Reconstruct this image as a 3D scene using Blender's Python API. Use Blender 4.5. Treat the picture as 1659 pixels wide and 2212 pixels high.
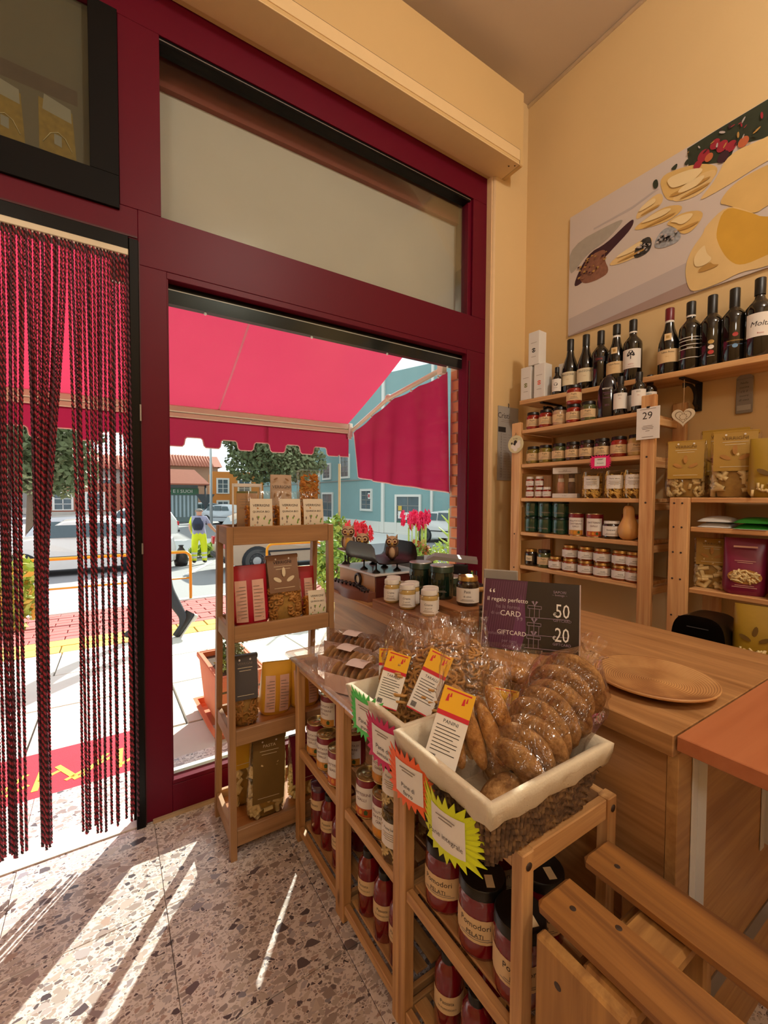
import bpy, math, random
from mathutils import Vector, Matrix
random.seed(7)
for o in list(bpy.data.objects): bpy.data.objects.remove(o)
SC = bpy.context.scene
COL = SC.collection
PI = math.pi

# ---------------------------------------------------------------- camera
CAM_H = 1.23
YAW, PITCH, ROLL = math.radians(32.673), math.radians(-1.918), math.radians(-0.298)
fwd = Vector((math.sin(YAW)*math.cos(PITCH), math.cos(YAW)*math.cos(PITCH), math.sin(PITCH)))
rgt = Vector((math.cos(YAW), -math.sin(YAW), 0)); dwn = fwd.cross(rgt)
r2 = rgt*math.cos(ROLL) + dwn*math.sin(ROLL); d2 = dwn*math.cos(ROLL) - rgt*math.sin(ROLL)
cd = bpy.data.cameras.new('camera'); cam = bpy.data.objects.new('camera', cd); COL.objects.link(cam)
cd.sensor_fit = 'HORIZONTAL'; cd.sensor_width = 36; cd.lens = 36*928.18/1659; cd.clip_start = .02; cd.clip_end = 300
cam.matrix_world = Matrix(((r2.x, -d2.x, -fwd.x, 0), (r2.y, -d2.y, -fwd.y, 0), (r2.z, -d2.z, -fwd.z, CAM_H), (0, 0, 0, 1)))
SC.camera = cam

# ---------------------------------------------------------------- world, sun, lamps, exposure
w = bpy.data.worlds.new('sky'); SC.world = w; w.use_nodes = True
bg = w.node_tree.nodes['Background']; bg.inputs[0].default_value = (.90, .95, 1, 1); bg.inputs[1].default_value = 1.5
def light(name, kind, loc, energy, color, rot=None, **kw):
    l = bpy.data.lights.new(name, kind); l.energy = energy; l.color = color
    for k, v in kw.items(): setattr(l, k, v)
    o = bpy.data.objects.new(name, l); COL.objects.link(o); o.location = loc
    if rot is not None: o.rotation_euler = rot
    return o
sun = light('sun', 'SUN', (6, 8, 8), 13.0, (1, .93, .82), angle=math.radians(.6))
sun.rotation_euler = Vector((-.535, -.69, -.49)).to_track_quat('-Z', 'Y').to_euler()
light('pendant_lamp_light', 'POINT', (1.05, -.75, 3.40), 72, (1, .925, .81), shadow_soft_size=.12)
light('added_fill_light_back', 'POINT', (-.9, -1.3, 2.85), 42, (1, .925, .81), shadow_soft_size=.24)  # fill light added behind the camera to brighten room and ceiling, no lamp seen
vs = SC.view_settings
vs.view_transform = 'Standard'; vs.look = 'None'; vs.exposure = 0.0; vs.gamma = 1.0; vs.use_curve_mapping = False
SC.cycles.transparent_max_bounces = 32; SC.cycles.max_bounces = 10

# ---------------------------------------------------------------- materials
def lin(c):
    if isinstance(c, str): c = tuple(int(c[i:i+2], 16)/255 for i in (0, 2, 4))
    return tuple((x/12.92 if x <= .04045 else ((x+.055)/1.055)**2.4) for x in c[:3]) + (1,)
MATS = {}
def nt(name):
    m = bpy.data.materials.new(name); m.use_nodes = True; t = m.node_tree
    b = t.nodes['Principled BSDF']; return m, t, b
def nd(t, kind, **kw):
    n = t.nodes.new(kind)
    for k, v in kw.items():
        if k.startswith('i_'):
            key = k[2:]; n.inputs[int(key) if key.isdigit() else key.replace('_', ' ')].default_value = v
        else: setattr(n, k, v)
    return n
def ramp(t, fac, stops):
    r = nd(t, 'ShaderNodeValToRGB'); t.links.new(fac, r.inputs[0]); e = r.color_ramp.elements
    while len(e) < len(stops): e.new(.5)
    for el, (p, c) in zip(e, stops): el.position = p; el.color = lin(c) if not isinstance(c, float) else (c, c, c, 1)
    return r.outputs[0]
def mixc(t, fac, a, b, mode='MIX'):
    n = nd(t, 'ShaderNodeMix', data_type='RGBA', blend_type=mode)
    for s, v in ((n.inputs[0], fac), (n.inputs[6], a), (n.inputs[7], b)):
        if hasattr(v, 'is_output'): t.links.new(v, s)
        else: s.default_value = v
    return n.outputs[2]
def mt(t, op, a, b=None, clamp=False):
    n = nd(t, 'ShaderNodeMath', operation=op, use_clamp=clamp)
    for s, v in zip(n.inputs, (a, b)):
        if v is None: continue
        if hasattr(v, 'is_output'): t.links.new(v, s)
        else: s.default_value = v
    return n.outputs[0]
def bumpn(t, b, h, strength, dist=.01):
    n = nd(t, 'ShaderNodeBump', i_Strength=strength, i_Distance=dist); t.links.new(h, n.inputs['Height'])
    t.links.new(n.outputs[0], b.inputs['Normal'])
def objco(t, scale=(1, 1, 1), jit=True, world=False):
    if world: src = nd(t, 'ShaderNodeNewGeometry').outputs['Position']
    else:
        src = nd(t, 'ShaderNodeTexCoord').outputs['Object']
        if jit:
            oi = nd(t, 'ShaderNodeObjectInfo'); v = nd(t, 'ShaderNodeVectorMath', operation='SCALE'); v.inputs[0].default_value = (7, 5, 3)
            t.links.new(oi.outputs['Random'], v.inputs['Scale']); a = nd(t, 'ShaderNodeVectorMath', operation='ADD')
            t.links.new(src, a.inputs[0]); t.links.new(v.outputs[0], a.inputs[1]); src = a.outputs[0]
    mp = nd(t, 'ShaderNodeMapping'); mp.inputs['Scale'].default_value = scale; t.links.new(src, mp.inputs[0]); return mp.outputs[0]
def noise(t, co, scale, detail=3, dist=0, rough=.5):
    n = nd(t, 'ShaderNodeTexNoise', i_Scale=scale, i_Detail=detail, i_Distortion=dist, i_Roughness=rough); t.links.new(co, n.inputs['Vector']); return n.outputs['Fac']
def mat(name, col, rough=.5, metal=0., var=.10, vscale=18, bump=0., bscale=60, spec=.5, coat=0., emit=0., sub=0., world=False):
    if name in MATS: return MATS[name]
    m, t, b = nt(name); c = lin(col); co = objco(t, world=world)
    f = noise(t, co, vscale, 4)
    c1 = tuple(x*(1-var) for x in c[:3]) + (1,); c2 = tuple(min(1, x*(1+var)) for x in c[:3]) + (1,)
    t.links.new(mixc(t, f, c1, c2), b.inputs['Base Color'])
    b.inputs['Roughness'].default_value = rough; b.inputs['Metallic'].default_value = metal
    b.inputs['Specular IOR Level'].default_value = spec; b.inputs['Coat Weight'].default_value = coat; b.inputs['Coat Roughness'].default_value = .08
    if bump: bumpn(t, b, noise(t, co, bscale, 3), bump, .004)
    if emit: b.inputs['Emission Color'].default_value = c; b.inputs['Emission Strength'].default_value = emit
    MATS[name] = m; return m
def wood(name, c1, c2, axis=2, rough=.5, scale=1., knots=True, dark='5a3418', coat=0.):
    if name in MATS: return MATS[name]
    m, t, b = nt(name); s = [26*scale]*3; s[axis] = 1.6*scale
    co = objco(t, tuple(s)); n1 = noise(t, co, 1., 5, .9, .6)
    co2 = objco(t, tuple(3*x for x in s)); n2 = noise(t, co2, 1., 3)
    f = mt(t, 'ADD', mt(t, 'MULTIPLY', n1, .8), mt(t, 'MULTIPLY', n2, .25))
    c = ramp(t, f, [(.34, c1), (.66, c2)])
    if knots:
        k = [9*scale]*3; k[axis] = 4.2*scale; co3 = objco(t, tuple(k))
        v = nd(t, 'ShaderNodeTexVoronoi', i_Scale=1.); t.links.new(co3, v.inputs['Vector'])
        kf = ramp(t, v.outputs['Distance'], [(.06, .8), (.14, 0.)]); c = mixc(t, kf, c, lin(dark))
    t.links.new(c, b.inputs['Base Color']); b.inputs['Roughness'].default_value = rough; b.inputs['Coat Weight'].default_value = coat
    bumpn(t, b, f, .15, .002); MATS[name] = m; return m
def film(name, tint='ffffff', amount=.10, wrinkle=.5, wscale=26, rough=.08, haze=0.):
    if name in MATS: return MATS[name]
    m, t, b = nt(name); t.nodes.remove(b); out = t.nodes['Material Output']
    tr = nd(t, 'ShaderNodeBsdfTransparent'); tr.inputs[0].default_value = lin(tint)
    gl = nd(t, 'ShaderNodeBsdfGlossy', i_Roughness=rough); gl.inputs[0].default_value = (1, 1, 1, 1)
    lw = nd(t, 'ShaderNodeLayerWeight', i_Blend=.25); f = mt(t, 'ADD', mt(t, 'MULTIPLY', lw.outputs['Fresnel'], .42), amount, True)
    if wrinkle:
        co = objco(t, (1, 1, .45)); n = noise(t, co, wscale, 3, 2.2)
        bp = nd(t, 'ShaderNodeBump', i_Strength=wrinkle, i_Distance=.02); t.links.new(n, bp.inputs['Height'])
        t.links.new(bp.outputs[0], gl.inputs['Normal']); t.links.new(bp.outputs[0], lw.inputs['Normal'])
    mx = nd(t, 'ShaderNodeMixShader'); t.links.new(f, mx.inputs[0]); t.links.new(tr.outputs[0], mx.inputs[1]); t.links.new(gl.outputs[0], mx.inputs[2])
    last = mx.outputs[0]
    if haze:
        df = nd(t, 'ShaderNodeBsdfDiffuse'); df.inputs[0].default_value = (.85, .8, .78, 1)
        m2 = nd(t, 'ShaderNodeMixShader', i_0=haze); t.links.new(last, m2.inputs[1]); t.links.new(df.outputs[0], m2.inputs[2]); last = m2.outputs[0]
    t.links.new(last, out.inputs[0]); MATS[name] = m; return m

# ---------------------------------------------------------------- mesh builder
TXT = {}
def text_geo(s, res=2):
    k = (s, res)
    if k not in TXT:
        c = bpy.data.curves.new('lettering', 'FONT'); c.body = s; c.size = 1; c.resolution_u = res; c.align_x = 'CENTER'; c.align_y = 'CENTER'
        o = bpy.data.objects.new('lettering', c); me = bpy.data.meshes.new_from_object(o)
        TXT[k] = ([tuple(v.co) for v in me.vertices], [tuple(p.vertices) for p in me.polygons])
        bpy.data.objects.remove(o); bpy.data.curves.remove(c); bpy.data.meshes.remove(me)
    return TXT[k]
def RX(a): return Matrix.Rotation(a, 4, 'X')
def RY(a): return Matrix.Rotation(a, 4, 'Y')
def RZ(a): return Matrix.Rotation(a, 4, 'Z')
def TR(x, y, z): return Matrix.Translation((x, y, z))
class MB:
    def __init__(s): s.v = []; s.f = []; s.m = []; s.s = []; s.T = None
    def add(s, vs, fs, mi=0, smooth=False):
        n = len(s.v); T = s.T
        s.v += [tuple(T @ Vector(p)) for p in vs] if T is not None else [tuple(p) for p in vs]
        s.f += [tuple(i+n for i in f) for f in fs]; s.m += [mi]*len(fs); s.s += [smooth]*len(fs); return s
    def bx(s, x0, x1, y0, y1, z0, z1, mi=0, ch=0.):
        if x0 > x1: x0, x1 = x1, x0
        if y0 > y1: y0, y1 = y1, y0
        if z0 > z1: z0, z1 = z1, z0
        if not ch:
            v = [(x, y, z) for x in (x0, x1) for y in (y0, y1) for z in (z0, z1)]
            return s.add(v, [(0, 1, 3, 2), (4, 6, 7, 5), (0, 4, 5, 1), (2, 3, 7, 6), (0, 2, 6, 4), (1, 5, 7, 3)], mi)
        ch = min(ch, (x1-x0)*.45, (y1-y0)*.45, (z1-z0)*.45)
        v = []; idx = {}
        for i in (0, 1):
            for j in (0, 1):
                for k in (0, 1):
                    c = ((x0, x1)[i], (y0, y1)[j], (z0, z1)[k]); sg = (1-2*i, 1-2*j, 1-2*k)
                    for a in range(3):
                        p = [c[q] + (0 if q == a else sg[q]*ch) for q in range(3)]; idx[i, j, k, a] = len(v); v.append(tuple(p))
        f = []
        for a in range(3):
            b, c = (a+1) % 3, (a+2) % 3
            for e in (0, 1):
                q = []
                for bb, cc in ((0, 0), (1, 0), (1, 1), (0, 1)):
                    t = [0, 0, 0]; t[a] = e; t[b] = bb; t[c] = cc; q.append(idx[t[0], t[1], t[2], a])
                f.append(tuple(q) if e else tuple(q[::-1]))
        for a in range(3):
            b, c = (a+1) % 3, (a+2) % 3
            for e in (0, 1):
                for g in (0, 1):
                    t0 = [0]*3; t1 = [0]*3; t0[b] = t1[b] = e; t0[c] = t1[c] = g; t0[a] = 0; t1[a] = 1
                    f.append((idx[(*t0, b)], idx[(*t1, b)], idx[(*t1, c)], idx[(*t0, c)]))
        for i in (0, 1):
            for j in (0, 1):
                for k in (0, 1): f.append((idx[i, j, k, 0], idx[i, j, k, 1], idx[i, j, k, 2]))
        return s.add(v, f, mi)
    def lathe(s, prof, seg=20, mi=0, smooth=True, a0=0., a1=2*PI):
        full = abs(a1-a0-2*PI) < 1e-6; n = seg if full else seg+1; v = []; f = []
        for r, z in prof:
            for i in range(n):
                a = a0+(a1-a0)*i/seg; v.append((r*math.cos(a), r*math.sin(a), z))
        for j in range(len(prof)-1):
            if prof[j] == prof[j+1]: continue
            for i in range(seg):
                k = (i+1) % n; f.append((j*n+i, j*n+k, (j+1)*n+k, (j+1)*n+i))
        return s.add(v, f, mi, smooth)
    def tube(s, pts, r, seg=8, mi=0, cap=True, smooth=True, flat=1.):
        P = [Vector(p) for p in pts]; n = len(P); R = r if isinstance(r, (list, tuple)) else [r]*n; v = []; f = []
        t = (P[1]-P[0]).normalized(); u = t.orthogonal().normalized()
        for i in range(n):
            t2 = ((P[min(i+1, n-1)]-P[max(i-1, 0)])).normalized()
            if t2.length > 0:
                u = (u - t2*u.dot(t2)); u = u.normalized() if u.length > 1e-6 else t2.orthogonal().normalized(); t = t2
            w_ = t.cross(u)
            for k in range(seg):
                a = 2*PI*k/seg; v.append(tuple(P[i]+(u*math.cos(a)+w_*math.sin(a)*flat)*R[i]))
        for i in range(n-1):
            for k in range(seg): f.append((i*seg+k, i*seg+(k+1) % seg, (i+1)*seg+(k+1) % seg, (i+1)*seg+k))
        if cap: f.append(tuple(range(seg))[::-1]); f.append(tuple(range((n-1)*seg, n*seg)))
        return s.add(v, f, mi, smooth)
    def prism(s, poly, z0, z1, mi=0, side=None):
        n = len(poly); v = [(x, y, z0) for x, y in poly]+[(x, y, z1) for x, y in poly]
        s.add(v, [tuple(range(n))[::-1], tuple(range(n, 2*n))], mi)
        return s.add(v, [(i, (i+1) % n, n+(i+1) % n, n+i) for i in range(n)], mi if side is None else side)
    def poly(s, pts, mi=0): return s.add(pts, [tuple(range(len(pts)))], mi)
    def sph(s, c, r, seg=12, rings=8, mi=0):
        if not isinstance(r, (list, tuple)): r = (r, r, r)
        v = [(c[0], c[1], c[2]-r[2])]; f = []
        for j in range(1, rings):
            b = -PI/2+PI*j/rings
            for i in range(seg):
                a = 2*PI*i/seg; v.append((c[0]+r[0]*math.cos(b)*math.cos(a), c[1]+r[1]*math.cos(b)*math.sin(a), c[2]+r[2]*math.sin(b)))
        v.append((c[0], c[1], c[2]+r[2])); L = len(v)-1
        for i in range(seg): f.append((0, 1+(i+1) % seg, 1+i)); f.append((L, L-seg+i, L-seg+(i+1) % seg))
        for j in range(rings-2):
            for i in range(seg): a = 1+j*seg; f.append((a+i, a+(i+1) % seg, a+seg+(i+1) % seg, a+seg+i))
        return s.add(v, f, mi, True)
    def grid(s, fn, nu, nv, mi=0, smooth=True, wrap=False):
        v = [fn(i/nu, j/nv) for j in range(nv+1) for i in range(nu+1)]; f = []
        for j in range(nv):
            for i in range(nu): a = j*(nu+1)+i; f.append((a, a+1, a+nu+2, a+nu+1))
        return s.add(v, f, mi, smooth)
    def text(s, st, cx, cz, size, mi=0, y=0., wrap=None, sx=1., res=2, shear=0., rot=0.):
        """letters in the local xz plane facing -y; wrap = radius bends them round the z axis"""
        vs, fs = text_geo(st, res); o = []
        cr, sr = math.cos(rot), math.sin(rot)
        for x, z, _ in vs:
            X = (x*sx+z*shear)*size; Z = z*size; X, Z = X*cr-Z*sr+cx, X*sr+Z*cr+cz
            if wrap: a = X/wrap; o.append((wrap*math.sin(a), -wrap*math.cos(a), Z))
            else: o.append((X, y, Z))
        return s.add(o, fs, mi)
    def arc(s, r, z0, z1, half, mi=0, seg=14, top=None):
        """patch of a cylinder wall facing -y, from -half to +half radians"""
        v = []
        for i in range(seg+1):
            a = -half+2*half*i/seg; v += [(r*math.sin(a), -r*math.cos(a), z0), (r*math.sin(a), -r*math.cos(a), z1)]
        return s.add(v, [(2*i, 2*i+2, 2*i+3, 2*i+1) for i in range(seg)], mi, True)
    def mesh(s, name, mats):
        me = bpy.data.meshes.new(name); me.from_pydata(s.v, [], s.f); me.validate(clean_customdata=False)
        if not isinstance(mats, (list, tuple)): mats = [mats]
        for m in mats: me.materials.append(m)
        if len(me.polygons) == len(s.f):
            me.polygons.foreach_set('material_index', s.m); me.polygons.foreach_set('use_smooth', s.s)
        me.update(); return me
    def build(s, name, mats, parent=None, **kw): return obj(name, s.mesh(name, mats), parent, **kw)
def obj(name, me, parent=None, **kw):
    o = bpy.data.objects.new(name, me); COL.objects.link(o)
    if parent is not None: o.parent = parent
    for k, v in kw.items(): o[k] = v
    return o
def thing(name, label, cat, loc=(0, 0, 0), rz=0., group=None, tilt=None):
    o = bpy.data.objects.new(name, None); COL.objects.link(o); o.empty_display_size = .05
    o.location = loc; o.rotation_euler = (tilt[0], tilt[1], rz) if tilt else (0, 0, rz)
    o['label'] = label; o['category'] = cat
    if group: o['group'] = group
    return o
def tag(o, label, cat, group=None):
    o['label'] = label; o['category'] = cat
    if group: o['group'] = group
    return o
def struct(name, loc=(0, 0, 0)):
    o = bpy.data.objects.new(name, None); COL.objects.link(o); o.location = loc; o['kind'] = 'structure'; return o
PROTO = {}
def put(kind, name, label, cat, loc, rz=0., group=None, tilt=None, scale=1.):
    """place one more of a kind: a fresh Empty with copies of the parts (shared mesh data)"""
    t = thing(name, label, cat, loc, rz, group, tilt)
    if scale != 1.: t.scale = (scale,)*3 if not isinstance(scale, (tuple, list)) else scale
    made = []
    for pn, me, par, kw in PROTO[kind]:
        made.append(obj(pn, me, t if par is None else made[par], **kw))
    return t
def proto(kind, parts): PROTO[kind] = [(p[0], p[1], p[2] if len(p) > 2 else None, p[3] if len(p) > 3 else {}) for p in parts]
ORD = ['first', 'second', 'third', 'fourth', 'fifth', 'sixth', 'seventh', 'eighth', 'ninth', 'tenth', 'eleventh', 'twelfth']
U = random.uniform
# ================================================================ the setting
# ---- room shell
def terrazzo():
    m, t, b = nt('terrazzo'); co = objco(t, world=True)
    wob = nd(t, 'ShaderNodeTexNoise', i_Scale=30., i_Detail=2); t.links.new(co, wob.inputs['Vector'])
    av = nd(t, 'ShaderNodeVectorMath', operation='SCALE'); t.links.new(wob.outputs['Color'], av.inputs[0]); av.inputs['Scale'].default_value = .006
    ad = nd(t, 'ShaderNodeVectorMath', operation='ADD'); t.links.new(co, ad.inputs[0]); t.links.new(av.outputs[0], ad.inputs[1])
    col = None
    base = mixc(t, noise(t, co, 90, 3), lin('e6deda'), lin('d2c6c0')); col = base
    for sc, thr, edge, seed in ((105, .34, .10, 3.1), (52, .44, .11, 0.), (31, .68, .09, 9.7)):
        mp = nd(t, 'ShaderNodeMapping'); mp.inputs['Location'].default_value = (seed, seed*.7, 0); mp.inputs['Rotation'].default_value = (0, 0, seed)
        mp.inputs['Scale'].default_value = (1., 1.45, 0); t.links.new(ad.outputs[0], mp.inputs[0])
        v1 = nd(t, 'ShaderNodeTexVoronoi', i_Scale=sc, feature='F1'); v2 = nd(t, 'ShaderNodeTexVoronoi', i_Scale=sc, feature='DISTANCE_TO_EDGE')
        for v in (v1, v2): t.links.new(mp.outputs[0], v.inputs['Vector'])
        sp = nd(t, 'ShaderNodeSeparateColor'); t.links.new(v1.outputs['Color'], sp.inputs[0])
        chip = ramp(t, sp.outputs[1], [(0., '4e464a'), (.07, '6a5f62'), (.16, '9a8c86'), (.34, 'bcaea6'), (.52, 'b2aaae'), (.7, 'cabdb2'), (.84, '948a88'), (.95, 'b49c90'), (1., '8c8a94')])
        on = mt(t, 'MULTIPLY', mt(t, 'GREATER_THAN', sp.outputs[0], thr), mt(t, 'GREATER_THAN', v2.outputs['Distance'], edge))
        col = mixc(t, on, col, chip)
    t.links.new(col, b.inputs['Base Color']); b.inputs['Roughness'].default_value = .24
    b.inputs['Specular IOR Level'].default_value = .5; MATS['terrazzo'] = m; return m
terrazzo()
mat('grout', '7d7068', .8); mat('wall_paint', 'dcbd8a', .85, var=.05, vscale=3, bump=.06, bscale=220, spec=.2, world=True)
mat('ceiling_paint', 'd8cabb', .9, var=.04, vscale=3, bump=.05, bscale=200, spec=.2, world=True)
mat('reveal_paint', 'e6c497', .8, var=.05); mat('red_frame', '600420', .42, var=.06, vscale=6, spec=.22)
mat('black_frame', '0c0a09', .55, var=.15, spec=.15); mat('black_gloss', '080707', .3, spec=.2); mat('dark_red', '46060f', .5)
mat('box_paint', 'd6b47c', .7, var=.04, vscale=4, bump=.03, bscale=150); mat('shadow_gap', '4a341c', .9)
mat('cream_metal', 'd8cbb2', .4, var=.05); mat('white_metal', 'dcdad6', .35, var=.05); mat('grey_metal', '9a9894', .35, .7)
film('window_glass', 'f3f8f6', .001, 0); 
XR, YF = 2.125, 1.80
floor = struct('floor')
MB().bx(-2.4, XR, -2.4, YF+.08, -.06, -.004).build('floor_bed', MATS['grout'], floor)
tm = MB().bx(0, .3985, 0, .3985, -.02, 0, ch=.0012).mesh('terrazzo_tile', MATS['terrazzo'])
for i in range(12):
    for j in range(11):
        x = .13-.4*7+.4*i; y = 1.4015-.4*9+.4*j
        if x < -2.45 or x > XR-.02: continue
        o = obj('terrazzo_tile', tm, floor); o.location = (x, y, 0)
        if x+.4 > XR: o.scale.x = (XR-x)/.4
wl = struct('wall_right'); MB().bx(XR, XR+.2, -2.6, 2.05, -.1, 3.75).build('plaster', MATS['wall_paint'], wl)
wb = struct('wall_back'); MB().bx(-2.6, XR+.2, -2.6, -2.4, -.1, 3.75).build('plaster', MATS['wall_paint'], wb)
wk = struct('wall_left'); MB().bx(-2.6, -2.4, -2.6, 2.05, -.1, 3.75).build('plaster', MATS['wall_paint'], wk)
ce = struct('ceiling'); MB().bx(-2.6, XR+.2, -2.6, 2.05, 3.55, 3.75).build('slab', MATS['ceiling_paint'], ce)
b_ = MB(); b_.tube([(XR-.002, -2.4, 3.543), (XR-.002, 1.75, 3.543)], .011, 8); b_.build('corner_bead', mat('bead_paint', 'efe2d6', .9), ce)
wf = struct('wall_front')
MB().bx(1.862, XR+.01, 1.752, 2.02, -.1, 3.56).build('plaster', MATS['wall_paint'], wf)
b_ = MB(); b_.tube([(1.862, 1.766, 0), (1.862, 1.766, 3.06)], .0145, 10); b_.bx(1.842, 1.864, 1.765, 1.82, 0, 3.06); b_.build('corner_reveal', MATS['reveal_paint'], wf)
MB().bx(-2.5, 1.88, 1.80, 2.02, 3.05, 3.56).build('lintel', MATS['wall_paint'], wf)
MB().bx(-2.5, -1.02, 1.80, 2.02, -.1, 3.06).build('plaster', MATS['wall_paint'], wf)
# ---- roller shutter box above the shop front
sb = struct('trim_1')
MB().bx(-2.4, 1.935, 1.625, 1.80, 3.042, 3.432, ch=.004).build('shutter_box', MATS['box_paint'], sb)
m_ = MB(); m_.bx(-2.4, 1.905, 1.6215, 1.6262, 3.062, 3.118, ch=.0012); m_.bx(-2.4, 1.905, 1.6215, 1.775, 3.0385, 3.0435, ch=.0012); m_.build('inspection_panel', mat('box_paint_lit', 'e6c896', .7, var=.04), sb)  # paler than the box: light from below put into the underside colour
m_ = MB(); m_.bx(-2.4, 1.907, 1.6240, 1.6256, 3.118, 3.1215); m_.bx(1.905, 1.9075, 1.6240, 1.79, 3.0405, 3.1215); m_.build('panel_gap', MATS['shadow_gap'], sb)
m_ = MB()
for x in (1.86, 1.885):
    m_.T = TR(x, 1.66 if x < 1.87 else 1.64, 3.037) @ RX(PI); m_.lathe([(.004, 0), (.004, .001), (0, .002)], 8)
m_.build('screw', MATS['shadow_gap'], sb)

# ---- shop front: red aluminium frame
def frame_bar(o, name, x0, x1, z0, z1, y0=1.80, y1=1.87, m='red_frame', ch=.0012): return MB().bx(x0, x1, y0, y1, z0, z1, ch=ch).build(name, MATS[m], o)
w1 = struct('window_1')
frame_bar(w1, 'mullion', .102, .193, .004, 2.0615); frame_bar(w1, 'mullion_edge', .166, .1985, .125, 2.06, 1.806, 1.86)
frame_bar(w1, 'stile', 1.702, 1.842, .0, 2.0615); frame_bar(w1, 'stile_edge', 1.712, 1.722, .10, 2.0, 1.794, 1.80, 'dark_red', .001)
frame_bar(w1, 'bottom_rail', .1935, 1.7015, .012, .118); frame_bar(w1, 'sill_bead', .193, 1.702, .118, .134, 1.803, 1.858)
frame_bar(w1, 'top_rail', .102, 1.842, 2.062, 2.254); frame_bar(w1, 'top_bead', .193, 1.702, 2.038, 2.064, 1.803, 1.86)
MB().bx(.19, 1.71, 1.838, 1.842, .12, 2.06).build('pane', MATS['window_glass'], w1)
MB().bx(.19, 1.712, 1.843, 1.872, 1.965, 2.045).build('blind_box', MATS['black_gloss'], w1)
MB().bx(.2, 1.70, 1.8415, 1.8432, 2.016, 2.0195).build('blind_edge', MATS['white_metal'], w1)
MB().bx(.193, 1.705, 1.846, 1.868, .130, .146).build('glazing_seal', MATS['white_metal'], w1)
hk = MB(); hk.sph((0, 0, 0), .006, 8, 6); hk.tube([(0, .002, .004), (0, .004, .016)], .0018, 6); hm = hk.mesh('hook', MATS['white_metal'])
for x in (.335, .79, 1.20, 1.60):
    o = obj('hook', hm, w1); o.location = (x, 1.849, 1.958)
MB().bx(.125, 1.80, 1.788, 1.802, -.002, .012).build('floor_seal', mat('seal', 'b79c7a', .7), w1)
w2 = struct('window_2')
frame_bar(w2, 'mullion', .0475, .177, 2.2545, 2.8995); frame_bar(w2, 'stile', 1.7375, 1.842, 2.2545, 2.8995); frame_bar(w2, 'stile_edge', 1.712, 1.737, 2.254, 2.90, 1.815, 1.865)
frame_bar(w2, 'top_rail', -1.02, 1.842, 2.90, 3.05); frame_bar(w2, 'rail_groove', .177, 1.72, 2.878, 2.905, 1.806, 1.86, 'black_gloss'); frame_bar(w2, 'rail_lip', .177, 1.72, 2.886, 2.889, 1.803, 1.81, 'grey_metal', 0)
MB().bx(.17, 1.74, 1.838, 1.842, 2.25, 2.91).build('pane', MATS['window_glass'], w2)
MB().bx(.02, 1.748, 1.955, 1.975, 2.05, 2.99).build('fascia_board', mat('fascia', 'd2c2b8', .8, var=.06, vscale=5), w2)
MB().bx(.02, 1.748, 1.93, 1.955, 2.83, 2.99).build('fascia_header', mat('fascia_red', '8c4030', .7), w2)
d1 = struct('door_1')
frame_bar(d1, 'jamb', .072, .102, .0, 2.14, 1.785, 1.865, 'black_gloss', .002); frame_bar(d1, 'jamb_liner', .064, .073, .03, 2.10, 1.80, 1.86, 'black_frame', .001)
frame_bar(d1, 'head', -1.02, .0715, 2.085, 2.145, 1.785, 1.865, 'black_gloss', .002); frame_bar(d1, 'head_rail', -1.02, .1015, 2.1455, 2.2535)
frame_bar(d1, 'head_lip', -1.02, .10, 2.150, 2.156, 1.796, 1.80, 'dark_red', 0)
frame_bar(d1, 'jamb', -1.02, -.95, 0, 2.14, 1.785, 1.865, 'black_gloss', .002)
frame_bar(d1, 'post', .10, .106, .0, 2.14, 1.797, 1.80, 'dark_red', 0)
frame_bar(d1, 'latch', .0985, .1045, 1.50, 1.56, 1.778, 1.786, 'grey_metal', .001); frame_bar(d1, 'latch', .0985, .1045, 1.02, 1.06, 1.778, 1.786, 'grey_metal', .001)
MB().bx(-1.0, .10, 1.80, 1.93, -.06, .004).build('threshold', mat('threshold_stone', 'd8d2c8', .6, var=.08), d1)
w3 = struct('window_3')   # black framed light over the door
frame_bar(w3, 'bottom_rail', -1.02, .047, 2.232, 2.342, 1.788, 1.86, 'black_frame'); frame_bar(w3, 'stile', -.037, .047, 2.342, 2.90, 1.788, 1.86, 'black_frame')
# ---- brick pier outside, at the right of the window
wo = struct('wall_outside')
MB().bx(1.803, 2.3, 1.872, 2.05, -.4, 2.075).build('mortar', mat('mortar', 'b9a58e', .9), wo)
MB().bx(1.795, 2.3, 1.872, 2.05, 2.075, 2.60).build('render_coat', mat('render_grey', '8d8878', .85, var=.15, vscale=9), wo)
MB().bx(1.803, 2.3, 1.872, 2.05, 2.60, 3.05).build('mortar', MATS['mortar'], wo)
mat('brick', 'c98055', .8, var=.22, vscale=14, bump=.2, bscale=90)
bm_ = MB().bx(0, .03, 0, .148, 0, .054, ch=.003).mesh('brick', MATS['brick'])
bm2 = MB().bx(0, .03, 0, .095, 0, .054, ch=.003).mesh('brick', MATS['brick'])
for r in range(40):
    z = .02+r*.0645
    if 2.01 < z < 2.6: continue
    y = 1.876
    for q, me in enumerate((bm_,) if r % 2 else (bm2,)):
        o = obj('brick', me, wo); o.location = (1.793+U(-.002, .002), y, z); y += .158 if r % 2 else .105
    if r % 2 == 0:
        o = obj('brick', bm2, wo); o.location = (1.793+U(-.002, .002), 1.981, z); o.scale.y = .6
o_ = MB().bx(-3, 1.80, 2.02, 2.06, 2.42, 3.6); o_.build('facade', MATS['render_grey'], wo)

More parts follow.
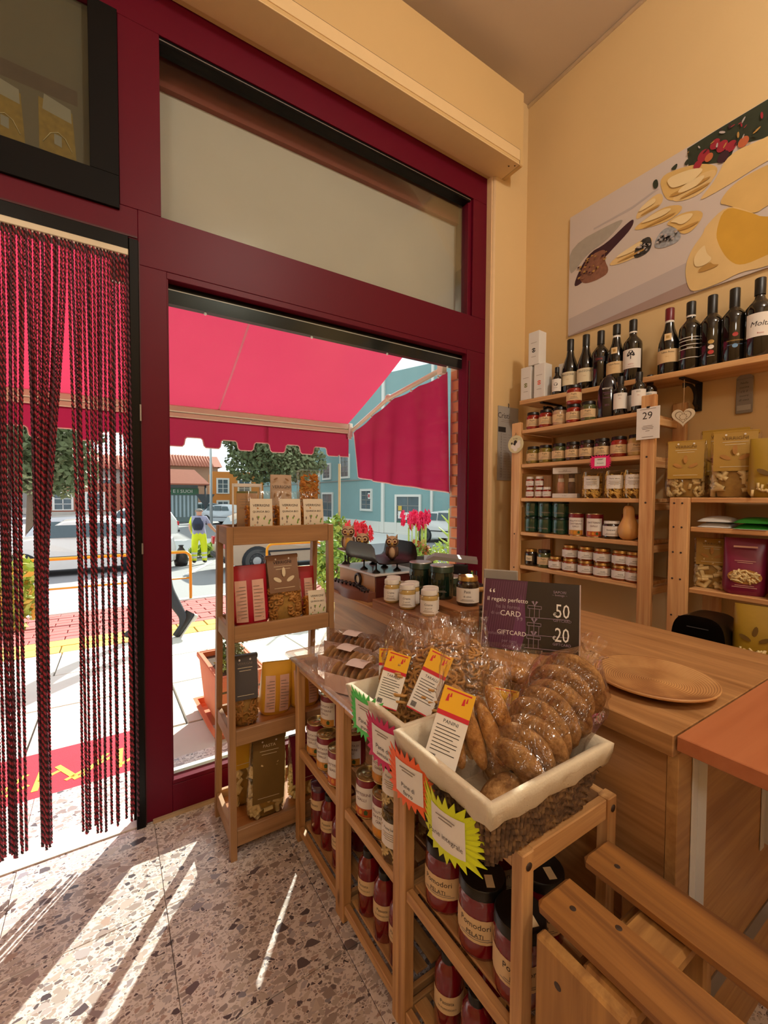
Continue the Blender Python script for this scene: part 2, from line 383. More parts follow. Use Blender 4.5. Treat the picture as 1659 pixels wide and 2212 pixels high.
# ---- ground outside
def gz(y): return -.05-.06*(y-2) if y < 14 else -.77
SL = math.atan(.06)
gr = struct('ground')
mat('asphalt', '8b8a8c', .9, var=.12, vscale=30, world=True); mat('slab', 'cfcac0', .85, var=.10, vscale=7); mat('paver_red', 'b3605c', .85, var=.16, vscale=12); mat('paver_yellow', 'd3ad52', .85, var=.14, vscale=12); mat('kerb', 'd6d2cc', .8)
g_ = MB(); g_.add([(-40, 1.93, gz(1.93)-.03), (60, 1.93, gz(1.93)-.03), (60, 14, gz(14)-.03), (-40, 14, gz(14)-.03), (60, 120, -.8), (-40, 120, -.8)], [(0, 1, 2, 3), (3, 2, 4, 5)]); g_.build('roadway', MATS['asphalt'], gr)
def strip(y0, y1, x0, x1, dx, dy, name, m, stagger=0., gap=.012):
    me = MB().bx(0, dx-gap, 0, dy-gap, -.06, 0, ch=.003).mesh(name, MATS[m]); y = y0; r = 0
    while y < y1-.01:
        x = x0-(dx*stagger if r % 2 else 0)
        while x < x1:
            o = obj(name, me, gr); o.location = (x, y, gz(y)+U(-.002, .002)); o.rotation_euler = (-SL, 0, 0); x += dx
        y += dy; r += 1
strip(1.95, 4.95, -3., 5.5, .75, .75, 'paving_slab', 'slab', .5)
strip(4.95, 5.5, -1.6, 3.8, .3, .275, 'yellow_paver', 'paver_yellow', .5)
strip(5.5, 7.15, -1.6, 3.8, .3, .165, 'red_paver', 'paver_red', .5)
g_ = MB(); g_.T = TR(0, 5, gz(5)-.02) @ RX(-SL); g_.bx(-12, -1.65, 0, 2.1, -.05, 0); g_.bx(3.9, 14, 0, 2.1, -.05, 0); g_.build('pavement', MATS['paver_red'], gr)
g_ = MB(); g_.T = TR(0, 7.17, gz(7.17)+.0) @ RX(-SL); g_.bx(-12, 14, 0, .16, -.1, .012, ch=.01); g_.build('kerb', MATS['kerb'], gr)
mat('road_paint', 'e4e2dc', .8)
g_ = MB(); g_.T = TR(0, 12.4, gz(12.4)-.025) @ RX(-SL)
for x, a in ((.3, .25), (1.9, .25)):
    g_.T = TR(x, 12.0, gz(12.)-.024) @ RX(-SL) @ RZ(-.35); g_.bx(-.06, .06, -1.2, 2.2, 0, .004)
g_.T = None; g_.bx(-12, 14, 16.0, 22., -.796, -.79); g_.build('road_marking', mat('pale_road', 'd4d2ce', .9), gr)
# ================================================================ outside
# ---- awning over the shop window
def cloth_mat(name, col, trans=.55):
    m, t, b = nt(name); t.nodes.remove(b); out = t.nodes['Material Output']; co = objco(t)
    c = mixc(t, noise(t, co, 5, 4), tuple(x*.9 for x in lin(col)[:3])+(1,), lin(col))
    d = nd(t, 'ShaderNodeBsdfDiffuse'); r = nd(t, 'ShaderNodeBsdfTranslucent'); mx = nd(t, 'ShaderNodeMixShader', i_0=trans)
    for n in (d, r): t.links.new(c, n.inputs[0])
    t.links.new(d.outputs[0], mx.inputs[1]); t.links.new(r.outputs[0], mx.inputs[2]); t.links.new(mx.outputs[0], out.inputs[0]); MATS[name] = m; return m
cloth_mat('awning_cloth', 'a8324c', .5); cloth_mat('awning_cloth_shaded', '8c1e3c', .30)  # valance and side cloth: same fabric, its unlit shade put into the colour
aw = thing('awning', 'red fabric awning with scalloped valance outside the shop window', 'awning', (0, 2.05, 2.05))
def P_(o, name, mb, mats, **kw):
    ob = mb.build(name, mats, o, **kw); ob.matrix_parent_inverse = Matrix.Translation(-Vector(o.location)) if o.rotation_euler.z == 0 else o.matrix_basis.inverted(); return ob
def rebase(ob, o): ob.matrix_parent_inverse = o.matrix_basis.inverted(); return ob
def part(o, name, mb, mats, **kw): return rebase(mb.build(name, mats, o, **kw), o)   # mesh given in world coordinates
m_ = MB(); A, B = (2.075, 2.36), (3.235, 1.838)
m_.grid(lambda u, v: (-2.3+4.0*u, A[0]+(B[0]-A[0])*v, A[1]+(B[1]-A[1])*v-.02*math.sin(PI*v)), 40, 12)
part(aw, 'canopy', m_, MATS['awning_cloth'])
for x in (-1.75, -.55, .66): m_ = MB(); m_.grid(lambda u, v: (x+.012*u, A[0]+(B[0]-A[0])*v, A[1]+(B[1]-A[1])*v-.02*math.sin(PI*v)-.002), 1, 12); part(aw, 'seam', m_, mat('awning_seam', 'd87088', .8))
m_ = MB(); m_.bx(-2.3, 1.70, 3.20, 3.245, 1.80, 1.845, ch=.006); m_.bx(-2.3, 1.70, 3.205, 3.24, 1.765, 1.797, ch=.004); part(aw, 'front_bar', m_, MATS['cream_metal'])
m_ = MB(); m_.bx(1.70, 1.735, 3.195, 3.25, 1.735, 1.85, ch=.005); m_.bx(1.69, 1.72, 3.19, 3.2, 1.715, 1.74, ch=.003); part(aw, 'end_cap', m_, MATS['white_metal'])
# valance with square scallops
pts = [(-2.3, 1.765)]; per = .2370; x = 1.632
edge = []
while x > -2.3:
    edge += [(x, 1.577), (x-.012, 1.565)] if False else []
    edge += [(x-.0, 1.625), (x-.008, 1.585), (x-.02, 1.572), (x-.105, 1.572), (x-.118, 1.585), (x-.126, 1.625), (x-.138, 1.636), (x-.225, 1.636)]; x -= per
edge = [(max(a, -2.3), b) for a, b in edge]
top = [(-2.3, 1.77), (1.71, 1.77), (1.71, 1.572), (1.655, 1.572)]
def yv(x, z): return 3.222+.012*math.sin(x*9)*(1.77-z)/.2
m_ = MB()
# build as vertical slivers so that the cloth can wave
xs = sorted(set([p[0] for p in edge]+[-2.3+.04*i for i in range(101)]+[1.71])); ee = sorted(edge)
def low(x):
    if x >= 1.632: return 1.572
    for (a, za), (b, zb) in zip(ee, ee[1:]):
        if a <= x <= b: return za if b == a else za+(zb-za)*(x-a)/(b-a)
    return 1.60
v = []; f = []
for x in xs: z0 = low(x); v += [(x, yv(x, z0), z0), (x, yv(x, (z0+1.77)/2), (z0+1.77)/2), (x, yv(x, 1.77), 1.77)]
for i in range(len(xs)-1): f += [(3*i, 3*i+3, 3*i+4, 3*i+1), (3*i+1, 3*i+4, 3*i+5, 3*i+2)]
m_.add(v, f, 0, True); part(aw, 'valance', m_, MATS['awning_cloth_shaded'])
m_ = MB(); pp = [(x, yv(x, low(x))-.002, low(x)) for x in xs]; m_.tube(pp, .0045, 5); part(aw, 'valance_piping', m_, mat('piping', 'd9a8a8', .8))
# side arm and side curtain
m_ = MB(); m_.tube([(1.735, 2.04, 2.02), (1.735, 2.66, 1.955), (1.735, 3.22, 1.79)], .022, 10, flat=.7); part(aw, 'arm', m_, MATS['cream_metal'])
m_ = MB(); m_.sph((1.735, 2.65, 1.957), .028, 10, 6); part(aw, 'arm_joint', m_, MATS['cream_metal']); m_ = MB(); m_.bx(1.715, 1.755, 2.03, 2.08, 1.99, 2.05, ch=.004); part(aw, 'arm_bracket', m_, MATS['cream_metal'])
def side(u, v):
    y = 2.02+1.19*u; zt = 2.0-.055*u/.52 if u < .52 else 1.945-.165*(u-.52)/.48
    zb = 1.262+.14*u; wv = .022*math.sin(u*26)*(1-v)**.6+.03*math.sin(u*7+1)*(1-v)
    return (1.75+wv, y, zb+(zt-zb)*v-.012*abs(math.sin(u*13))*(v > .98))
m_ = MB(); m_.grid(side, 60, 10); part(aw, 'side_curtain', m_, MATS['awning_cloth_shaded'])
m_ = MB(); m_.tube([side(i/40, 0) for i in range(41)]+[side(1, j/6) for j in range(1, 7)], .005, 5); part(aw, 'curtain_piping', m_, MATS['piping'])
for u in (.06, .30, .52, .74):
    m_ = MB(); p = side(u, 1); m_.sph((p[0]-.012, p[1], p[2]-.004), .009, 8, 6); m_.tube([(p[0]-.012, p[1], p[2]), (1.735, p[1], p[2]+.03)], .003, 5); part(aw, 'curtain_ring', m_, MATS['white_metal'])
# ---- door mat on the pavement
m_ = MB(); z = gz(2.45)
dm = thing('doormat', 'red doormat with yellow stroke motif on the pavement outside the door', 'doormat', (-.4, 2.46, gz(2.46)))
dm.rotation_euler.x = -SL
MB().bx(-.7, .5, -.3, .3, .0, .012, ch=.004).build('pile', mat('mat_red', 'c22a3e', .95, bump=.4, bscale=300), dm)
l_ = MB()
for k in range(11):
    x = -.62+.105*k; l_.T = TR(x, .0, .0122) @ RZ(-.55+.5*(k % 3)); l_.bx(-.012, .012, -.10, .10, 0, .0012); l_.T = TR(x+.035, -.05+.06*(k % 2), .0122) @ RZ(.6); l_.bx(-.045, .045, -.010, .010, 0, .0012)
l_.build('motif', mat('mat_yellow', 'e8c24c', .9), dm, kind='stuff')

# ---- plants
mat('leaf_green', '6f8f3c', .6, var=.4, vscale=40); mat('leaf_light', 'a9bd58', .6, var=.35, vscale=40); mat('leaf_olive', '8c9168', .7, var=.35, vscale=3); mat('leaf_dark', '5f6b45', .7, var=.4, vscale=30)
mat('petal_red', 'd8283c', .6, var=.2, vscale=30); mat('petal_pink', 'e01c5a', .6, var=.2, vscale=30); mat('leaf_rust', 'b8663c', .6, var=.35, vscale=30); mat('bark', '6a5a4a', .9, var=.25); mat('stake_wood', 'b89468', .7)
mat('terracotta', 'd07048', .75, var=.1); mat('soil', '4a3626', .95, var=.3, vscale=60, bump=.5, bscale=120)
def leaves(m, n, c, r, size, mi=0, elong=2., up=0., shell=.0):
    for i in range(n):
        while True:
            p = Vector((U(-1, 1), U(-1, 1), U(-1, 1)))
            if shell < p.length < 1: break
        q = Vector((c[0]+p.x*r[0], c[1]+p.y*r[1], c[2]+p.z*r[2])); a = Vector((U(-1, 1), U(-1, 1), U(-1, 1)+up)).normalized(); b = a.orthogonal().normalized()
        b = (Matrix.Rotation(U(0, 6.28), 3, a) @ b); s = size*U(.6, 1.3)
        m.add([tuple(q-a*s*elong*.5), tuple(q+b*s*.5), tuple(q+a*s*elong*.5), tuple(q-b*s*.5)], [(0, 1, 2, 3)], mi)
def plant(name, label, loc, parts, group=None, cat='plant'):
    t = thing(name, label, cat, loc, 0, group)
    for pn, mb, ms in parts: mb.build(pn, ms, t)
    return t
# terracotta trough by the window with a small shrub
pt = thing('planter_trough', 'terracotta trough with an upright shrub on the pavement by the window', 'planter', (.60, 2.62, gz(2.6)), PI/2+.04)
m_ = MB()
def trough(m, w, d, h, t0, t1, z0=0.):
    a = [(-w*t0, -d*t0), (w*t0, -d*t0), (w*t0, d*t0), (-w*t0, d*t0)]; b = [(-w*t1, -d*t1), (w*t1, -d*t1), (w*t1, d*t1), (-w*t1, d*t1)]; c = [(x*.9, y*.86) for x, y in b]
    v = [(x, y, z0) for x, y in a]+[(x, y, z0+h) for x, y in b]+[(x, y, z0+h) for x, y in c]+[(x*.9, y*.9, z0+h-.05) for x, y in b]
    f = [(3, 2, 1, 0)]+[(i, (i+1) % 4, 4+(i+1) % 4, 4+i) for i in range(4)]+[(4+i, 4+(i+1) % 4, 8+(i+1) % 4, 8+i) for i in range(4)]+[(8+i, 8+(i+1) % 4, 12+(i+1) % 4, 12+i) for i in range(4)]
    m.add(v, f)
trough(m_, .24, .13, .30, .82, 1., .045); m_.build('trough', MATS['terracotta'], pt)
m_ = MB(); m_.bx(-.245, .245, -.135, .135, .318, .345, ch=.006); m_.bx(-.2, .2, -.105, .105, .30, .36); 
m_ = MB()
for a, b, c, d in ((-.25, .25, -.14, -.122), (-.25, .25, .122, .14), (-.25, -.23, -.125, .125), (.23, .25, -.125, .125)): m_.bx(a, b, c, d, .318, .348, ch=.005)
m_.build('rim', MATS['terracotta'], pt)
MB().bx(-.228, .228, -.12, .12, .25, .315).build('soil', MATS['soil'], pt)
m_ = MB(); trough(m_, .27, .16, .05, .86, 1., 0.); m_.build('saucer', MATS['terracotta'], pt)
m_ = MB()
for x in (-.11, .02): 
    leaves(m_, 260, (x, 0, .40), (.055, .055, .11), .015, 0, 2., .8); leaves(m_, 130, (x, 0, .34), (.09, .08, .06), .015, 1, 2.2, .6)
m_.build('foliage', [MATS['leaf_dark'], MATS['leaf_light']], pt, kind='stuff')
m_ = MB()
for x in (-.11, .02): m_.tube([(x, 0, .28), (x+.01, 0, .50)], .006, 6)
m_.build('stem', MATS['bark'], pt)
# flower pots further along the pavement
def flowerpot(label, x, y, flowers, fcol, zt, w=.55, rust=True):
    z = gz(y); t = thing('flowering_planter', label, 'planter', (x, y, z), .1, 'flower tubs along the pavement edge')
    m_ = MB(); trough(m_, w, .2, .36, .85, 1.); m_.build('tub', MATS['terracotta'], t)
    MB().bx(-w*.85, w*.85, -.16, .16, .26, .325).build('soil', MATS['soil'], t)
    m_ = MB(); leaves(m_, 330, (0, 0, .50), (w*.9, .2, .22), .05, 0, 2.4, .5); leaves(m_, 200, (0, 0, .42), (w, .22, .16), .045, 1, 2.4, .4)
    if rust: leaves(m_, 200, (.05, 0, .58), (w*.6, .18, .2), .06, 2, 2.4, -.2)
    m_.build('foliage', [MATS['leaf_green'], MATS['leaf_light'], MATS['leaf_rust']], t, kind='stuff')
    m_ = MB()
    for i in range(flowers):
        fx, fy = U(-w*.55, w*.55), U(-.12, .12); zz = zt+U(-.06, .06)
        m_.tube([(fx, fy, .45), (fx*1.05, fy, zz-.1)], .008, 5)
    m_.build('stems', MATS['leaf_light'], t)
    for i in range(flowers):
        f_ = MB(); fx, fy = U(-w*.55, w*.55), U(-.12, .12); zz = zt+U(-.06, .06)
        f_.T = TR(fx, fy, zz)
        f_.sph((0, 0, -.02), (.030, .030, .10), 8, 6); leaves(f_, 90, (0, 0, 0), (.05, .05, .14), .026, 0, 2.2, 1.5)
        f_.build('blossom', MATS[fcol], t)
    return t
flowerpot('tub of red celosia flowers outside, directly behind the tall owl', 3.55, 6.35, 11, 'petal_red', .98, .36)
flowerpot('tub of magenta celosia plumes outside, beside the brick pier', 4.55, 6.05, 15, 'petal_pink', 1.12, .42)
def bush(name, label, x, y, r, n, size, ms, mi=(0, 1), stake=None, zc=None, cat='shrub', z=None):
    z = gz(y) if z is None else z; t = thing(name, label, cat, (x, y, z)); zc = zc or r[2]
    m_ = MB(); leaves(m_, n, (0, 0, zc), r, size, 0, 2.2, .2); leaves(m_, n//2, (0, 0, zc*1.05), (r[0]*1.05, r[1]*1.05, r[2]), size, 1, 2.2, .2)
    m_.build('foliage', [MATS[k] for k in ms], t, kind='stuff')
    m_ = MB()
    for i in range(4): m_.tube([(U(-.03, .03), U(-.03, .03), 0), (U(-r[0], r[0])*.5, U(-r[1], r[1])*.5, zc)], .012*max(1, r[2]), 5)
    m_.build('branches', MATS['bark'], t)
    if stake: m_ = MB(); m_.tube([(.05, 0, 0), (.05, 0, stake)], .022, 6); m_.build('stake', MATS['stake_wood'], t)
    return t
bush('yellow_green_shrub', 'yellow-green shrub with a wooden stake outside, right of the ladder shelf', 3.35, 6.75, (.26, .22, .42), 420, .06, ('leaf_light', 'leaf_green'), stake=2.15, zc=.85)
bush('white_flower_shrub', 'low pale green shrub outside between the two celosia tubs', 4.02, 5.55, (.26, .18, .28), 480, .04, ('leaf_light', 'leaf_green'), zc=.46)
bush('climbing_shrub', 'leafy shrub outside, seen between ladder shelf and cash register', 2.55, 5.35, (.22, .18, .36), 420, .05, ('leaf_light', 'leaf_green'), zc=.55)
bush('roadside_shrub', 'bright yellow-green shrub outside the door, seen low through the curtain', -.95, 6.3, (.30, .25, .46), 560, .06, ('leaf_light', 'paver_yellow'), zc=.45)
bush('grass_clump', 'bright green grass clump behind the street worker', 3.0, 15.4, (.75, .4, .22), 500, .10, ('leaf_light', 'leaf_green'), zc=.2, z=-.77)
t = thing('young_conifer', 'young spruce-like plant outside, next to the brick pier', 'plant', (4.62, 5.25, gz(5.55)))
m_ = MB(); m_.tube([(0, 0, 0), (0, 0, 1.32)], [.03]*1+[.02], 6); m_.build('trunk', MATS['leaf_light'], t)
m_ = MB()
for k in range(10):
    a = k*2.4; z = .45+.07*k; L = .36-.025*k
    m_.tube([(0, 0, z), (L*math.cos(a), L*math.sin(a), z+.14)], [.022, .008], 5)
m_.build('branches', MATS['leaf_light'], t)
m_ = MB(); leaves(m_, 320, (0, 0, .55), (.34, .34, .25), .035, 0, 3., .4); m_.build('needles', MATS['leaf_light'], t, kind='stuff')
def tree(label, x, y, r, zc, n, size):
    t = thing('holm_oak', label, 'tree', (x, y, -.77)); m_ = MB()
    for i in range(9):
        a = U(0, 6.28); d = U(0, .65); leaves(m_, n//9, (d*r[0]*math.cos(a), d*r[1]*math.sin(a), zc+U(-.45, .5)*r[2]), (r[0]*.5, r[1]*.5, r[2]*.55), size, i % 2, 1.9)
    m_.build('crown', [MATS['leaf_olive'], MATS['leaf_dark']], t, kind='stuff')
    m_ = MB(); m_.tube([(0, 0, 0), (.05, 0, zc*.5), (0, 0, zc)], [.22, .17, .12], 8)
    for k in range(5): a = k*1.3; m_.tube([(0, 0, zc*.62), (r[0]*.5*math.cos(a), r[1]*.5*math.sin(a), zc+.2)], [.09, .03], 6)
    m_.build('trunk', MATS['bark'], t)
tree('broad olive-green street tree outside, behind the awning valance', 8.6, 26.0, (4.2, 2.4, 2.3), 4.75, 15000, .17)
tree('olive-green street tree seen through the string curtain', -2.6, 22.0, (3.1, 2.4, 2.5), 4.1, 9000, .17)

# ---- yellow railings at the kerb
def railing(label, p, q, h):
    t = thing('street_railing', label, 'railing', (p[0], p[1], gz(p[1])), 0, 'yellow kerb railings'); v = Vector((q[0]-p[0], q[1]-p[1], gz(q[1])-gz(p[1])))
    m_ = MB(); r = .10
    P = [Vector((0, 0, -.05)), Vector((0, 0, h-r))]+[Vector((0, 0, h-r))+v.normalized()*(r-r*math.cos(a))+Vector((0, 0, r*math.sin(a))) for a in (.4, .8, 1.2, PI/2)]
    Q = [v+Vector((0, 0, h-r))-v.normalized()*(r-r*math.cos(a))+Vector((0, 0, r*math.sin(a))) for a in (PI/2, 1.2, .8, .4)]+[v+Vector((0, 0, h-r)), v+Vector((0, 0, -.05))]
    m_.tube(P+Q, .022, 8); m_.build('hoop', mat('rail_yellow', 'dd9a10', .45, var=.08), t)
    m_ = MB(); m_.tube([Vector((0, 0, h*.45)), v+Vector((0, 0, h*.45))], .014, 6); m_.build('crossbar', MATS['rail_yellow'], t)
railing('yellow railing hoop outside, left of the ladder shelf', (1.06, 7.22), (-1.0, 7.3), .74)
railing('yellow railing hoop outside, seen through the ladder shelf', (3.30, 7.22), (2.30, 7.34), .78)

# ---- parked cars
mat('car_beige', 'bb9f86', .32, .0, var=.04, coat=.6); mat('car_white', 'e2e0dc', .28, var=.03, coat=.6); mat('car_silver', 'b9bcc2', .3, .5, var=.03, coat=.6); mat('car_glass', '4a5a60', .08, var=.1); mat('tyre', '4a4848', .8); mat('rim_metal', 'b0b0b2', .4, .1); mat('tail_red', 'c8202c', .25); mat('car_trim', '26262a', .5); mat('chrome', 'd8d8da', .2, .9)
CARS = {'hatch': ([(-1.9, .28), (-1.93, .55), (-1.90, .78), (-1.82, .92), (-1.55, 1.34), (-1.35, 1.43), (-.4, 1.47), (.35, 1.40), (.95, .98), (1.65, .86), (1.88, .70), (1.93, .42), (1.85, .22), (-1.8, .22)], [(-1.52, .97, -.98, 1.31), (-.93, .97, -.1, 1.35), (-.03, .97, .72, 1.33)]),
        'sedan': ([(-2.1, .28), (-2.12, .6), (-2.05, .90), (-1.45, .98), (-.95, 1.36), (-.3, 1.43), (.4, 1.38), (1.0, .98), (1.8, .86), (2.08, .66), (2.1, .4), (2.0, .22), (-2.0, .22)], [(-1.2, 1.0, -.62, 1.30), (-.56, 1.0, .05, 1.34), (.12, 1.0, .78, 1.30)])}
def car(label, kind, col, x, y, rz, group='parked cars', z=None, s=1.):
    prof, wins = CARS[kind]; t = thing('car', label, 'car', (x, y, (gz(y)-.03) if z is None else z), rz, group); t.scale = (s, s, s)
    rows = [(-.84, .965, 0), (-.79, 1., 0), (-.5, 1.005, .02), (0, 1.01, .03), (.5, 1.005, .02), (.79, 1., 0), (.84, .965, 0)]; m_ = MB(); v = []; n = len(prof)
    for w_, k, dz in rows:
        for px, pz in prof:
            tum = 1-.17*max(0, (pz-.92)/.5); v.append((px*(k if k < 1 else 1.), w_*tum, (pz-.6)*(.985 if k < 1 else 1)+.6+(dz if pz > .9 else 0)))
    f = [(j*n+i, j*n+(i+1) % n, (j+1)*n+(i+1) % n, (j+1)*n+i) for j in range(len(rows)-1) for i in range(n)]
    m_.add(v, f, 0, True)
    for q_, s_ in ((0, -.84), (len(rows)-1, .84)): m_.add(v[q_*n:(q_+1)*n]+[(0, s_, .6)], [((i+1) % n, i, n) if s_ < 0 else (i, (i+1) % n, n) for i in range(n)], 0, False)
    m_.build('body', MATS[col], t)
    for sd in (-1, 1):
        for x0, z0, x1, z1 in wins:
            m_ = MB(); sl = (z1-z0)*.55; yy = lambda zz: sd*(.846*(1-.17*max(0, (zz-.92)/.5)))
            a = x0+(sl*.6 if (x0, z0, x1, z1) == wins[0] else .0); b = x1-(sl if (x0, z0, x1, z1) == wins[-1] else .0)
            m_.poly([(x0, yy(z0), z0), (x1, yy(z0), z0), (b, yy(z1), z1), (a, yy(z1), z1)]); m_.build('side_window', MATS['car_glass'], t)
        m_ = MB(); m_.bx(-1.15, .95, sd*.842, sd*.858, .50, .545, ch=.006); m_.build('rub_strip', MATS['car_trim'], t)
        for wx in (-1.2, 1.22):
            W = MB(); W.T = TR(wx, sd*.70, .30) @ RX(-sd*PI/2); W.lathe([(.0, -.02), (.2, -.02), (.3, 0), (.31, .06), (.31, .13), (.28, .155), (.20, .16)], 22); wo_ = W.build('wheel', MATS['tyre'], t)
            W = MB(); W.T = TR(wx, sd*.70, .30) @ RX(-sd*PI/2); W.lathe([(.20, .158), (.19, .14), (.11, .145), (.05, .165), (0, .165)], 22)
            for k in range(12): a = k*PI/6; W.T = TR(wx, sd*.70, .30) @ RX(-sd*PI/2) @ TR(.155*math.cos(a), .155*math.sin(a), .15); W.lathe([(.02, .004), (0, .0045)], 8, 1)
            W.build('hubcap', [MATS['rim_metal'], MATS['tyre']], wo_)
            A_ = MB(); A_.T = TR(wx, sd*.835, .30) @ RX(-sd*PI/2); A_.lathe([(.34, 0), (.37, .015), (.0, .012)], 22, 0, a0=0, a1=2*PI); A_.build('wheel_arch', MATS['car_trim'], t)
        m_ = MB(); m_.bx(-1.95, -1.80, sd*.60, sd*.82, .62, .82, ch=.02); m_.build('tail_light', MATS['tail_red'], t)
        m_ = MB(); m_.bx(1.80, 1.92, sd*.50, sd*.78, .60, .72, ch=.02); m_.build('headlight', MATS['chrome'], t)
    m_ = MB(); m_.poly([(-1.57, -.62, 1.33), (-1.57, .62, 1.33), (-1.86, .68, .92), (-1.86, -.68, .92)] if kind == 'hatch' else [(-1.0, -.62, 1.36), (-1.0, .62, 1.36), (-1.47, .68, 1.0), (-1.47, -.68, 1.0)]); m_.build('rear_window', MATS['car_glass'], t)
    m_ = MB(); m_.bx(-1.98, -1.80, -.8, .8, .30, .42, ch=.02); m_.build('bumper', MATS['car_trim'], t); m_ = MB(); m_.bx(1.80, 1.97, -.8, .8, .28, .40, ch=.02); m_.build('bumper', MATS['car_trim'], t)
    return t
car('beige hatchback parked outside, seen through the ladder shelf', 'hatch', 'car_beige', 4.25, 11.35, 0, s=1.0)
car('off-white car parked across the street, seen through the string curtain', 'sedan', 'car_white', -.55, 13.9, PI)
car('white station wagon parked across the street behind the street worker', 'hatch', 'car_white', .9, 23.5, PI, z=-.77)
car('silver car nose left of the street worker, behind the railing', 'hatch', 'car_silver', -.25, 16.4, .0, z=-.77, s=.95)
car('pale car parked far off beside the teal house, at the brick pier', 'sedan', 'car_white', 13.3, 14.6, -1.2, z=-.77)
car('small grey car parked far away below the orange house', 'hatch', 'car_silver', 7.6, 41.0, .2, z=-.77)
car('pale blue car parked in the distance, right of the street worker', 'sedan', 'car_silver', 7.4, 33.0, -.9, z=-.77)

# ---- street furniture and buildings
t = thing('street_lamp', 'tall pale street lamp post rising behind the ladder shelf', 'lamp post', (5.6, 29.5, -.77))
m_ = MB(); m_.tube([(0, 0, 0), (0, 0, 7.5)], [.10, .06], 8); m_.build('pole', mat('lamp_grey', 'c9ccce', .5, .3), t); m_ = MB(); m_.tube([(0, 0, 7.4), (.5, 0, 7.8), (1.1, 0, 7.85)], .05, 6); m_.build('arm', MATS['lamp_grey'], t); MB().bx(.9, 1.5, -.12, .12, 7.78, 7.9, ch=.03).build('lantern', MATS['lamp_grey'], t)
mat('house_teal', '86a6a6', .85, var=.08, vscale=1.2); mat('house_orange', 'cf8038', .85, var=.06, vscale=1); mat('house_brown', '8d7460', .85, var=.1, vscale=1); mat('house_grey', '8f8c86', .85, var=.08); mat('stone_white', 'dedad2', .8, var=.05); mat('far_glass', '56646a', .15, var=.5, vscale=2); mat('roof_tile', 'a8624c', .85, var=.2, vscale=8); mat('kiosk_green', '3c6a50', .6); mat('plinth', 'b8b2a8', .85, var=.1, vscale=2)
def house(name, label, loc, rz, w, d, h, m, wins, roof=None, group=None):
    """facade at local y=0 facing -y, from x=0 to x=w; wins: (x0,z0,x1,z1)"""
    t = thing(name, label, 'building', loc, rz, group)
    MB().bx(0, w, 0, d, 0, h).build('walls', MATS[m], t)
    MB().bx(-.05, w+.05, -.06, 0, 0, .7).build('plinth', MATS['plinth'], t)
    for x0, z0, x1, z1 in wins:
        fr = .16; m_ = MB(); m_.bx(x0-fr, x0, -.07, .01, z0-fr*.6, z1+fr); m_.bx(x1, x1+fr, -.07, .01, z0-fr*.6, z1+fr); m_.bx(x0, x1, -.07, .01, z1, z1+fr); m_.bx(x0, x1, -.07, .01, z0-fr*.6, z0)
        wn = m_.build('window_frame', MATS['stone_white'], t); MB().bx(x0, x1, -.03, .01, z0, z1).build('pane', MATS['far_glass'], wn)
        m_ = MB(); xm = (x0+x1)/2; m_.bx(xm-.03, xm+.03, -.05, -.02, z0, z1)
        for k in (1/3, 2/3): m_.bx(x0, x1, -.05, -.02, z0+(z1-z0)*k-.025, z0+(z1-z0)*k+.025)
        m_.build('glazing_bar', MATS['stone_white'], wn)
    if roof:
        rf = MB(); rf.add([(-.5, -.6, h), (w+.5, -.6, h), (w+.5, d*.5, h+d*.22), (-.5, d*.5, h+d*.22), (-.5, d+.4, h), (w+.5, d+.4, h)], [(0, 1, 2, 3), (3, 2, 5, 4), (0, 3, 4), (1, 5, 2)]); rf.build('roof', MATS[roof], t)
        m_ = MB()
        for k in range(int(w/.35)): m_.tube([(k*.35, -.62, h+.01), (k*.35, d*.5, h+d*.22+.02)], .08, 5)
        m_.build('roof_ridges', MATS[roof], t, kind='stuff')
    return t
# teal corner house: two facades meeting at (13.1, 20.9)
t1 = house('teal_house', 'teal house with white window surrounds at the street corner', (13.11, 20.9, -.77), 0, 0.01, .01, .01, 'house_teal', [])
for c_ in list(t1.children): bpy.data.objects.remove(c_)
def wing(t, rz, w, wins, door=None):
    T = RZ(rz)
    def bb(name, par, m, *bs):
        m_ = MB(); m_.T = T
        for b in bs: m_.bx(*b)
        return m_.build(name, MATS[m], par)
    bb('wall', t, 'house_teal', (0, w, 0, 5, 0, 9)); bb('plinth', t, 'stone_white', (-.05, w, -.06, 0, 0, .75)); bb('string_course', t, 'stone_white', (0, w, -.05, 0, 3.0, 3.08))
    for x0, z0, x1, z1 in wins:
        fr = .14; wn = bb('window_frame', t, 'stone_white', (x0-fr, x0, -.09, .01, z0-fr, z1+fr), (x1, x1+fr, -.09, .01, z0-fr, z1+fr), (x0, x1, -.09, .01, z1, z1+fr), (x0, x1, -.09, .01, z0-fr, z0))
        bb('pane', wn, 'far_glass', (x0, x1, -.03, .01, z0, z1)); xm = (x0+x1)/2; bars = [(xm-.025, xm+.025, -.05, -.02, z0, z1)]+[(x0, x1, -.05, -.02, z0+(z1-z0)*k-.02, z0+(z1-z0)*k+.02) for k in (.25, .5, .75)]
        bb('glazing_bar', wn, 'house_grey', *bars)
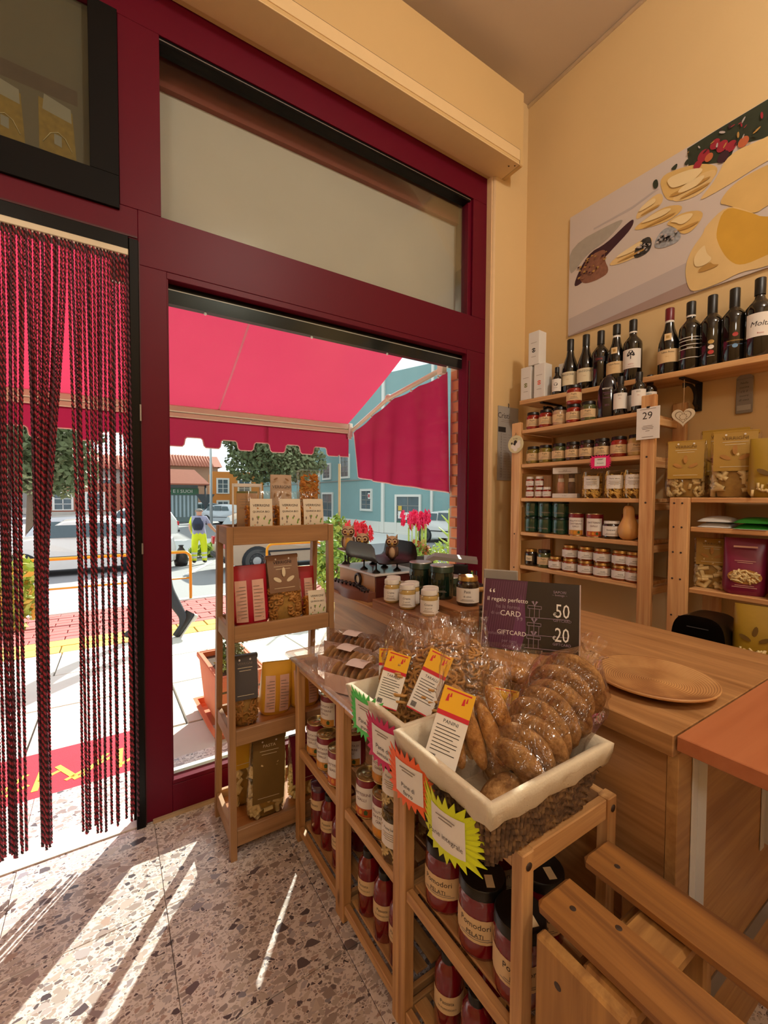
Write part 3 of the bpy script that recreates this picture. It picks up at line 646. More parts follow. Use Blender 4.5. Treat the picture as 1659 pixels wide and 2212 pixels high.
# left wing runs away along +y (its facade faces -x): local x axis = +y reversed so that outward normal is -x
T_ = TR(0, 0, 0)
def wing2(t, dirv, w, wins, extra=()):
    d = Vector((dirv[0], dirv[1], 0)).normalized(); n = Vector((d.y, -d.x, 0));
    if n.x > 0: n = -n
    T = Matrix(((d.x, -n.x, 0, 0), (d.y, -n.y, 0, 0), (0, 0, 1, 0), (0, 0, 0, 1)))
    def bb(name, par, m, *bs):
        m_ = MB(); m_.T = T
        for b in bs: m_.bx(*b)
        if T.determinant() < 0: m_.f = [f[::-1] for f in m_.f]
        return m_.build(name, MATS[m] if isinstance(m, str) else m, par)
    bb('wall', t, 'house_teal', (0, w, 0, 6, 0, 9)); bb('plinth', t, 'stone_white', (0, w, -.06, 0, 0, .62)); bb('string_course', t, 'house_grey', (0, w, -.05, 0, 3.05, 3.12))
    for x0, z0, x1, z1 in wins:
        fr = .13; wn = bb('window_frame', t, 'stone_white', (x0-fr, x0, -.09, .01, z0-fr, z1+fr), (x1, x1+fr, -.09, .01, z0-fr, z1+fr), (x0, x1, -.09, .01, z1, z1+fr), (x0, x1, -.09, .01, z0-fr, z0))
        bb('pane', wn, 'far_glass', (x0, x1, -.03, .01, z0, z1)); xm = (x0+x1)/2
        bb('glazing_bar', wn, 'house_grey', (xm-.025, xm+.025, -.05, -.02, z0, z1), *[(x0, x1, -.05, -.02, z0+(z1-z0)*k-.02, z0+(z1-z0)*k+.02) for k in (.25, .5, .75)])
    for nm, m, b in extra: bb(nm, t, m, b)
Zo = .77
wing2(t1, (0, 1), 22, [(.92, .55+Zo, 2.05, 1.62+Zo), (3.75, 2.6+Zo, 4.85, 3.9+Zo), (6.5, 2.6+Zo, 7.6, 3.5+Zo), (6.15, .0, 7.7, 1.45+Zo), (9.6, 2.6+Zo, 10.7, 3.9+Zo), (12.6, 2.6+Zo, 13.7, 3.9+Zo)], [('sign', 'stone_white', (.85, 1.12, -.14, -.1, 1.15+Zo, 1.5+Zo)), ('no_entry_disc', mat('sign_red', 'c03038', .5), (.9, 1.06, -.15, -.14, 1.24+Zo, 1.42+Zo))])
wing2(t1, (1.45, -4.15), 12, [(1.25, .1, 2.72, 1.28+Zo), (5.4, .8, 6.6, 2.2), (5.4, 4.0, 6.6, 5.6), (1.4, 4.0, 2.5, 5.6)], [('drainpipe', 'stone_white', (.18, .36, -.12, 0, 0, 9)), ('drainpipe', 'stone_white', (3.45, 3.58, -.10, 0, 0, 9)), ('notice', mat('paper_white', 'e6e2dc', .8), (1.35, 1.62, -.06, -.055, .85, 1.25)), ('notice', MATS['paper_white'], (1.75, 2.1, -.06, -.055, .8, 1.2)), ('notice', mat('notice_yellow', 'd8b24a', .7), (1.35, 1.6, -.06, -.055, 1.3, 1.55)), ('door_panel', 'kiosk_green', (1.25, 2.1, -.055, -.03, .1, .7))])
house('orange_house', 'orange apartment house with dark balconies in the distance', (8.6, 45, -.77), -.15, 9, 8, 4.5, 'house_orange', [(.6, 2.4, 1.5, 3.7), (2.6, 2.4, 3.6, 3.7), (.6, .2, 1.5, 1.5), (2.6, .2, 3.6, 1.5), (5.2, 2.4, 6.2, 3.7)])
house('brown_house', 'brown brick house left of the orange house in the distance', (4.6, 62, -.77), -.05, 8, 8, 6.0, 'house_brown', [(.8, 1.6, 1.7, 2.9), (3., 1.6, 3.9, 2.9), (.8, 3.8, 1.7, 5), (3., 3.8, 3.9, 5)], 'roof_tile')
house('grey_house', 'long grey house with a tiled roof far behind the kiosk', (-22, 60, -.77), .0, 24, 9, 5.2, 'house_grey', [(2+3.2*k, 2.2, 3.3+3.2*k, 3.9) for k in range(7)], 'roof_tile')
house('pink_house', 'low pink-walled house seen through the string curtain', (-4.5, 44, -.77), 0, 7.2, 6, 3.1, 'roof_tile', [(.8, .9, 1.9, 2.2), (3, .9, 4.1, 2.2)])
k_ = thing('kiosk', 'green kiosk with red tiled roof and lettered sign, left edge of the window', 'kiosk', (2.6, 37, -.77), -.12)
MB().bx(0, 3.4, 0, 3, 0, 2.9).build('walls', mat('kiosk_grey', '6e7f80', .6, var=.2, vscale=3), k_)
m_ = MB()
for i in range(12): m_.bx(.1+i*.28, .24+i*.28, -.05, 0, .4, 2.1)
m_.build('shutter_slats', mat('kiosk_slat', 'a8b8c0', .5), k_)
MB().bx(-.05, 3.45, -.1, 0, 2.15, 2.65).build('sign_board', MATS['kiosk_green'], k_); m_ = MB(); m_.text('CINO E I SUOI', 1.75, 2.4, .36, 0, y=-.105, sx=1.1); m_.build('lettering', MATS['paper_white'], k_)
m_ = MB(); m_.add([(-.9, -.9, 3.0), (4.2, -.9, 3.0), (3.2, 1.5, 4.2), (.2, 1.5, 4.2), (-.9, 3.8, 3.0), (4.2, 3.8, 3.0)], [(0, 1, 2, 3), (1, 5, 2), (2, 5, 4, 3), (0, 3, 4)]); m_.bx(-.9, 4.2, -.9, 3.8, 2.9, 3.0); m_.build('roof', MATS['roof_tile'], k_)
m_ = MB(); m_.tube([(3.9, -.6, 0), (3.9, -.6, 3)], .07, 6); m_.build('post', mat('kiosk_dark', '3c4248', .6), k_)
m_ = MB(); m_.poly([(3.2, -.62, 2.2), (4.6, -.62, 2.2), (3.9, -.62, 1.1)]); m_.T = TR(0, .02, 0); m_.poly([(3.9, -.62, 1.1), (4.6, -.62, 2.2), (3.2, -.62, 2.2)]); m_.build('triangular_sign_back', MATS['kiosk_dark'], k_)

# ---- people
def figure(joints, edges, loc, rz, name, label, paint, mats, group=None):
    """one continuous skinned body; paint(co) -> material index"""
    names = list(joints); me = bpy.data.meshes.new(name); me.from_pydata([joints[n][0] for n in names], [(names.index(a), names.index(b)) for a, b in edges], [])
    o = bpy.data.objects.new(name, me); COL.objects.link(o); sk = o.modifiers.new('skin', 'SKIN'); sk.use_smooth_shade = True
    for i, n in enumerate(names):
        r = joints[n][1]; me.skin_vertices[0].data[i].radius = (r, r) if not isinstance(r, tuple) else r
        me.skin_vertices[0].data[i].use_root = (n == 'pelvis')
    sb_ = o.modifiers.new('sub', 'SUBSURF'); sb_.levels = 2; sb_.render_levels = 2
    dg = bpy.context.evaluated_depsgraph_get(); em = bpy.data.meshes.new_from_object(o.evaluated_get(dg)); bpy.data.objects.remove(o)
    t = thing(name, label, 'person', loc, rz, group)
    for m in mats: em.materials.append(m)
    for p in em.polygons: p.use_smooth = True; p.material_index = paint(p.center)
    obj('body', em, t); return t
BE = [('pelvis', 'waist'), ('waist', 'chest'), ('chest', 'neck'), ('neck', 'head0'), ('head0', 'head1'), ('head1', 'head2')]
for s in 'LR': BE += [('chest', 'sh'+s), ('sh'+s, 'el'+s), ('el'+s, 'wr'+s), ('wr'+s, 'ha'+s), ('pelvis', 'hip'+s), ('hip'+s, 'kn'+s), ('kn'+s, 'an'+s), ('an'+s, 'to'+s)]
mat('skin', 'c98f74', .55, var=.05); mat('hi_vis', 'd6e01a', .6, var=.12, vscale=9); mat('hi_vis_band', 'c9ccd0', .35); mat('work_shirt', '9d9ab4', .8, var=.08); mat('hair_grey', '8a827c', .8); mat('navy', '242a44', .7, var=.15); mat('boots', '1e1c1c', .6)
J = dict(pelvis=((0, 0, .86), (.16, .13)), waist=((0, .01, 1.05), (.17, .14)), chest=((0, .03, 1.27), (.19, .14)), neck=((0, .05, 1.42), .065), head0=((0, .07, 1.50), .078), head1=((0, .08, 1.57), .095), head2=((0, .08, 1.64), .07))
J.update(shL=((-.19, .03, 1.36), .075), elL=((-.25, .06, 1.10), .052), wrL=((-.22, .18, .92), .04), haL=((-.21, .24, .88), .042), shR=((.19, .03, 1.36), .075), elR=((.30, .10, 1.13), .052), wrR=((.42, .22, .97), .04), haR=((.46, .27, .92), .042))
for s, x in (('L', -.11), ('R', .12)): J.update({'hip'+s: ((x, 0, .80), .115), 'kn'+s: ((x*1.15, .02, .44), .095), 'an'+s: ((x*1.25, -.01, .10), .075), 'to'+s: ((x*1.35, .13, .05), .05)})
def paint_w(c):
    if c.z < .10: return 4
    if .17 < c.z < .24 or .30 < c.z < .36: return 1
    if c.z < .90 and abs(c.x) < .24: return 0
    if c.z > 1.58 or (c.z > 1.5 and c.y < .06): return 5 if c.y < .0 or c.z > 1.66 else 3
    if c.z > 1.44: return 3
    if abs(c.x) > .235 and c.z < 1.2: return 3
    if c.x < -.2: return 0
    return 2
wk_ = figure(J, BE, (2.26, 13.75, gz(13.75)-.02), -.30, 'person', 'street worker in hi-vis yellow trousers and grey shirt, seen from behind, sweeping', paint_w, [MATS[k] for k in ('hi_vis', 'hi_vis_band', 'work_shirt', 'skin', 'boots', 'skin')])
def head_parts(t, c, r, d, hair, cap=1.):
    """hair, ears, nose, eyes and mouth on a head centred at c, looking along d"""
    d = Vector(d).normalized(); s = Vector((-d.y, d.x, 0)); c = Vector(c)
    m_ = MB(); m_.sph(tuple(c-d*r*.16+Vector((0, 0, r*.22))), (r*1.03, r*1.03, r*1.0*cap), 14, 10); m_.build('hair', hair, t)
    for k in (-1, 1):
        m_ = MB(); m_.sph(tuple(c+s*k*r*.98), (r*.16, r*.2, r*.28), 8, 6); m_.build('ear', MATS['skin'], t)
        m_ = MB(); m_.sph(tuple(c+d*r*.88+s*k*r*.36+Vector((0, 0, r*.02))), r*.10, 8, 6); m_.build('eye', MATS['boots'], t)
    m_ = MB(); q = c+d*r*.95; m_.tube([tuple(q+Vector((0, 0, r*.1))), tuple(q+d*r*.25-Vector((0, 0, r*.25))), tuple(q-Vector((0, 0, r*.32)))], [r*.07, r*.15, r*.05], 6); m_.build('nose', MATS['skin'], t)
    m_ = MB(); m_.tube([tuple(c+d*r*.86+s*k*r*.28-Vector((0, 0, r*.55))) for k in (-1, 0, 1)], r*.05, 5); m_.build('mouth', MATS['tail_red'], t)
head_parts(wk_, (0, .08, 1.575), .095, (0, 1, 0), MATS['hair_grey'], .55)
bp_ = thing('backpack', "dark blue backpack on the street worker's back", 'backpack', (2.26, 13.75, gz(13.75)-.02), -.30)
m_ = MB(); m_.grid(lambda u, v: (.135*math.sin(2*PI*u)*(1-.35*v**3)*(.8+.4*math.sin(PI*v)), -.20+.085*math.cos(2*PI*u)*math.sin(PI*min(1, .12+v*.86)), 1.02+.37*v), 16, 10); m_.build('pack', MATS['navy'], bp_)
m_ = MB(); m_.grid(lambda u, v: (.08*(2*u-1), -.29-.02*math.sin(PI*u), 1.06+.14*v), 6, 3); m_.build('front_pocket', mat('navy_dark', '191c30', .7), bp_)
m_ = MB(); m_.tube([(-.02, -.30, 1.18), (.02, -.30, 1.10)], .008, 5); m_.build('red_tag', MATS['sign_red'], bp_)
br = thing('broom', 'long-handled grabber held out to the right by the street worker', 'broom', (2.26, 13.75, gz(13.75)-.02), -.30)
m_ = MB(); m_.tube([(.44, .25, .95), (.88, .35, .42)], .016, 6); m_.build('handle', mat('broom_black', '26242a', .6), br); m_ = MB(); m_.tube([(.86, .34, .45), (.97, .37, .25)], [.05, .10], 7); m_.build('head', MATS['broom_black'], br)
bg_ = thing('rubbish_bag', 'black rubbish bag standing left of the street worker', 'bag', (1.75, 13.6, gz(13.6)-.03)); m_ = MB(); m_.lathe([(0, 0), (.17, .02), (.2, .18), (.13, .42), (.05, .55), (.08, .6)], 12); m_.build('sack', mat('bag_black', '1a1a20', .3, bump=.8, bscale=20), bg_)
# passer-by striding left; only the trailing foot clears the red mullion
J2 = dict(pelvis=((0, 0, .92), .13), waist=((0, 0, 1.08), .14), chest=((-.02, 0, 1.30), .15), neck=((-.04, 0, 1.47), .06), head0=((-.05, 0, 1.55), .075), head1=((-.055, 0, 1.62), .092), head2=((-.05, 0, 1.69), .07))
J2.update(shL=((-.02, -.16, 1.40), .07), elL=((.04, -.2, 1.14), .05), wrL=((-.04, -.2, .94), .038), haL=((-.07, -.2, .87), .04), shR=((-.02, .16, 1.40), .07), elR=((-.02, .2, 1.14), .05), wrR=((-.12, .2, .97), .038), haR=((-.15, .2, .92), .04),
          hipL=((.02, -.09, .85), .10), knL=((.10, -.09, .50), .068), anL=((.255, -.09, .20), .042), toL=((.235, -.09, .06), .03), hipR=((-.03, .09, .85), .10), knR=((-.16, .09, .48), .072), anR=((-.12, .09, .10), .045), toR=((-.27, .09, .045), .035))
ps_ = figure(J2, BE, (.385, 4.95, gz(4.95)), .05, 'person', 'passer-by in dark trousers striding past behind the red mullion, trailing foot showing', lambda c: 0 if c.z < .98 and abs(c.y) < .17 else (2 if c.z > 1.45 or c.z < 1. else 1), [mat('dark_trousers', '2e3038', .8), mat('dark_coat', '3a3440', .8), MATS['skin']])
head_parts(ps_, (-.055, 0, 1.62), .092, (-1, 0, 0), mat('hair_dark', '2c2420', .7))
sh = thing('shoe', 'black low shoe with a pale sole on the trailing foot of the passer-by', 'shoe', (.385, 4.95, gz(4.95)), .05)
m_ = MB()
def shoe(u, v):
    a = 2*PI*u; L = -.13+.27*v; w_ = .045*(math.sin(PI*min(1, .15+.8*v))**.5); h = .045+.035*(v > .5)*(v-.5)*2
    return (L, w_*math.cos(a), h*math.sin(a)*(1 if math.sin(a) > 0 else .55))
sT = TR(.262, -.09, .112) @ RY(-.95)
m_.T = sT; m_.grid(shoe, 14, 12); m_.build('upper', mat('shoe_black', '1c1c20', .35), sh)
m_ = MB(); m_.T = sT; m_.bx(-.13, .145, -.042, .042, -.04, -.022, ch=.008); m_.bx(.07, .145, -.036, .036, -.06, -.03, ch=.006); m_.build('sole', mat('sole_pale', 'c8c4bc', .7), sh)

# ---- string curtain in the doorway
cu = thing('string_curtain', 'wine-red twisted rope curtain hanging in the open doorway', 'curtain', (0, 1.768, 2.07))
part(cu, 'header_rail', MB().bx(-.945, .070, 1.760, 1.778, 2.066, 2.088, ch=.002), mat('rail_alu', 'c6b9a0', .35, .5))
mat('cord_dark', '2a0d12', .7); mat('cord_red', '9c2438', .55, var=.15); mat('cord_mauve', '6d3346', .6, var=.15)
N = 104; GA = [(-.305, .30, .030), (-.165, .34, .045), (-.29, .0, 0)]
for i in range(N):
    x0 = .066-.0097*i; z1 = .065+.035*max(0, -x0)+U(-.012, .02)
    # gather some cords into bunches further down
    tx = x0+U(-.012, .012)
    if -.215 < x0 < -.105: tx = -.188+(x0+.16)*.30+U(-.004, .004)
    elif -.105 <= x0 < -.07: tx = x0+.012
    elif -.30 < x0 <= -.215: tx = -.262+(x0+.258)*.75+U(-.01, .006)
    elif x0 <= -.30: tx = x0+U(-.02, .02)
    ph = U(0, 6.28); dy = U(-.010, .010) + (.014 if i % 3 == 0 else -.006); nR = 430 if i < 60 else 300; v = []; f = []; mi = []
    for k in range(nR+1):
        s = k/nR; z = 2.068+(z1-2.068)*s; e = min(1, s/.62); e = e*e*(3-2*e)
        cx = x0+(tx-x0)*e+.0012*math.sin(s*9+ph); cy = 1.768+dy*min(1, s*4)+.002*math.sin(s*7+ph); a0 = ph+s*2*PI*92
        for q in range(6):
            a = a0+q*PI/3; r = .0046 if q % 3 else .0026; v.append((cx+r*math.cos(a), cy+r*math.sin(a), z))
    for k in range(nR):
        for q in range(6): f.append((k*6+q, k*6+(q+1) % 6, (k+1)*6+(q+1) % 6, (k+1)*6+q)); mi.append(0 if q < 3 else 1)
    m_ = MB(); m_.v = v; m_.f = f; m_.m = mi; m_.s = [True]*len(f); part(cu, 'cord', m_, [MATS['cord_dark'], MATS['cord_red'] if i % 4 else MATS['cord_mauve']])
# ================================================================ goods: one build of each kind
mat('ink', '2a2320', .7); mat('ink_soft', '8a7c70', .8); mat('label_kraft', 'd8b98c', .75, var=.06); mat('label_white', 'e4ded6', .7, var=.04); mat('label_cream', 'ddcfae', .7, var=.05)
mat('lid_black', '15120f', .35); mat('lid_gold', 'b08a4a', .3, .7); mat('lid_white', 'd9d4cc', .4); mat('lid_silver', 'b8b8b8', .3, .7); mat('capsule_black', '161412', .4); mat('capsule_red', '6a1420', .35)
mat('tomato', '720c18', .12, var=.18, vscale=30, coat=.7); mat('wine_glass', '0f0c0a', .06, var=.1, coat=.8); mat('ink_gold', 'b89454', .4, .4); mat('ink_red', 'b03028', .6); mat('card_white', 'e6e2dc', .6)
def gloss(name, col, v=.25, s=40): return mat(name, col, .12, var=v, vscale=s, coat=.8)
JAR_C = {'green': '4c5230', 'olive': '7a6a28', 'brown': '3c2418', 'red': '8c2414', 'amber': 'a8742c', 'dark': '261a14', 'cream': 'b89a5c', 'honey': '8a3c10', 'mushroom': 'b89878'}
def lines(m, zs, half, r, mi, wrap=True, y=0.):
    for z, k in zs:
        if wrap: m.arc(r, z, z+.0016, half*k, mi, 6)
        else: m.bx(-half*k, half*k, y, y+.0003, z, z+.0018, mi)
def jar_kind(kind, r, h, body, lid, label, texts, lz=(.18, .60), half=1.35, neck=.80, liph=.16, lidr=.88):
    b = MB(); b.lathe([(0, 0), (r*.88, 0), (r*.97, .003), (r, .009), (r, .009), (r, h*(1-liph)*.86), (r*.97, h*(1-liph)*.93), (r*neck, h*(1-liph)), (r*neck, h*(1-liph*.5))], 22)
    l = MB(); q = r*lidr; z0 = h*(1-liph); l.lathe([(q*.98, z0), (q*1.02, z0+.002), (q*1.02, z0+.002), (q, z0+.004), (q, h-.003), (q*.95, h), (q*.95, h), (q*.86, h-.0006), (0, h-.0006)], 22)
    a = MB(); R = r+.0006; a.arc(R, h*lz[0], h*lz[1], half, 0)
    for s_, z, sz in texts: a.text(s_, 0, h*z, sz, 1, wrap=R+.0003)
    zz = h*lz[0]; lines(a, [(zz+.006, .45), (zz+.010, .35)], half, R+.0003, 2)
    proto(kind, [('glass', b.mesh('glass', body)), ('lid', l.mesh('lid', lid)), ('label', a.mesh('label', [label, MATS['ink'], MATS['ink_soft']]), 0)])
for k, c in JAR_C.items(): gloss('jar_'+k, c)
for k in ('green', 'olive', 'brown', 'red', 'amber', 'dark', 'cream', 'mushroom'):
    jar_kind('deli_'+k, .034, .090, MATS['jar_'+k], MATS['lid_black'], MATS['label_kraft'], [('Puglia', .50, .011), ('CONSERVE', .36, .006)], half=1.5)
jar_kind('jam', .037, .064, MATS['jar_honey'], MATS['lid_gold'], MATS['label_white'], [('miele', .42, .010)], lz=(.14, .66), half=1.5, liph=.2)
jar_kind('green_tin', .038, .080, gloss('tin_green', '16402e', .2), mat('tin_lid', '0e2a1e', .35), MATS['tin_green'], [('OLIO', .45, .010)], lz=(.2, .7), half=1.5, neck=.98, liph=.12, lidr=1.0)
jar_kind('red_jam', .036, .078, MATS['jar_dark'], MATS['lid_white'], MATS['label_white'], [('Amarena', .5, .010)], lz=(.16, .72), half=1.5)
jar_kind('sauce', .0285, .083, MATS['jar_cream'], MATS['lid_white'], MATS['label_white'], [('Crema', .46, .010), ('di carciofi', .32, .006)], lz=(.10, .62), half=1.4, neck=.86, liph=.2, lidr=.95)
jar_kind('sauce_big', .038, .098, MATS['jar_dark'], MATS['lid_gold'], MATS['label_white'], [('Patè', .5, .013), ('di olive', .34, .009)], lz=(.12, .62), half=1.4)
jar_kind('olive_jar', .043, .118, gloss('olive_dark', '12241a', .2), mat('lid_dark_green', '20352a', .3), MATS['olive_dark'], [('OLIVE', .4, .012)], half=1.0, liph=.2, lidr=1.0, neck=.95)
jar_kind('tomato_jar', .047, .138, MATS['tomato'], MATS['lid_black'], MATS['label_kraft'], [('Pomodori', .50, .016), ('PELATI', .37, .012)], lz=(.26, .60), half=1.75, neck=.90, liph=.15, lidr=.98)
jar_kind('honey_small', .034, .086, MATS['jar_dark'], MATS['lid_gold'], MATS['label_cream'], [('Miele', .45, .011)], lz=(.3, .62), half=.5)
# spice pots, tall slim
jar_kind('spice', .021, .055, gloss('spice_red', '8c2410'), MATS['lid_white'], MATS['label_white'], [('peperoncino', .5, .005)], lz=(.15, .6), half=1.4, liph=.24)
# printed food tins
def can_kind(kind, r, h, texts, band='7c1620', pic='c88a34'):
    b = MB(); b.lathe([(0, .001), (r*.94, .001), (r*.94, 0), (r, 0), (r, .003), (r*.975, .004), (r*.975, h-.004), (r, h-.003), (r, h), (r*.94, h), (r*.94, h-.003), (r*.94, h-.003), (r*.8, h-.0035), (r*.78, h-.0025), (0, h-.003)], 24, 0)
    p = MB(); p.lathe([(r*.985, .004), (r*.985, h-.004)], 24, 0)
    R = r*.985+.0005; p.arc(R, .006, h*.80, 1.05, 1, 16); p.arc(R+.0003, .006, h*.26, .95, 2, 14)
    v = [];
    p.add([(R*math.sin(a)*1.006, -R*math.cos(a)*1.006, z) for a, z in ((-1.05, h*.80), (0, h*.90), (1.05, h*.80))], [(0, 2, 1)], 1)
    for s_, z, sz in texts: p.text(s_, 0, h*z, sz, 3, wrap=R+.0006)
    for k in range(3): a = -.5+.45*k; p.add([((R+.0008)*math.sin(a+d)*1., -(R+.0008)*math.cos(a+d), h*.17+e) for d, e in ((-.12, -.007), (.12, -.007), (.16, .002), (0, .008), (-.16, .002))], [(0, 1, 2, 3, 4)], 4 if k == 2 else 5)
    tab = MB(); tab.T = TR(0, -.006, h-.0018); tab.lathe([(.009, 0), (.012, 0), (.012, .001), (.009, .001), (.009, 0)], 12)
    proto(kind, [('tin', b.mesh('tin', mat('tinplate', 'c9b98c', .25, .9))), ('label', p.mesh('label', [mat('can_'+kind, band, .35, var=.08), MATS['label_white'], mat('can_pic_'+kind, pic, .5, var=.3, vscale=60), mat('can_ink', '5a1c24', .6), mat('can_leaf', '3f5a2c', .6), mat('can_fruit', 'd88c20', .5)]), 0), ('ring_pull', tab.mesh('ring_pull', MATS['tinplate']), 0)])
can_kind('can_v', .0365, .108, [('VELLUTATA DI', .66, .0095), ('DATTERINI', .53, .0105), ('GIALLI', .42, .0105)])
can_kind('can_d', .0365, .108, [('DATTERINI', .62, .0115), ('GIALLI', .48, .0115)], pic='b8501c')
# bottles
def bottle_kind(kind, prof, glass, cap, capz, texts=(), label=None, extra=None, seg=22, tex_mi='ink'):
    b = MB(); b.lathe(prof, seg); H_ = prof[-1][1]
    c = MB(); rr = max(r for r, z in prof if z >= capz)+.0012; c.lathe([(rr, capz), (rr, H_-.001), (rr*.92, H_+.001), (0, H_+.001)], 16)
    parts = [('glass', b.mesh('glass', glass)), ('capsule', c.mesh('capsule', cap))]
    if label:
        R, z0, z1, half, m = label; a = MB(); a.arc(R+.0006, z0, z1, half, 0)
        for s_, z, sz, mi in texts: a.text(s_, 0, z, sz, mi, wrap=R+.001, shear=.25 if mi == 1 and sz > .016 else 0)
        if extra: extra(a, R+.001)
        parts.append(('label', a.mesh('label', [m, MATS[tex_mi], MATS['ink_gold'], MATS['ink_red']]), 0))
    proto(kind, parts)
def bord(h=.29, r=.038): return [(0, .004), (r*.7, .004), (r*.9, 0), (r, .006), (r, h*.60), (r*.96, h*.645), (r*.7, h*.70), (r*.42, h*.745), (.0145, h*.79), (.0145, h*.975), (.0155, h*.98), (.0155, h*.995), (.013, h), (0, h)]
def burg(h=.285, r=.041): return [(0, .004), (r*.7, .004), (r*.9, 0), (r, .006), (r, h*.44), (r*.95, h*.50), (r*.75, h*.60), (r*.5, h*.70), (.016, h*.80), (.0145, h*.86), (.0145, h*.975), (.0158, h*.98), (.0158, h*.995), (.013, h), (0, h)]
def seal(a, R): a.arc(R, .160, .186, .32, 2, 8)
def treelogo(a, R):
    for x, z, s in ((-.006, .128, .009), (.006, .128, .009), (0, .136, .010), (-.011, .122, .006), (.011, .122, .006)):
        a.add([((R)*math.sin((x+s*math.cos(t))/R), -R*math.cos((x+s*math.cos(t))/R), z+s*.8*math.sin(t)) for t in [k*.7 for k in range(9)]], [tuple(range(9))], 1)
    a.add([(R*math.sin(x/R), -R*math.cos(x/R), z) for x, z in ((-.002, .105), (.002, .105), (.0015, .122), (-.0015, .122))], [(0, 1, 2, 3)], 1)
W_ = MATS
bottle_kind('wine_burg', burg(), W_['wine_glass'], W_['capsule_black'], .228, [('MAZZONE', .098, .013, 1), ('rosso', .075, .007, 2)], (.041, .045, .113, 1.2, W_['label_cream']))
bottle_kind('wine_plain', bord(.282), W_['wine_glass'], W_['capsule_black'], .218, [('CAVA', .14, .012, 3)], (.038, .128, .152, .7, mat('label_dark', '1c0f12', .5)))
bottle_kind('wine_seal', burg(.29), W_['wine_glass'], W_['capsule_black'], .246, [('Tullum Rosso', .098, .009, 1), ('terre', .08, .006, 2)], (.041, .055, .110, 1.25, mat('label_tan', 'd9bb8c', .7)), lambda a, R: None)
bottle_kind('wine_red_seal', burg(.29), W_['wine_glass'], W_['capsule_red'], .238, [('Tullum Rosso', .098, .009, 1), ('terre', .08, .006, 2)], (.041, .055, .110, 1.25, MATS['label_tan']))
bottle_kind('wine_tree', bord(.288, .039), W_['wine_glass'], W_['capsule_black'], .235, [('SANTO', .082, .007, 3), ('Montepulciano', .072, .005, 3)], (.039, .064, .150, 1.15, W_['label_white']), treelogo)
def stripes(a, R):
    for z in (.125, .108, .092, .055): a.arc(R, z, z+.0025, 1.1, 0)
bottle_kind('wine_lines', bord(.29, .041), W_['wine_glass'], W_['capsule_black'], .235, [('omne', .098, .009, 0)], (.0405, .137, .1395, 1.1, W_['label_white']), stripes)
def medals(a, R):
    for z, m in ((.100, 2), (.080, 0), (.060, 3)): a.add([(R*math.sin((.010*math.cos(t))/R), -R*math.cos((.010*math.cos(t))/R), z+.0085*math.sin(t)) for t in [k*.57 for k in range(11)]], [tuple(range(11))], m)
bottle_kind('wine_medals', bord(.29, .040), W_['wine_glass'], W_['capsule_black'], .218, [], (.040, .045, .046, .3, W_['label_white']), medals)
bottle_kind('wine_discs', bord(.29, .040), W_['wine_glass'], W_['capsule_black'], .218, [('PRIMADONNA', .085, .008, 2)], (.040, .070, .071, .6, mat('disc_blue', '6a94bc', .5)), lambda a, R: [a.add([(R*math.sin((.009*math.cos(t))/R), -R*math.cos((.009*math.cos(t))/R), z+.008*math.sin(t)) for t in [k*.57 for k in range(11)]], [tuple(range(11))], m) for z, m in ((.108, 3), (.066, 0))])
bottle_kind('wine_molta', bord(.30, .043), W_['wine_glass'], W_['capsule_black'], .240, [('Molta', .125, .026, 1), ('Rosso', .092, .008, 3)], (.043, .080, .165, 1.05, W_['label_white']))
bottle_kind('oil', [(0, .003), (.022, 0), (.027, .004), (.027, .108), (.024, .120), (.013, .130), (.012, .165), (.012, .172), (0, .172)], W_['wine_glass'], W_['capsule_black'], .138, [('EVO', .088, .008, 1), ('olio', .074, .006, 3)], (.027, .030, .098, 1.25, W_['label_white']))
bottle_kind('oil_small', [(0, .003), (.020, 0), (.024, .004), (.024, .080), (.020, .095), (.011, .104), (.010, .142), (.010, .145), (0, .145)], W_['wine_glass'], W_['capsule_black'], .118, [('PUGLIA', .036, .005, 1)], (.024, .018, .082, 1.2, W_['label_white']), lambda a, R: a.add([(R*math.sin((.009*math.cos(t))/R), -R*math.cos((.009*math.cos(t))/R), .054+.009*math.sin(t)) for t in [k*.57 for k in range(11)]], [tuple(range(11))], 1))
bottle_kind('passata', [(0, .003), (.028, 0), (.032, .005), (.032, .125), (.030, .140), (.022, .155), (.017, .162), (.017, .178), (0, .178)], W_['tomato'], W_['lid_black'], .158, [('Passata', .092, .011, 1), ('DI POMODORO', .078, .006, 1)], (.032, .066, .106, 1.5, W_['label_kraft']))
bottle_kind('passata_tall', [(0, .003), (.028, 0), (.031, .005), (.031, .150), (.030, .165), (.029, .172), (.029, .172), (0, .172)], W_['tomato'], gloss('lid_plum', '4a2438'), .150, [('Passata', .105, .011, 1)], (.031, .088, .122, 1.5, W_['label_kraft']))
# flat flask bottle
b = MB(); b.T = Matrix.Diagonal((1, .5, 1, 1)); b.lathe([(0, 0), (.034, 0), (.042, .01), (.043, .08), (.040, .13), (.032, .165), (.020, .185), (.006, .194), (0, .196)], 24)
f_ = MB(); f_.text('amaro', 0, .135, .016, 0, y=-.0215); lines(f_, [(.115, .018), (.108, .012), (.092, .016)], 1., 0, 1, False, -.0222); f_.text('35%', 0, .06, .012, 1, y=-.0222)
proto('flask', [('glass', b.mesh('glass', gloss('flask_glass', '140a16', .1))), ('print', f_.mesh('print', [MATS['label_white'], mat('ink_violet', '7a4a6c', .6)]), 0)])
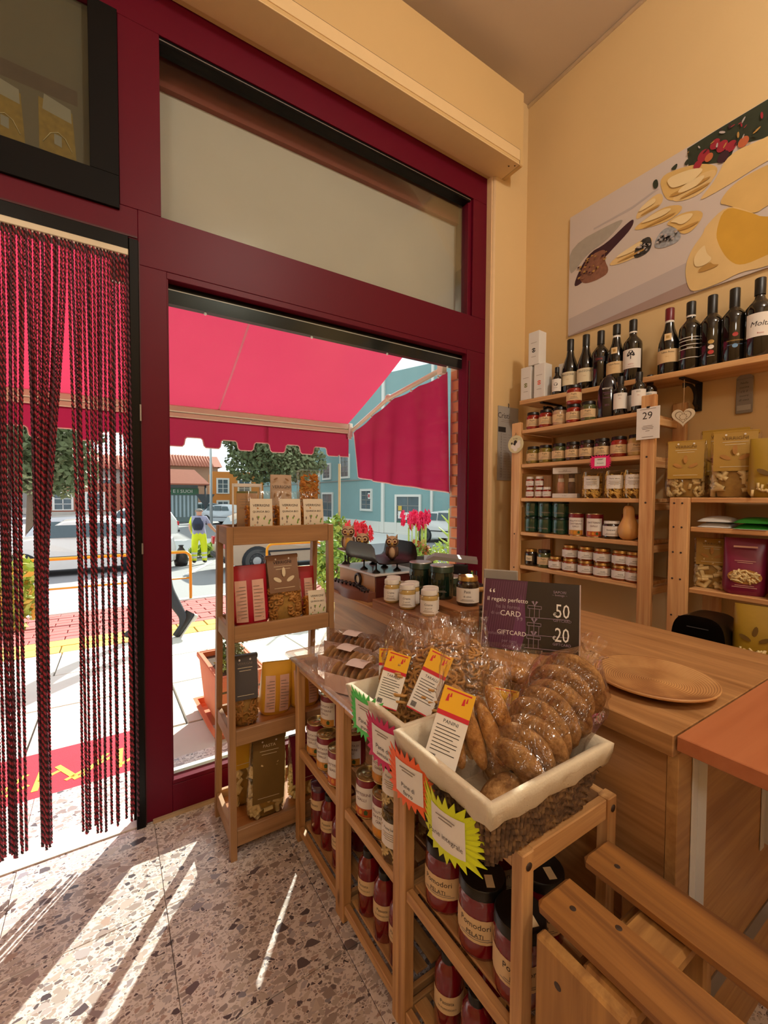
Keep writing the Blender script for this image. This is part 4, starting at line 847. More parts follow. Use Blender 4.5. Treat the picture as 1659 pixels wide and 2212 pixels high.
# gift boxes
def giftbox(kind, logo, w=.066, h=.178):
    b = MB().bx(-w/2, w/2, -w/2, w/2, 0, h, ch=.0015); p = MB(); p.T = TR(0, -w/2-.0005, 0)
    p.T = TR(0, -w/2-.0006, h*.44) @ RX(PI/2)
    for a0 in (0., PI): p.lathe([(.007, 0), (.012, 0)], 10, 0, False, a0+.4, a0+2.9)
    p.lathe([(.005, 0), (0, 0)], 8, 0, False)
    p.T = None; lines(p, [(h*.66, .018), (h*.24, .014)], 1., 0, 1, False, -w/2-.0006)
    proto(kind, [('carton', b.mesh('carton', mat('carton_white', 'e2ded8', .6, var=.04))), ('print', p.mesh('print', [mat(kind+'_ink', logo, .6), MATS['ink_soft']]), 0, {'kind': 'stuff'})])
giftbox('box_black', '1c1816'); giftbox('box_green', '7a7a34'); giftbox('box_orange', 'e0604a')
# pasta tub: clear cylinder with paper label
mat('pasta_yellow', 'e0b65a', .6, var=.18, vscale=50); mat('pasta_pale', 'dcc48c', .65, var=.15, vscale=50); mat('pasta_brown', 'b07c38', .6, var=.25, vscale=50); mat('pasta_quinoa', 'b8741e', .6, var=.25, vscale=50); mat('taralli', 'b98848', .55, var=.3, vscale=45, bump=.3, bscale=160); mat('pasta_core', 'a8823c', .8, var=.4, vscale=60)
film('clear_tub', 'fbf8f2', .05, .12, 12); film('cello', 'fdfaf8', .04, 1., 17, .10); film('cello_soft', 'fcfaf6', .03, .45, 16, .10); film('tray_plastic', 'f0dcd4', .08, .1, 10, .12, .20)
def tri_tube(m, p, d, L, r, mi=0, seg=6, hollow=False):
    d = d.normalized(); m.tube([p-d*L/2, p+d*L/2], r, seg, mi, cap=not hollow)
def fill_cyl(m, n, r, z0, z1, L, pr, mi=0):
    for i in range(n):
        a = U(0, 6.283); rr = r-pr-.001; z = U(z0, z1); p = Vector((rr*math.cos(a), rr*math.sin(a), z)); t = Vector((-math.sin(a), math.cos(a), 0)); d = (t*U(-1, 1)+Vector((0, 0, U(-1, 1)))); tri_tube(m, p, d, L, pr, mi, 5)
def tub(kind, r, h, col):
    f_ = MB(); f_.lathe([(r*.7, h*.02), (0, h*.02), (0, h*.9), (r*.7, h*.9)], 10, 1); fill_cyl(f_, 150, r, .006, h*.86, .032, .0032)
    c = MB(); c.lathe([(0, .001), (r*.95, .001), (r, .004), (r, h*.96), (r*1.02, h*.965), (r*1.02, h), (r*.97, h), (r*.97, h*.985), (0, h*.985)], 24)
    l = MB(); l.arc(r+.0008, h*.34, h*.82, .85, 0); l.text('Pasta secca', 0, h*.70, .009, 1, wrap=r+.0012); lines(l, [(h*.6, .7), (h*.56, .6), (h*.52, .7), (h*.48, .5)], .8, r+.0012, 2)
    for k in range(9): l.arc(r+.0012, h*.37, h*.41, .02, 1, 1) if False else None
    proto(kind, [('pasta', f_.mesh('pasta', [MATS[col], MATS['pasta_core']]), None, {'kind': 'stuff'}), ('tub', c.mesh('tub', MATS['clear_tub'])), ('label', l.mesh('label', [MATS['label_white'], MATS['ink'], MATS['ink_soft']]), 1)])
tub('tub_pale', .042, .128, 'pasta_pale'); tub('tub_yellow', .042, .122, 'pasta_yellow')
# bags of pasta: clear film pillow, pasta inside, folded card on top
def pillow(w, d, h, v, u, k=1., top=.10):
    a = 2*PI*u; t = max(top, 1-max(0, v-.25)**1.6*1.45) if v > .25 else 1.
    base = min(1., .82+v*2.2); ca, sa = math.cos(a), math.sin(a); ex = .55
    return (k*w/2*base*math.copysign(abs(ca)**ex, ca)*(1-.06*v), k*d/2*t*base*math.copysign(abs(sa)**.8, sa), h*v)
def bag(kind, w, d, h, pasta, card=None, cz=.36, pk='tube', n=110, cfilm='cello_soft', textc='ink', leaf=None, brand='VERRIGNI', fill=.62, L=.035, pr=.006, cutleaf=None, whole=None, panel=None, slant=0.):
    parts = []
    if whole:   # printed opaque bag
        b = MB(); b.grid(lambda u, v: pillow(w, d, h, v, u), 28, 16); b.grid(lambda u, v: (lambda p: (p[0]*v, p[1]*v, .001))(pillow(w, d, h, 0, u)), 28, 1)
        parts.append(('pouch', b.mesh('pouch', MATS[whole])))
        if panel: parts += panel()
        proto(kind, parts); return
    f_ = MB(); f_.grid(lambda u, v: pillow(w, d, h, .01+v*fill*.96, u, .72), 18, 6, 1); f_.grid(lambda u, v: (lambda p: (p[0]*v, p[1]*v, h*fill*.96))(pillow(w, d, h, fill*.96, u, .80)), 18, 1, 1)
    for i in range(n):
        u = U(0, 1); v = U(.015, fill); p = Vector(pillow(w, d, h, v, u, .80)); tg = (Vector(pillow(w, d, h, v, u+.01))-Vector(pillow(w, d, h, v, u-.01))).normalized(); d_ = tg*U(-1, 1)+Vector((0, 0, U(-1, 1))); p.z = max(p.z, L*.5*abs(d_.normalized().z)+.004); p.x = max(-w/2*.97+L*.5*abs(d_.normalized().x), min(w/2*.97-L*.5*abs(d_.normalized().x), p.x))
        if pk == 'tube': tri_tube(f_, p, d_, L*U(.8, 1.2), pr, 0, 6)
        elif pk == 'big': m0 = len(f_.f); tri_tube(f_, p, d_, L, pr, 0, 9, True)
        elif pk == 'curl':
            e = d_.normalized(); o_ = e.orthogonal().normalized(); f_.tube([p-e*L*.5+o_*L*.22, p-e*L*.18-o_*L*.1, p+e*L*.18-o_*L*.1, p+e*L*.5+o_*L*.22], [pr*.7, pr, pr, pr*.7], 5)
        elif pk == 'ring':
            R3 = Matrix.Rotation(U(0, 3), 3, 'X') @ Matrix.Rotation(U(0, 3), 3, 'Z'); f_.tube([p+R3 @ Vector((L*.5*math.cos(t), L*.5*math.sin(t), 0)) for t in [k*PI/4 for k in range(9)]], pr, 5, cap=False)
    parts.append(('pasta', f_.mesh('pasta', [MATS[pasta], MATS['pasta_core']]), None, {'kind': 'stuff'}))
    c = MB(); c.grid(lambda u, v: pillow(w, d, h, v, u), 28, 14); c.grid(lambda u, v: (lambda p: (p[0]*v, p[1]*v, .001))(pillow(w, d, h, 0, u)), 28, 1); parts.append(('film', c.mesh('film', MATS[cfilm])))
    if card:
        k = MB(); cw = w*.80
        def front(s, v): z = cz+(1.012-cz)*v; return (cw*(s-.5)*(1.+.03*v), -abs(pillow(w, d, h, min(z, .985), .75)[1])-.003-.002*v, h*z)
        k.grid(front, 8, 8, 0); k.grid(lambda s, v: (lambda p: (p[0], -p[1], p[2]))(front(1-s, v)), 8, 8, 0); y1 = front(.5, 1.)[1]; k.bx(-cw*.545, cw*.545, y1-.001, -y1+.001, h*.955, h*1.016, 0, .002)
        if textc:
            zt = (cz+1)/2
            def onf(z): return front(.5, (z-cz)/(1.012-cz))[1]-.0012
            k.T = TR(0, onf(.90)-.001, 0); k.text(brand, 0, h*.90, cw*.135, 1, sx=1.05)
            for z, q in ((.84, .30), (.80, .24), (cz+.06, .34)): k.T = TR(0, onf(z), 0); k.bx(-cw*q, cw*q, -.0003, 0, h*z, h*z+.0016, 2)
            if leaf:
                zl = cz+(1-cz)*.32; k.T = TR(0, onf(zl)-.001, 0)
                for ax, az, an in ((0, .030, PI/2), (-.026, .004, PI*.85), (.026, .004, PI*.15)):
                    s_ = cw*.16; pts = [(s_*.9*math.cos(t), s_*.38*math.sin(t)) for t in [q*PI/5 for q in range(10)]]
                    k.poly([(ax*cw/.12+x*math.cos(an)-y*math.sin(an), 0, h*zl+az*cw/.12+x*math.sin(an)+y*math.cos(an)) for x, y in pts], leaf)
            k.T = TR(0, onf(.955)-.003, 0)
            for x in (-.22, .22): k.T = TR(x*cw, onf(.95)-.003, h*.955) @ RX(PI/2); k.lathe([(.0035, 0), (0, .0004)], 8, 3)
            k.T = None
        parts.append(('card', k.mesh('card', [MATS[card], MATS[textc or 'ink'], MATS['label_cream'], MATS['label_white'], MATS['pasta_brown']]), 1))
    proto(kind, parts)
mat('card_ochre', 'a0791c', .55, var=.08); mat('card_brown', '7c5a40', .5, .2, var=.08); mat('card_grey', '4c4848', .55, var=.08); mat('card_olive', '6e5320', .55, var=.08); mat('card_wine', '7a1230', .5, var=.08); mat('card_yellow', 'd0a020', .5, var=.08); mat('bag_red', 'a80f28', .35, var=.12, vscale=8, bump=.35, bscale=14); mat('bag_wine', '7c1c40', .35, var=.12, vscale=8, bump=.35, bscale=14); mat('bag_yellow', 'd29a2c', .35, var=.15, vscale=8, bump=.4, bscale=14); mat('bag_ochre', '9c7c20', .4, var=.12, vscale=8, bump=.35, bscale=14); mat('label_pink', 'd8ab98', .7, var=.05); mat('ink_ochre', '6a4a10', .6); mat('card_floral', 'd6cbb6', .7, var=.05); mat('green_band', '6c9a2c', .6)
bag('bag_ochre_big', .150, .085, .235, 'pasta_pale', 'card_ochre', .40, 'big', 80, L=.034, pr=.0085, leaf=4, textc='ink_ochre')
bag('bag_ochre_small', .140, .080, .215, 'pasta_pale', 'card_ochre', .33, 'tube', 150, L=.022, pr=.0055, leaf=4, textc='ink_ochre')
bag('bag_low', .125, .080, .195, 'pasta_pale', 'card_ochre', .48, 'big', 80, L=.036, pr=.0085, leaf=4, textc='ink_ochre')
bag('bag_brown_card', .150, .095, .235, 'pasta_brown', 'card_brown', .46, 'ring', 150, L=.016, pr=.0045, leaf=2, textc='ink', fill=.5)
bag('bag_grey_card', .105, .080, .205, 'pasta_brown', 'card_grey', .40, 'curl', 120, L=.022, pr=.004, textc='ink_soft', fill=.45)
bag('bag_olive_card', .150, .090, .300, 'pasta_pale', 'card_olive', .22, 'big', 110, L=.034, pr=.009, textc='label_cream', brand='PASTA', fill=.7)
bag('bag_yellow_card', .130, .080, .260, 'pasta_pale', 'card_yellow', .50, 'big', 90, L=.028, pr=.008, textc='ink_ochre', fill=.6)
bag('bag_wine_card', .125, .080, .270, 'pasta_pale', 'card_wine', .28, 'curl', 90, L=.03, pr=.007, textc='label_pink', fill=.5)
def quinoa(kind, w=.085, h=.105, back=False):
    f_ = MB(); d = .05; f_.grid(lambda u, v: pillow(w, d, h*1.25, .01+v*.62, u, .84), 18, 6, 0)
    for i in range(90): p = Vector(pillow(w, d, h*1.25, U(.01, .62), U(0, 1), .9)); tri_tube(f_, p, Vector((U(-1, 1), U(-.4, .4), U(-1, 1))), .016, .0032, 0, 5)
    c = MB(); c.grid(lambda u, v: pillow(w, d, h*1.25, v, u), 24, 10)
    k = MB(); k.grid(lambda s, v: (w*.78*(s-.42), -abs(pillow(w, d, h*1.25, v*.8, .75)[1])-.003, .004+h*.98*v), 4, 6, 0); z_ = -d/2-.0045
    for s_, z, q in (('VERRIGNI', .82, .0115), ('QUINOA BIO', .64, .0085)): y_ = -abs(pillow(w, d, h*1.25, z*.8, .75)[1])-.0045; k.text(s_, w*.06, h*z, q, 1, y=y_)
    for i in range(16):
        x, z = U(-.30, .38)*w, h*U(.12, .5); y_ = -abs(pillow(w, d, h*1.25, z/h*.8, .75)[1])-.0042; s_ = .005; k.poly([(x-s_*.5, y_, z), (x, y_, z-s_), (x+s_*.5, y_, z), (x, y_, z+s_)], 2+i % 2)
    y_ = -abs(pillow(w, d, h*1.25, .0, .75)[1])-.0045; k.bx(-.33*w, .45*w, y_-.003, y_, .004, .011, 3)
    proto(kind, [('pasta', f_.mesh('pasta', MATS['pasta_quinoa']), None, {'kind': 'stuff'}), ('film', c.mesh('film', MATS['cello_soft'])), ('label', k.mesh('label', [MATS['card_floral'], MATS['ink'], MATS['ink_soft'], MATS['green_band']]), 1)])
quinoa('quinoa')
def red_panel(w, h, d, col='label_pink'):
    def mk():
        k = MB(); n = 8
        for s in (-1, 1):
            k.grid(lambda a, v: (w*(.07*s+.30*s*a), -abs(pillow(w, d, h, .08+.68*v, .75+.12*s*a)[1])-.003, h*(.08+.68*v)), 4, 8, 0)
            for q in range(10): z = .16+.055*q; y_ = -abs(pillow(w, d, h, z, .75)[1])-.0042; k.bx(w*.10*s, w*(.34 if q % 3 else .26)*s, y_, y_+.0006, h*z, h*z+.0018, 1)
        return [('label', k.mesh('label', [MATS[col], MATS['ink_soft']]), 0)]
    return mk
bag('red_pouch', .135, .085, .215, None, whole='bag_red', panel=red_panel(.135, .215, .085)); bag('red_pouch_small', .115, .07, .185, None, whole='bag_red', panel=red_panel(.115, .185, .07))
bag('yellow_pouch', .120, .085, .190, None, whole='bag_yellow', panel=red_panel(.12, .19, .085))
def wine_window():
    k = MB(); w, d, h = .135, .085, .205; k.add([(w*.36*math.cos(t), -abs(pillow(w, d, h, .36, .75)[1])-.003, h*(.33+.13*math.sin(t))) for t in [q*PI/10 for q in range(20)]], [tuple(range(20))], 0)
    for i in range(40): a = U(0, 6.28); r = U(0, .85)**.5; tri_tube(k, Vector((w*.33*r*math.cos(a), -abs(pillow(w, d, h, .36, .75)[1])-.004, h*(.33+.11*r*math.sin(a)))), Vector((U(-1, 1), 0, U(-.6, .6))), .02, .0035, 1, 5)
    for z, q in ((.60, .22), (.57, .16), (.14, .26), (.17, .2)): y_ = -abs(pillow(w, d, h, z, .75)[1])-.003; k.bx(-w*q, w*q, y_, y_+.0005, h*z, h*z+.0018, 2)
    k.bx(-w*.25, w*.25, -.034, -.033, h*.84, h*.87, 2)
    return [('print', k.mesh('print', [MATS['pasta_brown'], MATS['pasta_pale'], MATS['label_pink']]), 0)]
bag('wine_pouch', .135, .085, .205, None, whole='bag_wine', panel=wine_window)
def ochre_leaf():
    k = MB(); w, d, h = .14, .09, .20
    for ax, az, an in ((0, .55, 1.4), (-.2, .42, 2.6), (.2, .42, .5)):
        s_ = w*.14; y_ = -abs(pillow(w, d, h, az, .75)[1])-.005; k.poly([(ax*w+s_*math.cos(t)*math.cos(an)-s_*.4*math.sin(t)*math.sin(an), y_, h*az+s_*math.cos(t)*math.sin(an)+s_*.4*math.sin(t)*math.cos(an)) for t in [q*PI/5 for q in range(10)]], 0)
    for i in range(22): tri_tube(k, Vector((U(-.4, .4)*w, -abs(pillow(w, d, h, .18, .75)[1])-.003, U(.03, .2)*h)), Vector((U(-1, 1), 0, U(-1, 1))), .022, .004, 1, 5)
    return [('print', k.mesh('print', [MATS['card_olive'], MATS['pasta_pale']]), 0)]
bag('ochre_pouch', .14, .09, .20, None, whole='bag_ochre', panel=ochre_leaf)

# ================================================================ right wall
wood('pine_z', 'b97c46', 'e2b67e', 2); wood('pine_y', 'b97c46', 'e2b67e', 1); wood('pine_x', 'b97c46', 'e2b67e', 0)
mat('screw_dark', '3a2a20', .5)
def screws(o, pts, r=.004, ax='x'):
    for p in pts:
        m_ = MB(); m_.T = TR(*p) @ (RY(-PI/2) if ax == 'x' else RX(PI/2)); m_.lathe([(r, 0), (r, .0012), (r*.4, .0016), (0, .0008)], 10); part(o, 'screw', m_, MATS['screw_dark'])
def pbox(o, name, m, *a, ch=.0025): return part(o, name, MB().bx(*a, ch=ch), MATS[m])
LV = [1.588, 1.410, 1.232, 1.053, .876]
su = thing('pine_shelf_unit', 'open pine shelf unit of five shelves holding jars against the right wall', 'shelf', (1.97, 1.22, 0))
for y0, y1, zt in ((1.528, 1.586, 1.630), (.866, .920, 1.648)):
    pbox(su, 'post', 'pine_z', 1.83, 1.852, y0, y1, 0, zt); pbox(su, 'post', 'pine_z', 2.096, 2.118, y0, y1, 0, zt)
for z in LV:
    pbox(su, 'shelf', 'pine_y', 1.838, 2.11, .922, 1.526, z-.018, z)
    for y0, y1 in ((1.528, 1.548), (.898, .918)): pbox(su, 'cross_rail', 'pine_x', 1.853, 2.095, y0, y1, z-.05, z-.019)
screws(su, [(1.8295, 1.557, z) for z in (1.04, .86)]+[(1.8295, .893, z) for z in (1.40, 1.215)])
su2 = thing('pine_shelf_unit', 'second pine shelf unit with pasta bags at the right edge', 'shelf', (1.95, .4, 0))
pbox(su2, 'post', 'pine_z', 1.80, 1.822, .728, .792, 0, 1.236); pbox(su2, 'post', 'pine_z', 2.09, 2.118, .725, .785, 0, 1.236); pbox(su2, 'post', 'pine_z', 1.80, 1.822, .05, .11, 0, 1.236); pbox(su2, 'post', 'pine_z', 2.09, 2.118, .05, .11, 0, 1.236)
for z in (1.236, 1.128, .900): pbox(su2, 'shelf', 'pine_y', 1.815, 2.115, -.05 if z > 1.2 else .112, .726 if z < 1.2 else .727, z-.018, z)
screws(su2, [(1.7995, y, z) for z in (1.215, 1.125, 1.03, .93, .79) for y in (.748, .775)], .0035)
# wall shelf with iron brackets
ws = thing('wall_shelf', 'long pine wall shelf carrying wine bottles below the poster', 'shelf', (2.04, 1.0, 1.75))
sl = (1.775-1.739)/(1.632-.557); zs = lambda y: 1.775-(1.632-y)*sl
m_ = MB(); m_.T = TR(0, 1.635, 1.7755) @ RX(math.atan(sl)); m_.bx(1.945, 2.122, -1.9, 0, -.023, 0, ch=.002); part(ws, 'board', m_, MATS['pine_y'])
for y in (1.50, .83):
    m_ = MB(); z = zs(y)-.024; m_.bx(2.112, 2.122, y-.012, y+.012, z-.12, z); m_.bx(1.96, 2.12, y-.010, y+.010, z-.006, z)
    m_.tube([(2.11, y, z-.11)]+[(2.03+.06*math.cos(t), y, z-.065+.045*math.sin(t)) for t in [-.6+.5*k for k in range(7)]]+[(1.985, y, z-.02)], .007, 6); part(ws, 'bracket', m_, mat('iron', '1c1a18', .6, .3))
def standup(kind, name, label, cat, y, x=2.03, g='wine bottles on the wall shelf', jit=.12): return put(kind, name, label, cat, (x, y, zs(y)+.0006), -PI/2+.38+U(-jit, jit), g)
for kind, y, lab in (('wine_burg', 1.38, 'dark sloping-shouldered wine bottle with cream label beside the small oil bottle'), ('wine_burg', 1.293, 'cream-labelled wine bottle, second from the white boxes'), ('wine_plain', 1.216, 'dark wine bottle with faint red lettering and no paper label'), ('wine_seal', 1.139, 'wine bottle with tan label and round shoulder seal under the poster'), ('wine_tree', 1.063, 'wine bottle with a black tree on its white label'),
                     ('wine_red_seal', .911, 'wine bottle with red capsule, tan label and round shoulder seal'), ('wine_lines', .831, 'black wine bottle with thin white lines across it'), ('wine_medals', .756, 'black wine bottle with a column of three round medals'), ('wine_discs', .684, 'black wine bottle with a reddish and a blue disc'), ('wine_molta', .608, 'big wine bottle with handwritten white label at the right edge')):
    t = standup(kind, 'wine_bottle', lab, 'bottle', y)
    if 'seal' in kind: m_ = MB(); m_.T = RZ(0); m_.arc(.0385, .148, .176, .34, 0, 8); m_.arc(.0388, .156, .168, .16, 1, 6); m_.build('shoulder_seal', [MATS['label_tan'], MATS['ink_gold']], t)
    if kind in ('wine_seal', 'wine_red_seal', 'wine_tree', 'wine_lines'): m_ = MB(); m_.lathe([(.0165, .228), (.0165, .238)], 16); m_.build('neck_band', MATS['label_white'], t)
for kind, x, y, z, lab in (('box_green', 1.985, 1.600, None, 'white gift carton with a green ring logo on the wall shelf'), ('box_orange', 1.985, 1.512, None, 'white gift carton with an orange ring logo on the wall shelf'), ('box_black', 1.99, 1.555, 1.9555, 'white gift carton with a black ring logo stacked on two others'), ('box_black', 2.075, 1.425, None, 'white gift carton standing half hidden behind the small oil bottle')):
    put(kind, 'gift_carton', lab, 'box', (x, y, (z or zs(y)+.0008)+.001), -PI/2+.06, 'white gift cartons on the wall shelf')
put('oil_small', 'oil_bottle', 'small dark oil bottle with white label next to the white cartons', 'bottle', (1.985, 1.425, zs(1.425)+.0008), -PI/2+.4)
g1 = 'deli jars on the pine shelf unit'
def sj(kind, y, lv, lab, x=1.885, dz=0., rot=None, name='deli_jar', cat='jar', group=g1): return put(kind, name, lab, cat, (x, y, LV[lv]+.0006+dz), -PI/2+.42+(U(-.2, .2) if rot is None else rot), group)
for k, (kind, y, c) in enumerate((('deli_red', 1.492, 'dark red'), ('deli_red', 1.414, 'dark red'), ('deli_mushroom', 1.333, 'pale mushroom'), ('deli_red', 1.258, 'bright red'), ('deli_green', 1.182, 'green'))):
    sj(kind, y, 0, f'deli jar with {c} contents, {ORD[k]} from left on the top shelf')
sj('deli_red', 1.258, 0, 'red deli jar stacked on another jar on the top shelf', dz=.0906)
put('flask', 'liqueur_flask', 'flat black liqueur flask with violet print on the top shelf', 'bottle', (1.90, 1.10, LV[0]+.0006), -PI/2+.4)
for k, (x, y) in enumerate(((1.885, 1.035), (1.885, .958), (1.97, 1.02), (1.97, .955))):
    put('oil', 'oil_bottle', ('dark oil bottle with white label, right beside the black flask', 'dark oil bottle with white label, behind the day calendar post', 'dark oil bottle standing behind the front pair on the top shelf', 'dark oil bottle at the back right of the top shelf')[k], 'bottle', (x, y, LV[0]+.0006), -PI/2+.42, 'oil bottles on the top shelf')
put('oil', 'oil_bottle', 'dark oil bottle just right of the day calendar on the wall shelf end', 'bottle', (1.95, .895, LV[0]+.0006), -PI/2+.42, 'oil bottles on the top shelf') if False else None
for k, (kind, y) in enumerate((('deli_olive', 1.487), ('deli_olive', 1.411), ('deli_green', 1.333), ('deli_brown', 1.258), ('deli_brown', 1.185), ('deli_dark', 1.112), ('deli_red', 1.036), ('deli_cream', .961))):
    sj(kind, y, 1, f'kraft-labelled deli jar, {ORD[k]} from left on the second shelf')
k_c = [('spice', 1.492, 0, 1.87), ('spice', 1.492, .0556, 1.87), ('spice', 1.437, 0, 1.875), ('spice', 1.437, .0556, 1.875), ('spice', 1.388, 0, 1.87)]
for k, (kind, y, dz, x) in enumerate(k_c): sj(kind, y, 2, ('small chilli pot at the far left of the third shelf, bottom', 'small chilli pot stacked on the leftmost chilli pot', 'small chilli pot, second column of the third shelf, bottom', 'small chilli pot, second column of the third shelf, upper', 'single small chilli pot beside the salt gift box')[k], x, dz, name='spice_pot', group='spice pots on the third shelf')
gb = thing('salt_gift_box', 'clear gift box with two salt grinders on the third shelf', 'box', (1.89, 1.292, LV[2]+.0006), -PI/2+.3)
m_ = MB(); m_.bx(-.058, .058, -.03, .03, 0, .022, ch=.001); m_.bx(-.058, .058, -.03, .03, .118, .148, ch=.001); m_.build('carton', mat('carton_grey', 'd2cec8', .6), gb)
m_ = MB(); m_.bx(-.0575, .0575, -.0295, .0295, .022, .118); m_.build('window', MATS['clear_tub'], gb)
for x, c in ((-.026, 'c8907c'), (.024, '5c3c34')):
    m_ = MB(); m_.T = TR(x, 0, .022); m_.lathe([(0, 0), (.016, 0), (.017, .05), (.013, .058), (.013, .094), (0, .095)], 14); m_.build('grinder', mat('salt_'+c, c, .4, var=.3, vscale=90), gb); m_ = MB(); m_.T = TR(x, 0, .078); m_.lathe([(.0138, 0), (.0138, .018)], 12); m_.build('grinder_cap', MATS['label_white'], gb)
m_ = MB(); m_.text('SALE', 0, .133, .010, 0, y=-.0305); lines(m_, [(.126, .03)], 1, 0, 0, False, -.0308); m_.text('in duo', 0, .011, .008, 0, y=-.0305); m_.build('print', MATS['ink_soft'], gb)
for k, (y, c) in enumerate(((1.155, 'tub_yellow'), (1.048, 'tub_yellow'), (.966, 'tub_yellow'))):
    put(c, 'pasta_tub', ('clear tub of pasta right of the salt gift box', 'clear tub of pasta under the pink star label', 'clear tub of pasta by the right post of the third shelf')[k], 'tub', (1.885, y, LV[2]+.0006), -PI/2+.4, 'pasta tubs on the third shelf')
for k, y in enumerate((1.487, 1.404, 1.318)):
    for lv in (0, 1): sj('green_tin', y, 3, f"dark green tin, {('left', 'middle', 'right')[k]} column, {('lower', 'upper')[lv]} row of the fourth shelf", dz=lv*.0806, name='green_tin', cat='tin', group='green tins on the fourth shelf')
for kind, x, y, lab in (('can_v', 1.885, 1.230, 'food tin reading VELLUTATA on the fourth shelf'), ('can_d', 1.885, 1.140, 'food tin reading DATTERINI on the fourth shelf'), ('can_d', 1.975, 1.025, 'food tin behind the cherry jam jar on the fourth shelf')):
    put(kind, 'food_tin', lab, 'tin', (x, y, LV[3]+.0006), -PI/2+.42, 'printed food tins on the shelf unit')
sj('red_jam', 1.060, 3, 'cherry jam jar with white lid beside the squash', name='jam_jar')
sq = thing('butternut_squash', 'pale orange butternut squash standing at the end of the fourth shelf', 'squash', (1.880, .985, LV[3]+.0006))
m_ = MB(); m_.lathe([(0, .003), (.018, 0), (.034, .012), (.041, .035), (.040, .058), (.030, .080), (.023, .098), (.022, .118), (.022, .132), (.016, .145), (.006, .148), (0, .147)], 22)
for i, p in enumerate(m_.v): a = math.atan2(p[1], p[0]); k = 1+.025*math.cos(8*a); m_.v[i] = (p[0]*k+.004*math.sin(p[2]*20), p[1]*k, p[2])
m_.build('flesh', mat('squash', 'd6a05c', .45, var=.12, vscale=14), sq); m_ = MB(); m_.tube([(.002, 0, .144), (.003, .002, .160), (-.003, .004, .172)], [.006, .0045, .006], 6); m_.build('stem', mat('squash_stem', '9c8458', .7), sq)
low = [('honey_small', 1.490, 0, 'dark honey jar with gold lid, far left of the lowest shelf'), ('deli_green', 1.409, 0, 'green-labelled jar, second from left on the lowest shelf'), ('jam', 1.337, 0, 'single low jar with white label left of the stacked honey jars')]
for kind, y, dz, lab in low: sj(kind, y, 4, lab, dz=dz, name='honey_jar')
for k, y in enumerate((1.260, 1.177, 1.100, 1.015, .955)):
    for lv in (0, 1): sj('jam', y, 4, f"honey jar with gold lid, {ORD[k]} stack from left on the lowest shelf, {('bottom', 'top')[lv]} one", dz=lv*.0646, name='honey_jar', group='stacked honey jars')
sj('deli_dark', 1.06, 4, 'dark jar behind the stacked honey jars', x=1.985, name='honey_jar', dz=.0) if False else None
# second unit
gU = 'pasta packs on the second shelf unit'
put('bag_ochre_small', 'pasta_bag', 'clear bag of pasta with ochre card, left end of the second unit top', 'bag', (1.885, .775, 1.2368), -PI/2+.35, gU)
put('bag_ochre_small', 'pasta_bag', 'ochre-carded pasta bag standing behind two others by the wall', 'bag', (2.03, .70, 1.2368), -PI/2+.15, gU, scale=1.22)
put('bag_ochre_big', 'pasta_bag', 'clear bag of wide tube pasta with leaf-printed ochre card', 'bag', (1.90, .625, 1.2368), -PI/2+.30, gU)
put('ochre_pouch', 'pasta_pouch', 'golden printed pasta pouch at the right edge, second unit top', 'bag', (1.87, .505, 1.2368), -PI/2+.25, gU)
put('bag_low', 'pasta_bag', 'clear bag of tube pasta behind the pine post, third level', 'bag', (1.90, .685, .9008), -PI/2+.3, gU, scale=.93)
put('wine_pouch', 'pasta_pouch', 'wine-red pasta pouch with an oval picture window', 'bag', (1.87, .575, .9008), -PI/2+.25, gU, scale=.95)
put('wine_pouch', 'pasta_pouch', 'wine-red pasta pouch cut by the right photo edge', 'bag', (1.86, .445, .9008), -PI/2+.25, gU, scale=.95)
def flatpack(label, y, cols, w):
    t = thing('flat_packet', label, 'packet', (1.90, y, 1.1288), -PI/2+.12, 'flat packets on the second unit')
    for k, c in enumerate(cols):
        m_ = MB(); m_.grid(lambda u, v: (w*(u-.5), .16*(v-.5), .0005+.02*k+.020*(math.sin(PI*u)*math.sin(PI*v))**.35), 12, 8); m_.grid(lambda u, v: (w*(.5-u), .16*(v-.5), .0005+.02*k), 2, 2); m_.build('sachet', MATS[c], t)
    return t
mat('sachet_white', 'cfccc6', .3, bump=.5, bscale=30); mat('sachet_green', '2f7a2c', .35, var=.1); mat('sachet_dark', '4a4640', .35)
flatpack('two white flat sachets lying on the middle shelf', .665, ('sachet_white', 'sachet_white'), .10); flatpack('green flat packet with white slip on the middle shelf', .557, ('sachet_green', 'sachet_green'), .10); flatpack('grey flat packet at the right end of the middle shelf', .455, ('sachet_dark', 'sachet_dark'), .085)
t = thing('paper_slip', 'white paper slip under the green packet', 'paper', (1.812, .55, 1.1288), -PI/2+.05); MB().bx(-.045, .045, -.004, .04, 0, .0006).build('sheet', MATS['paper_white'], t)

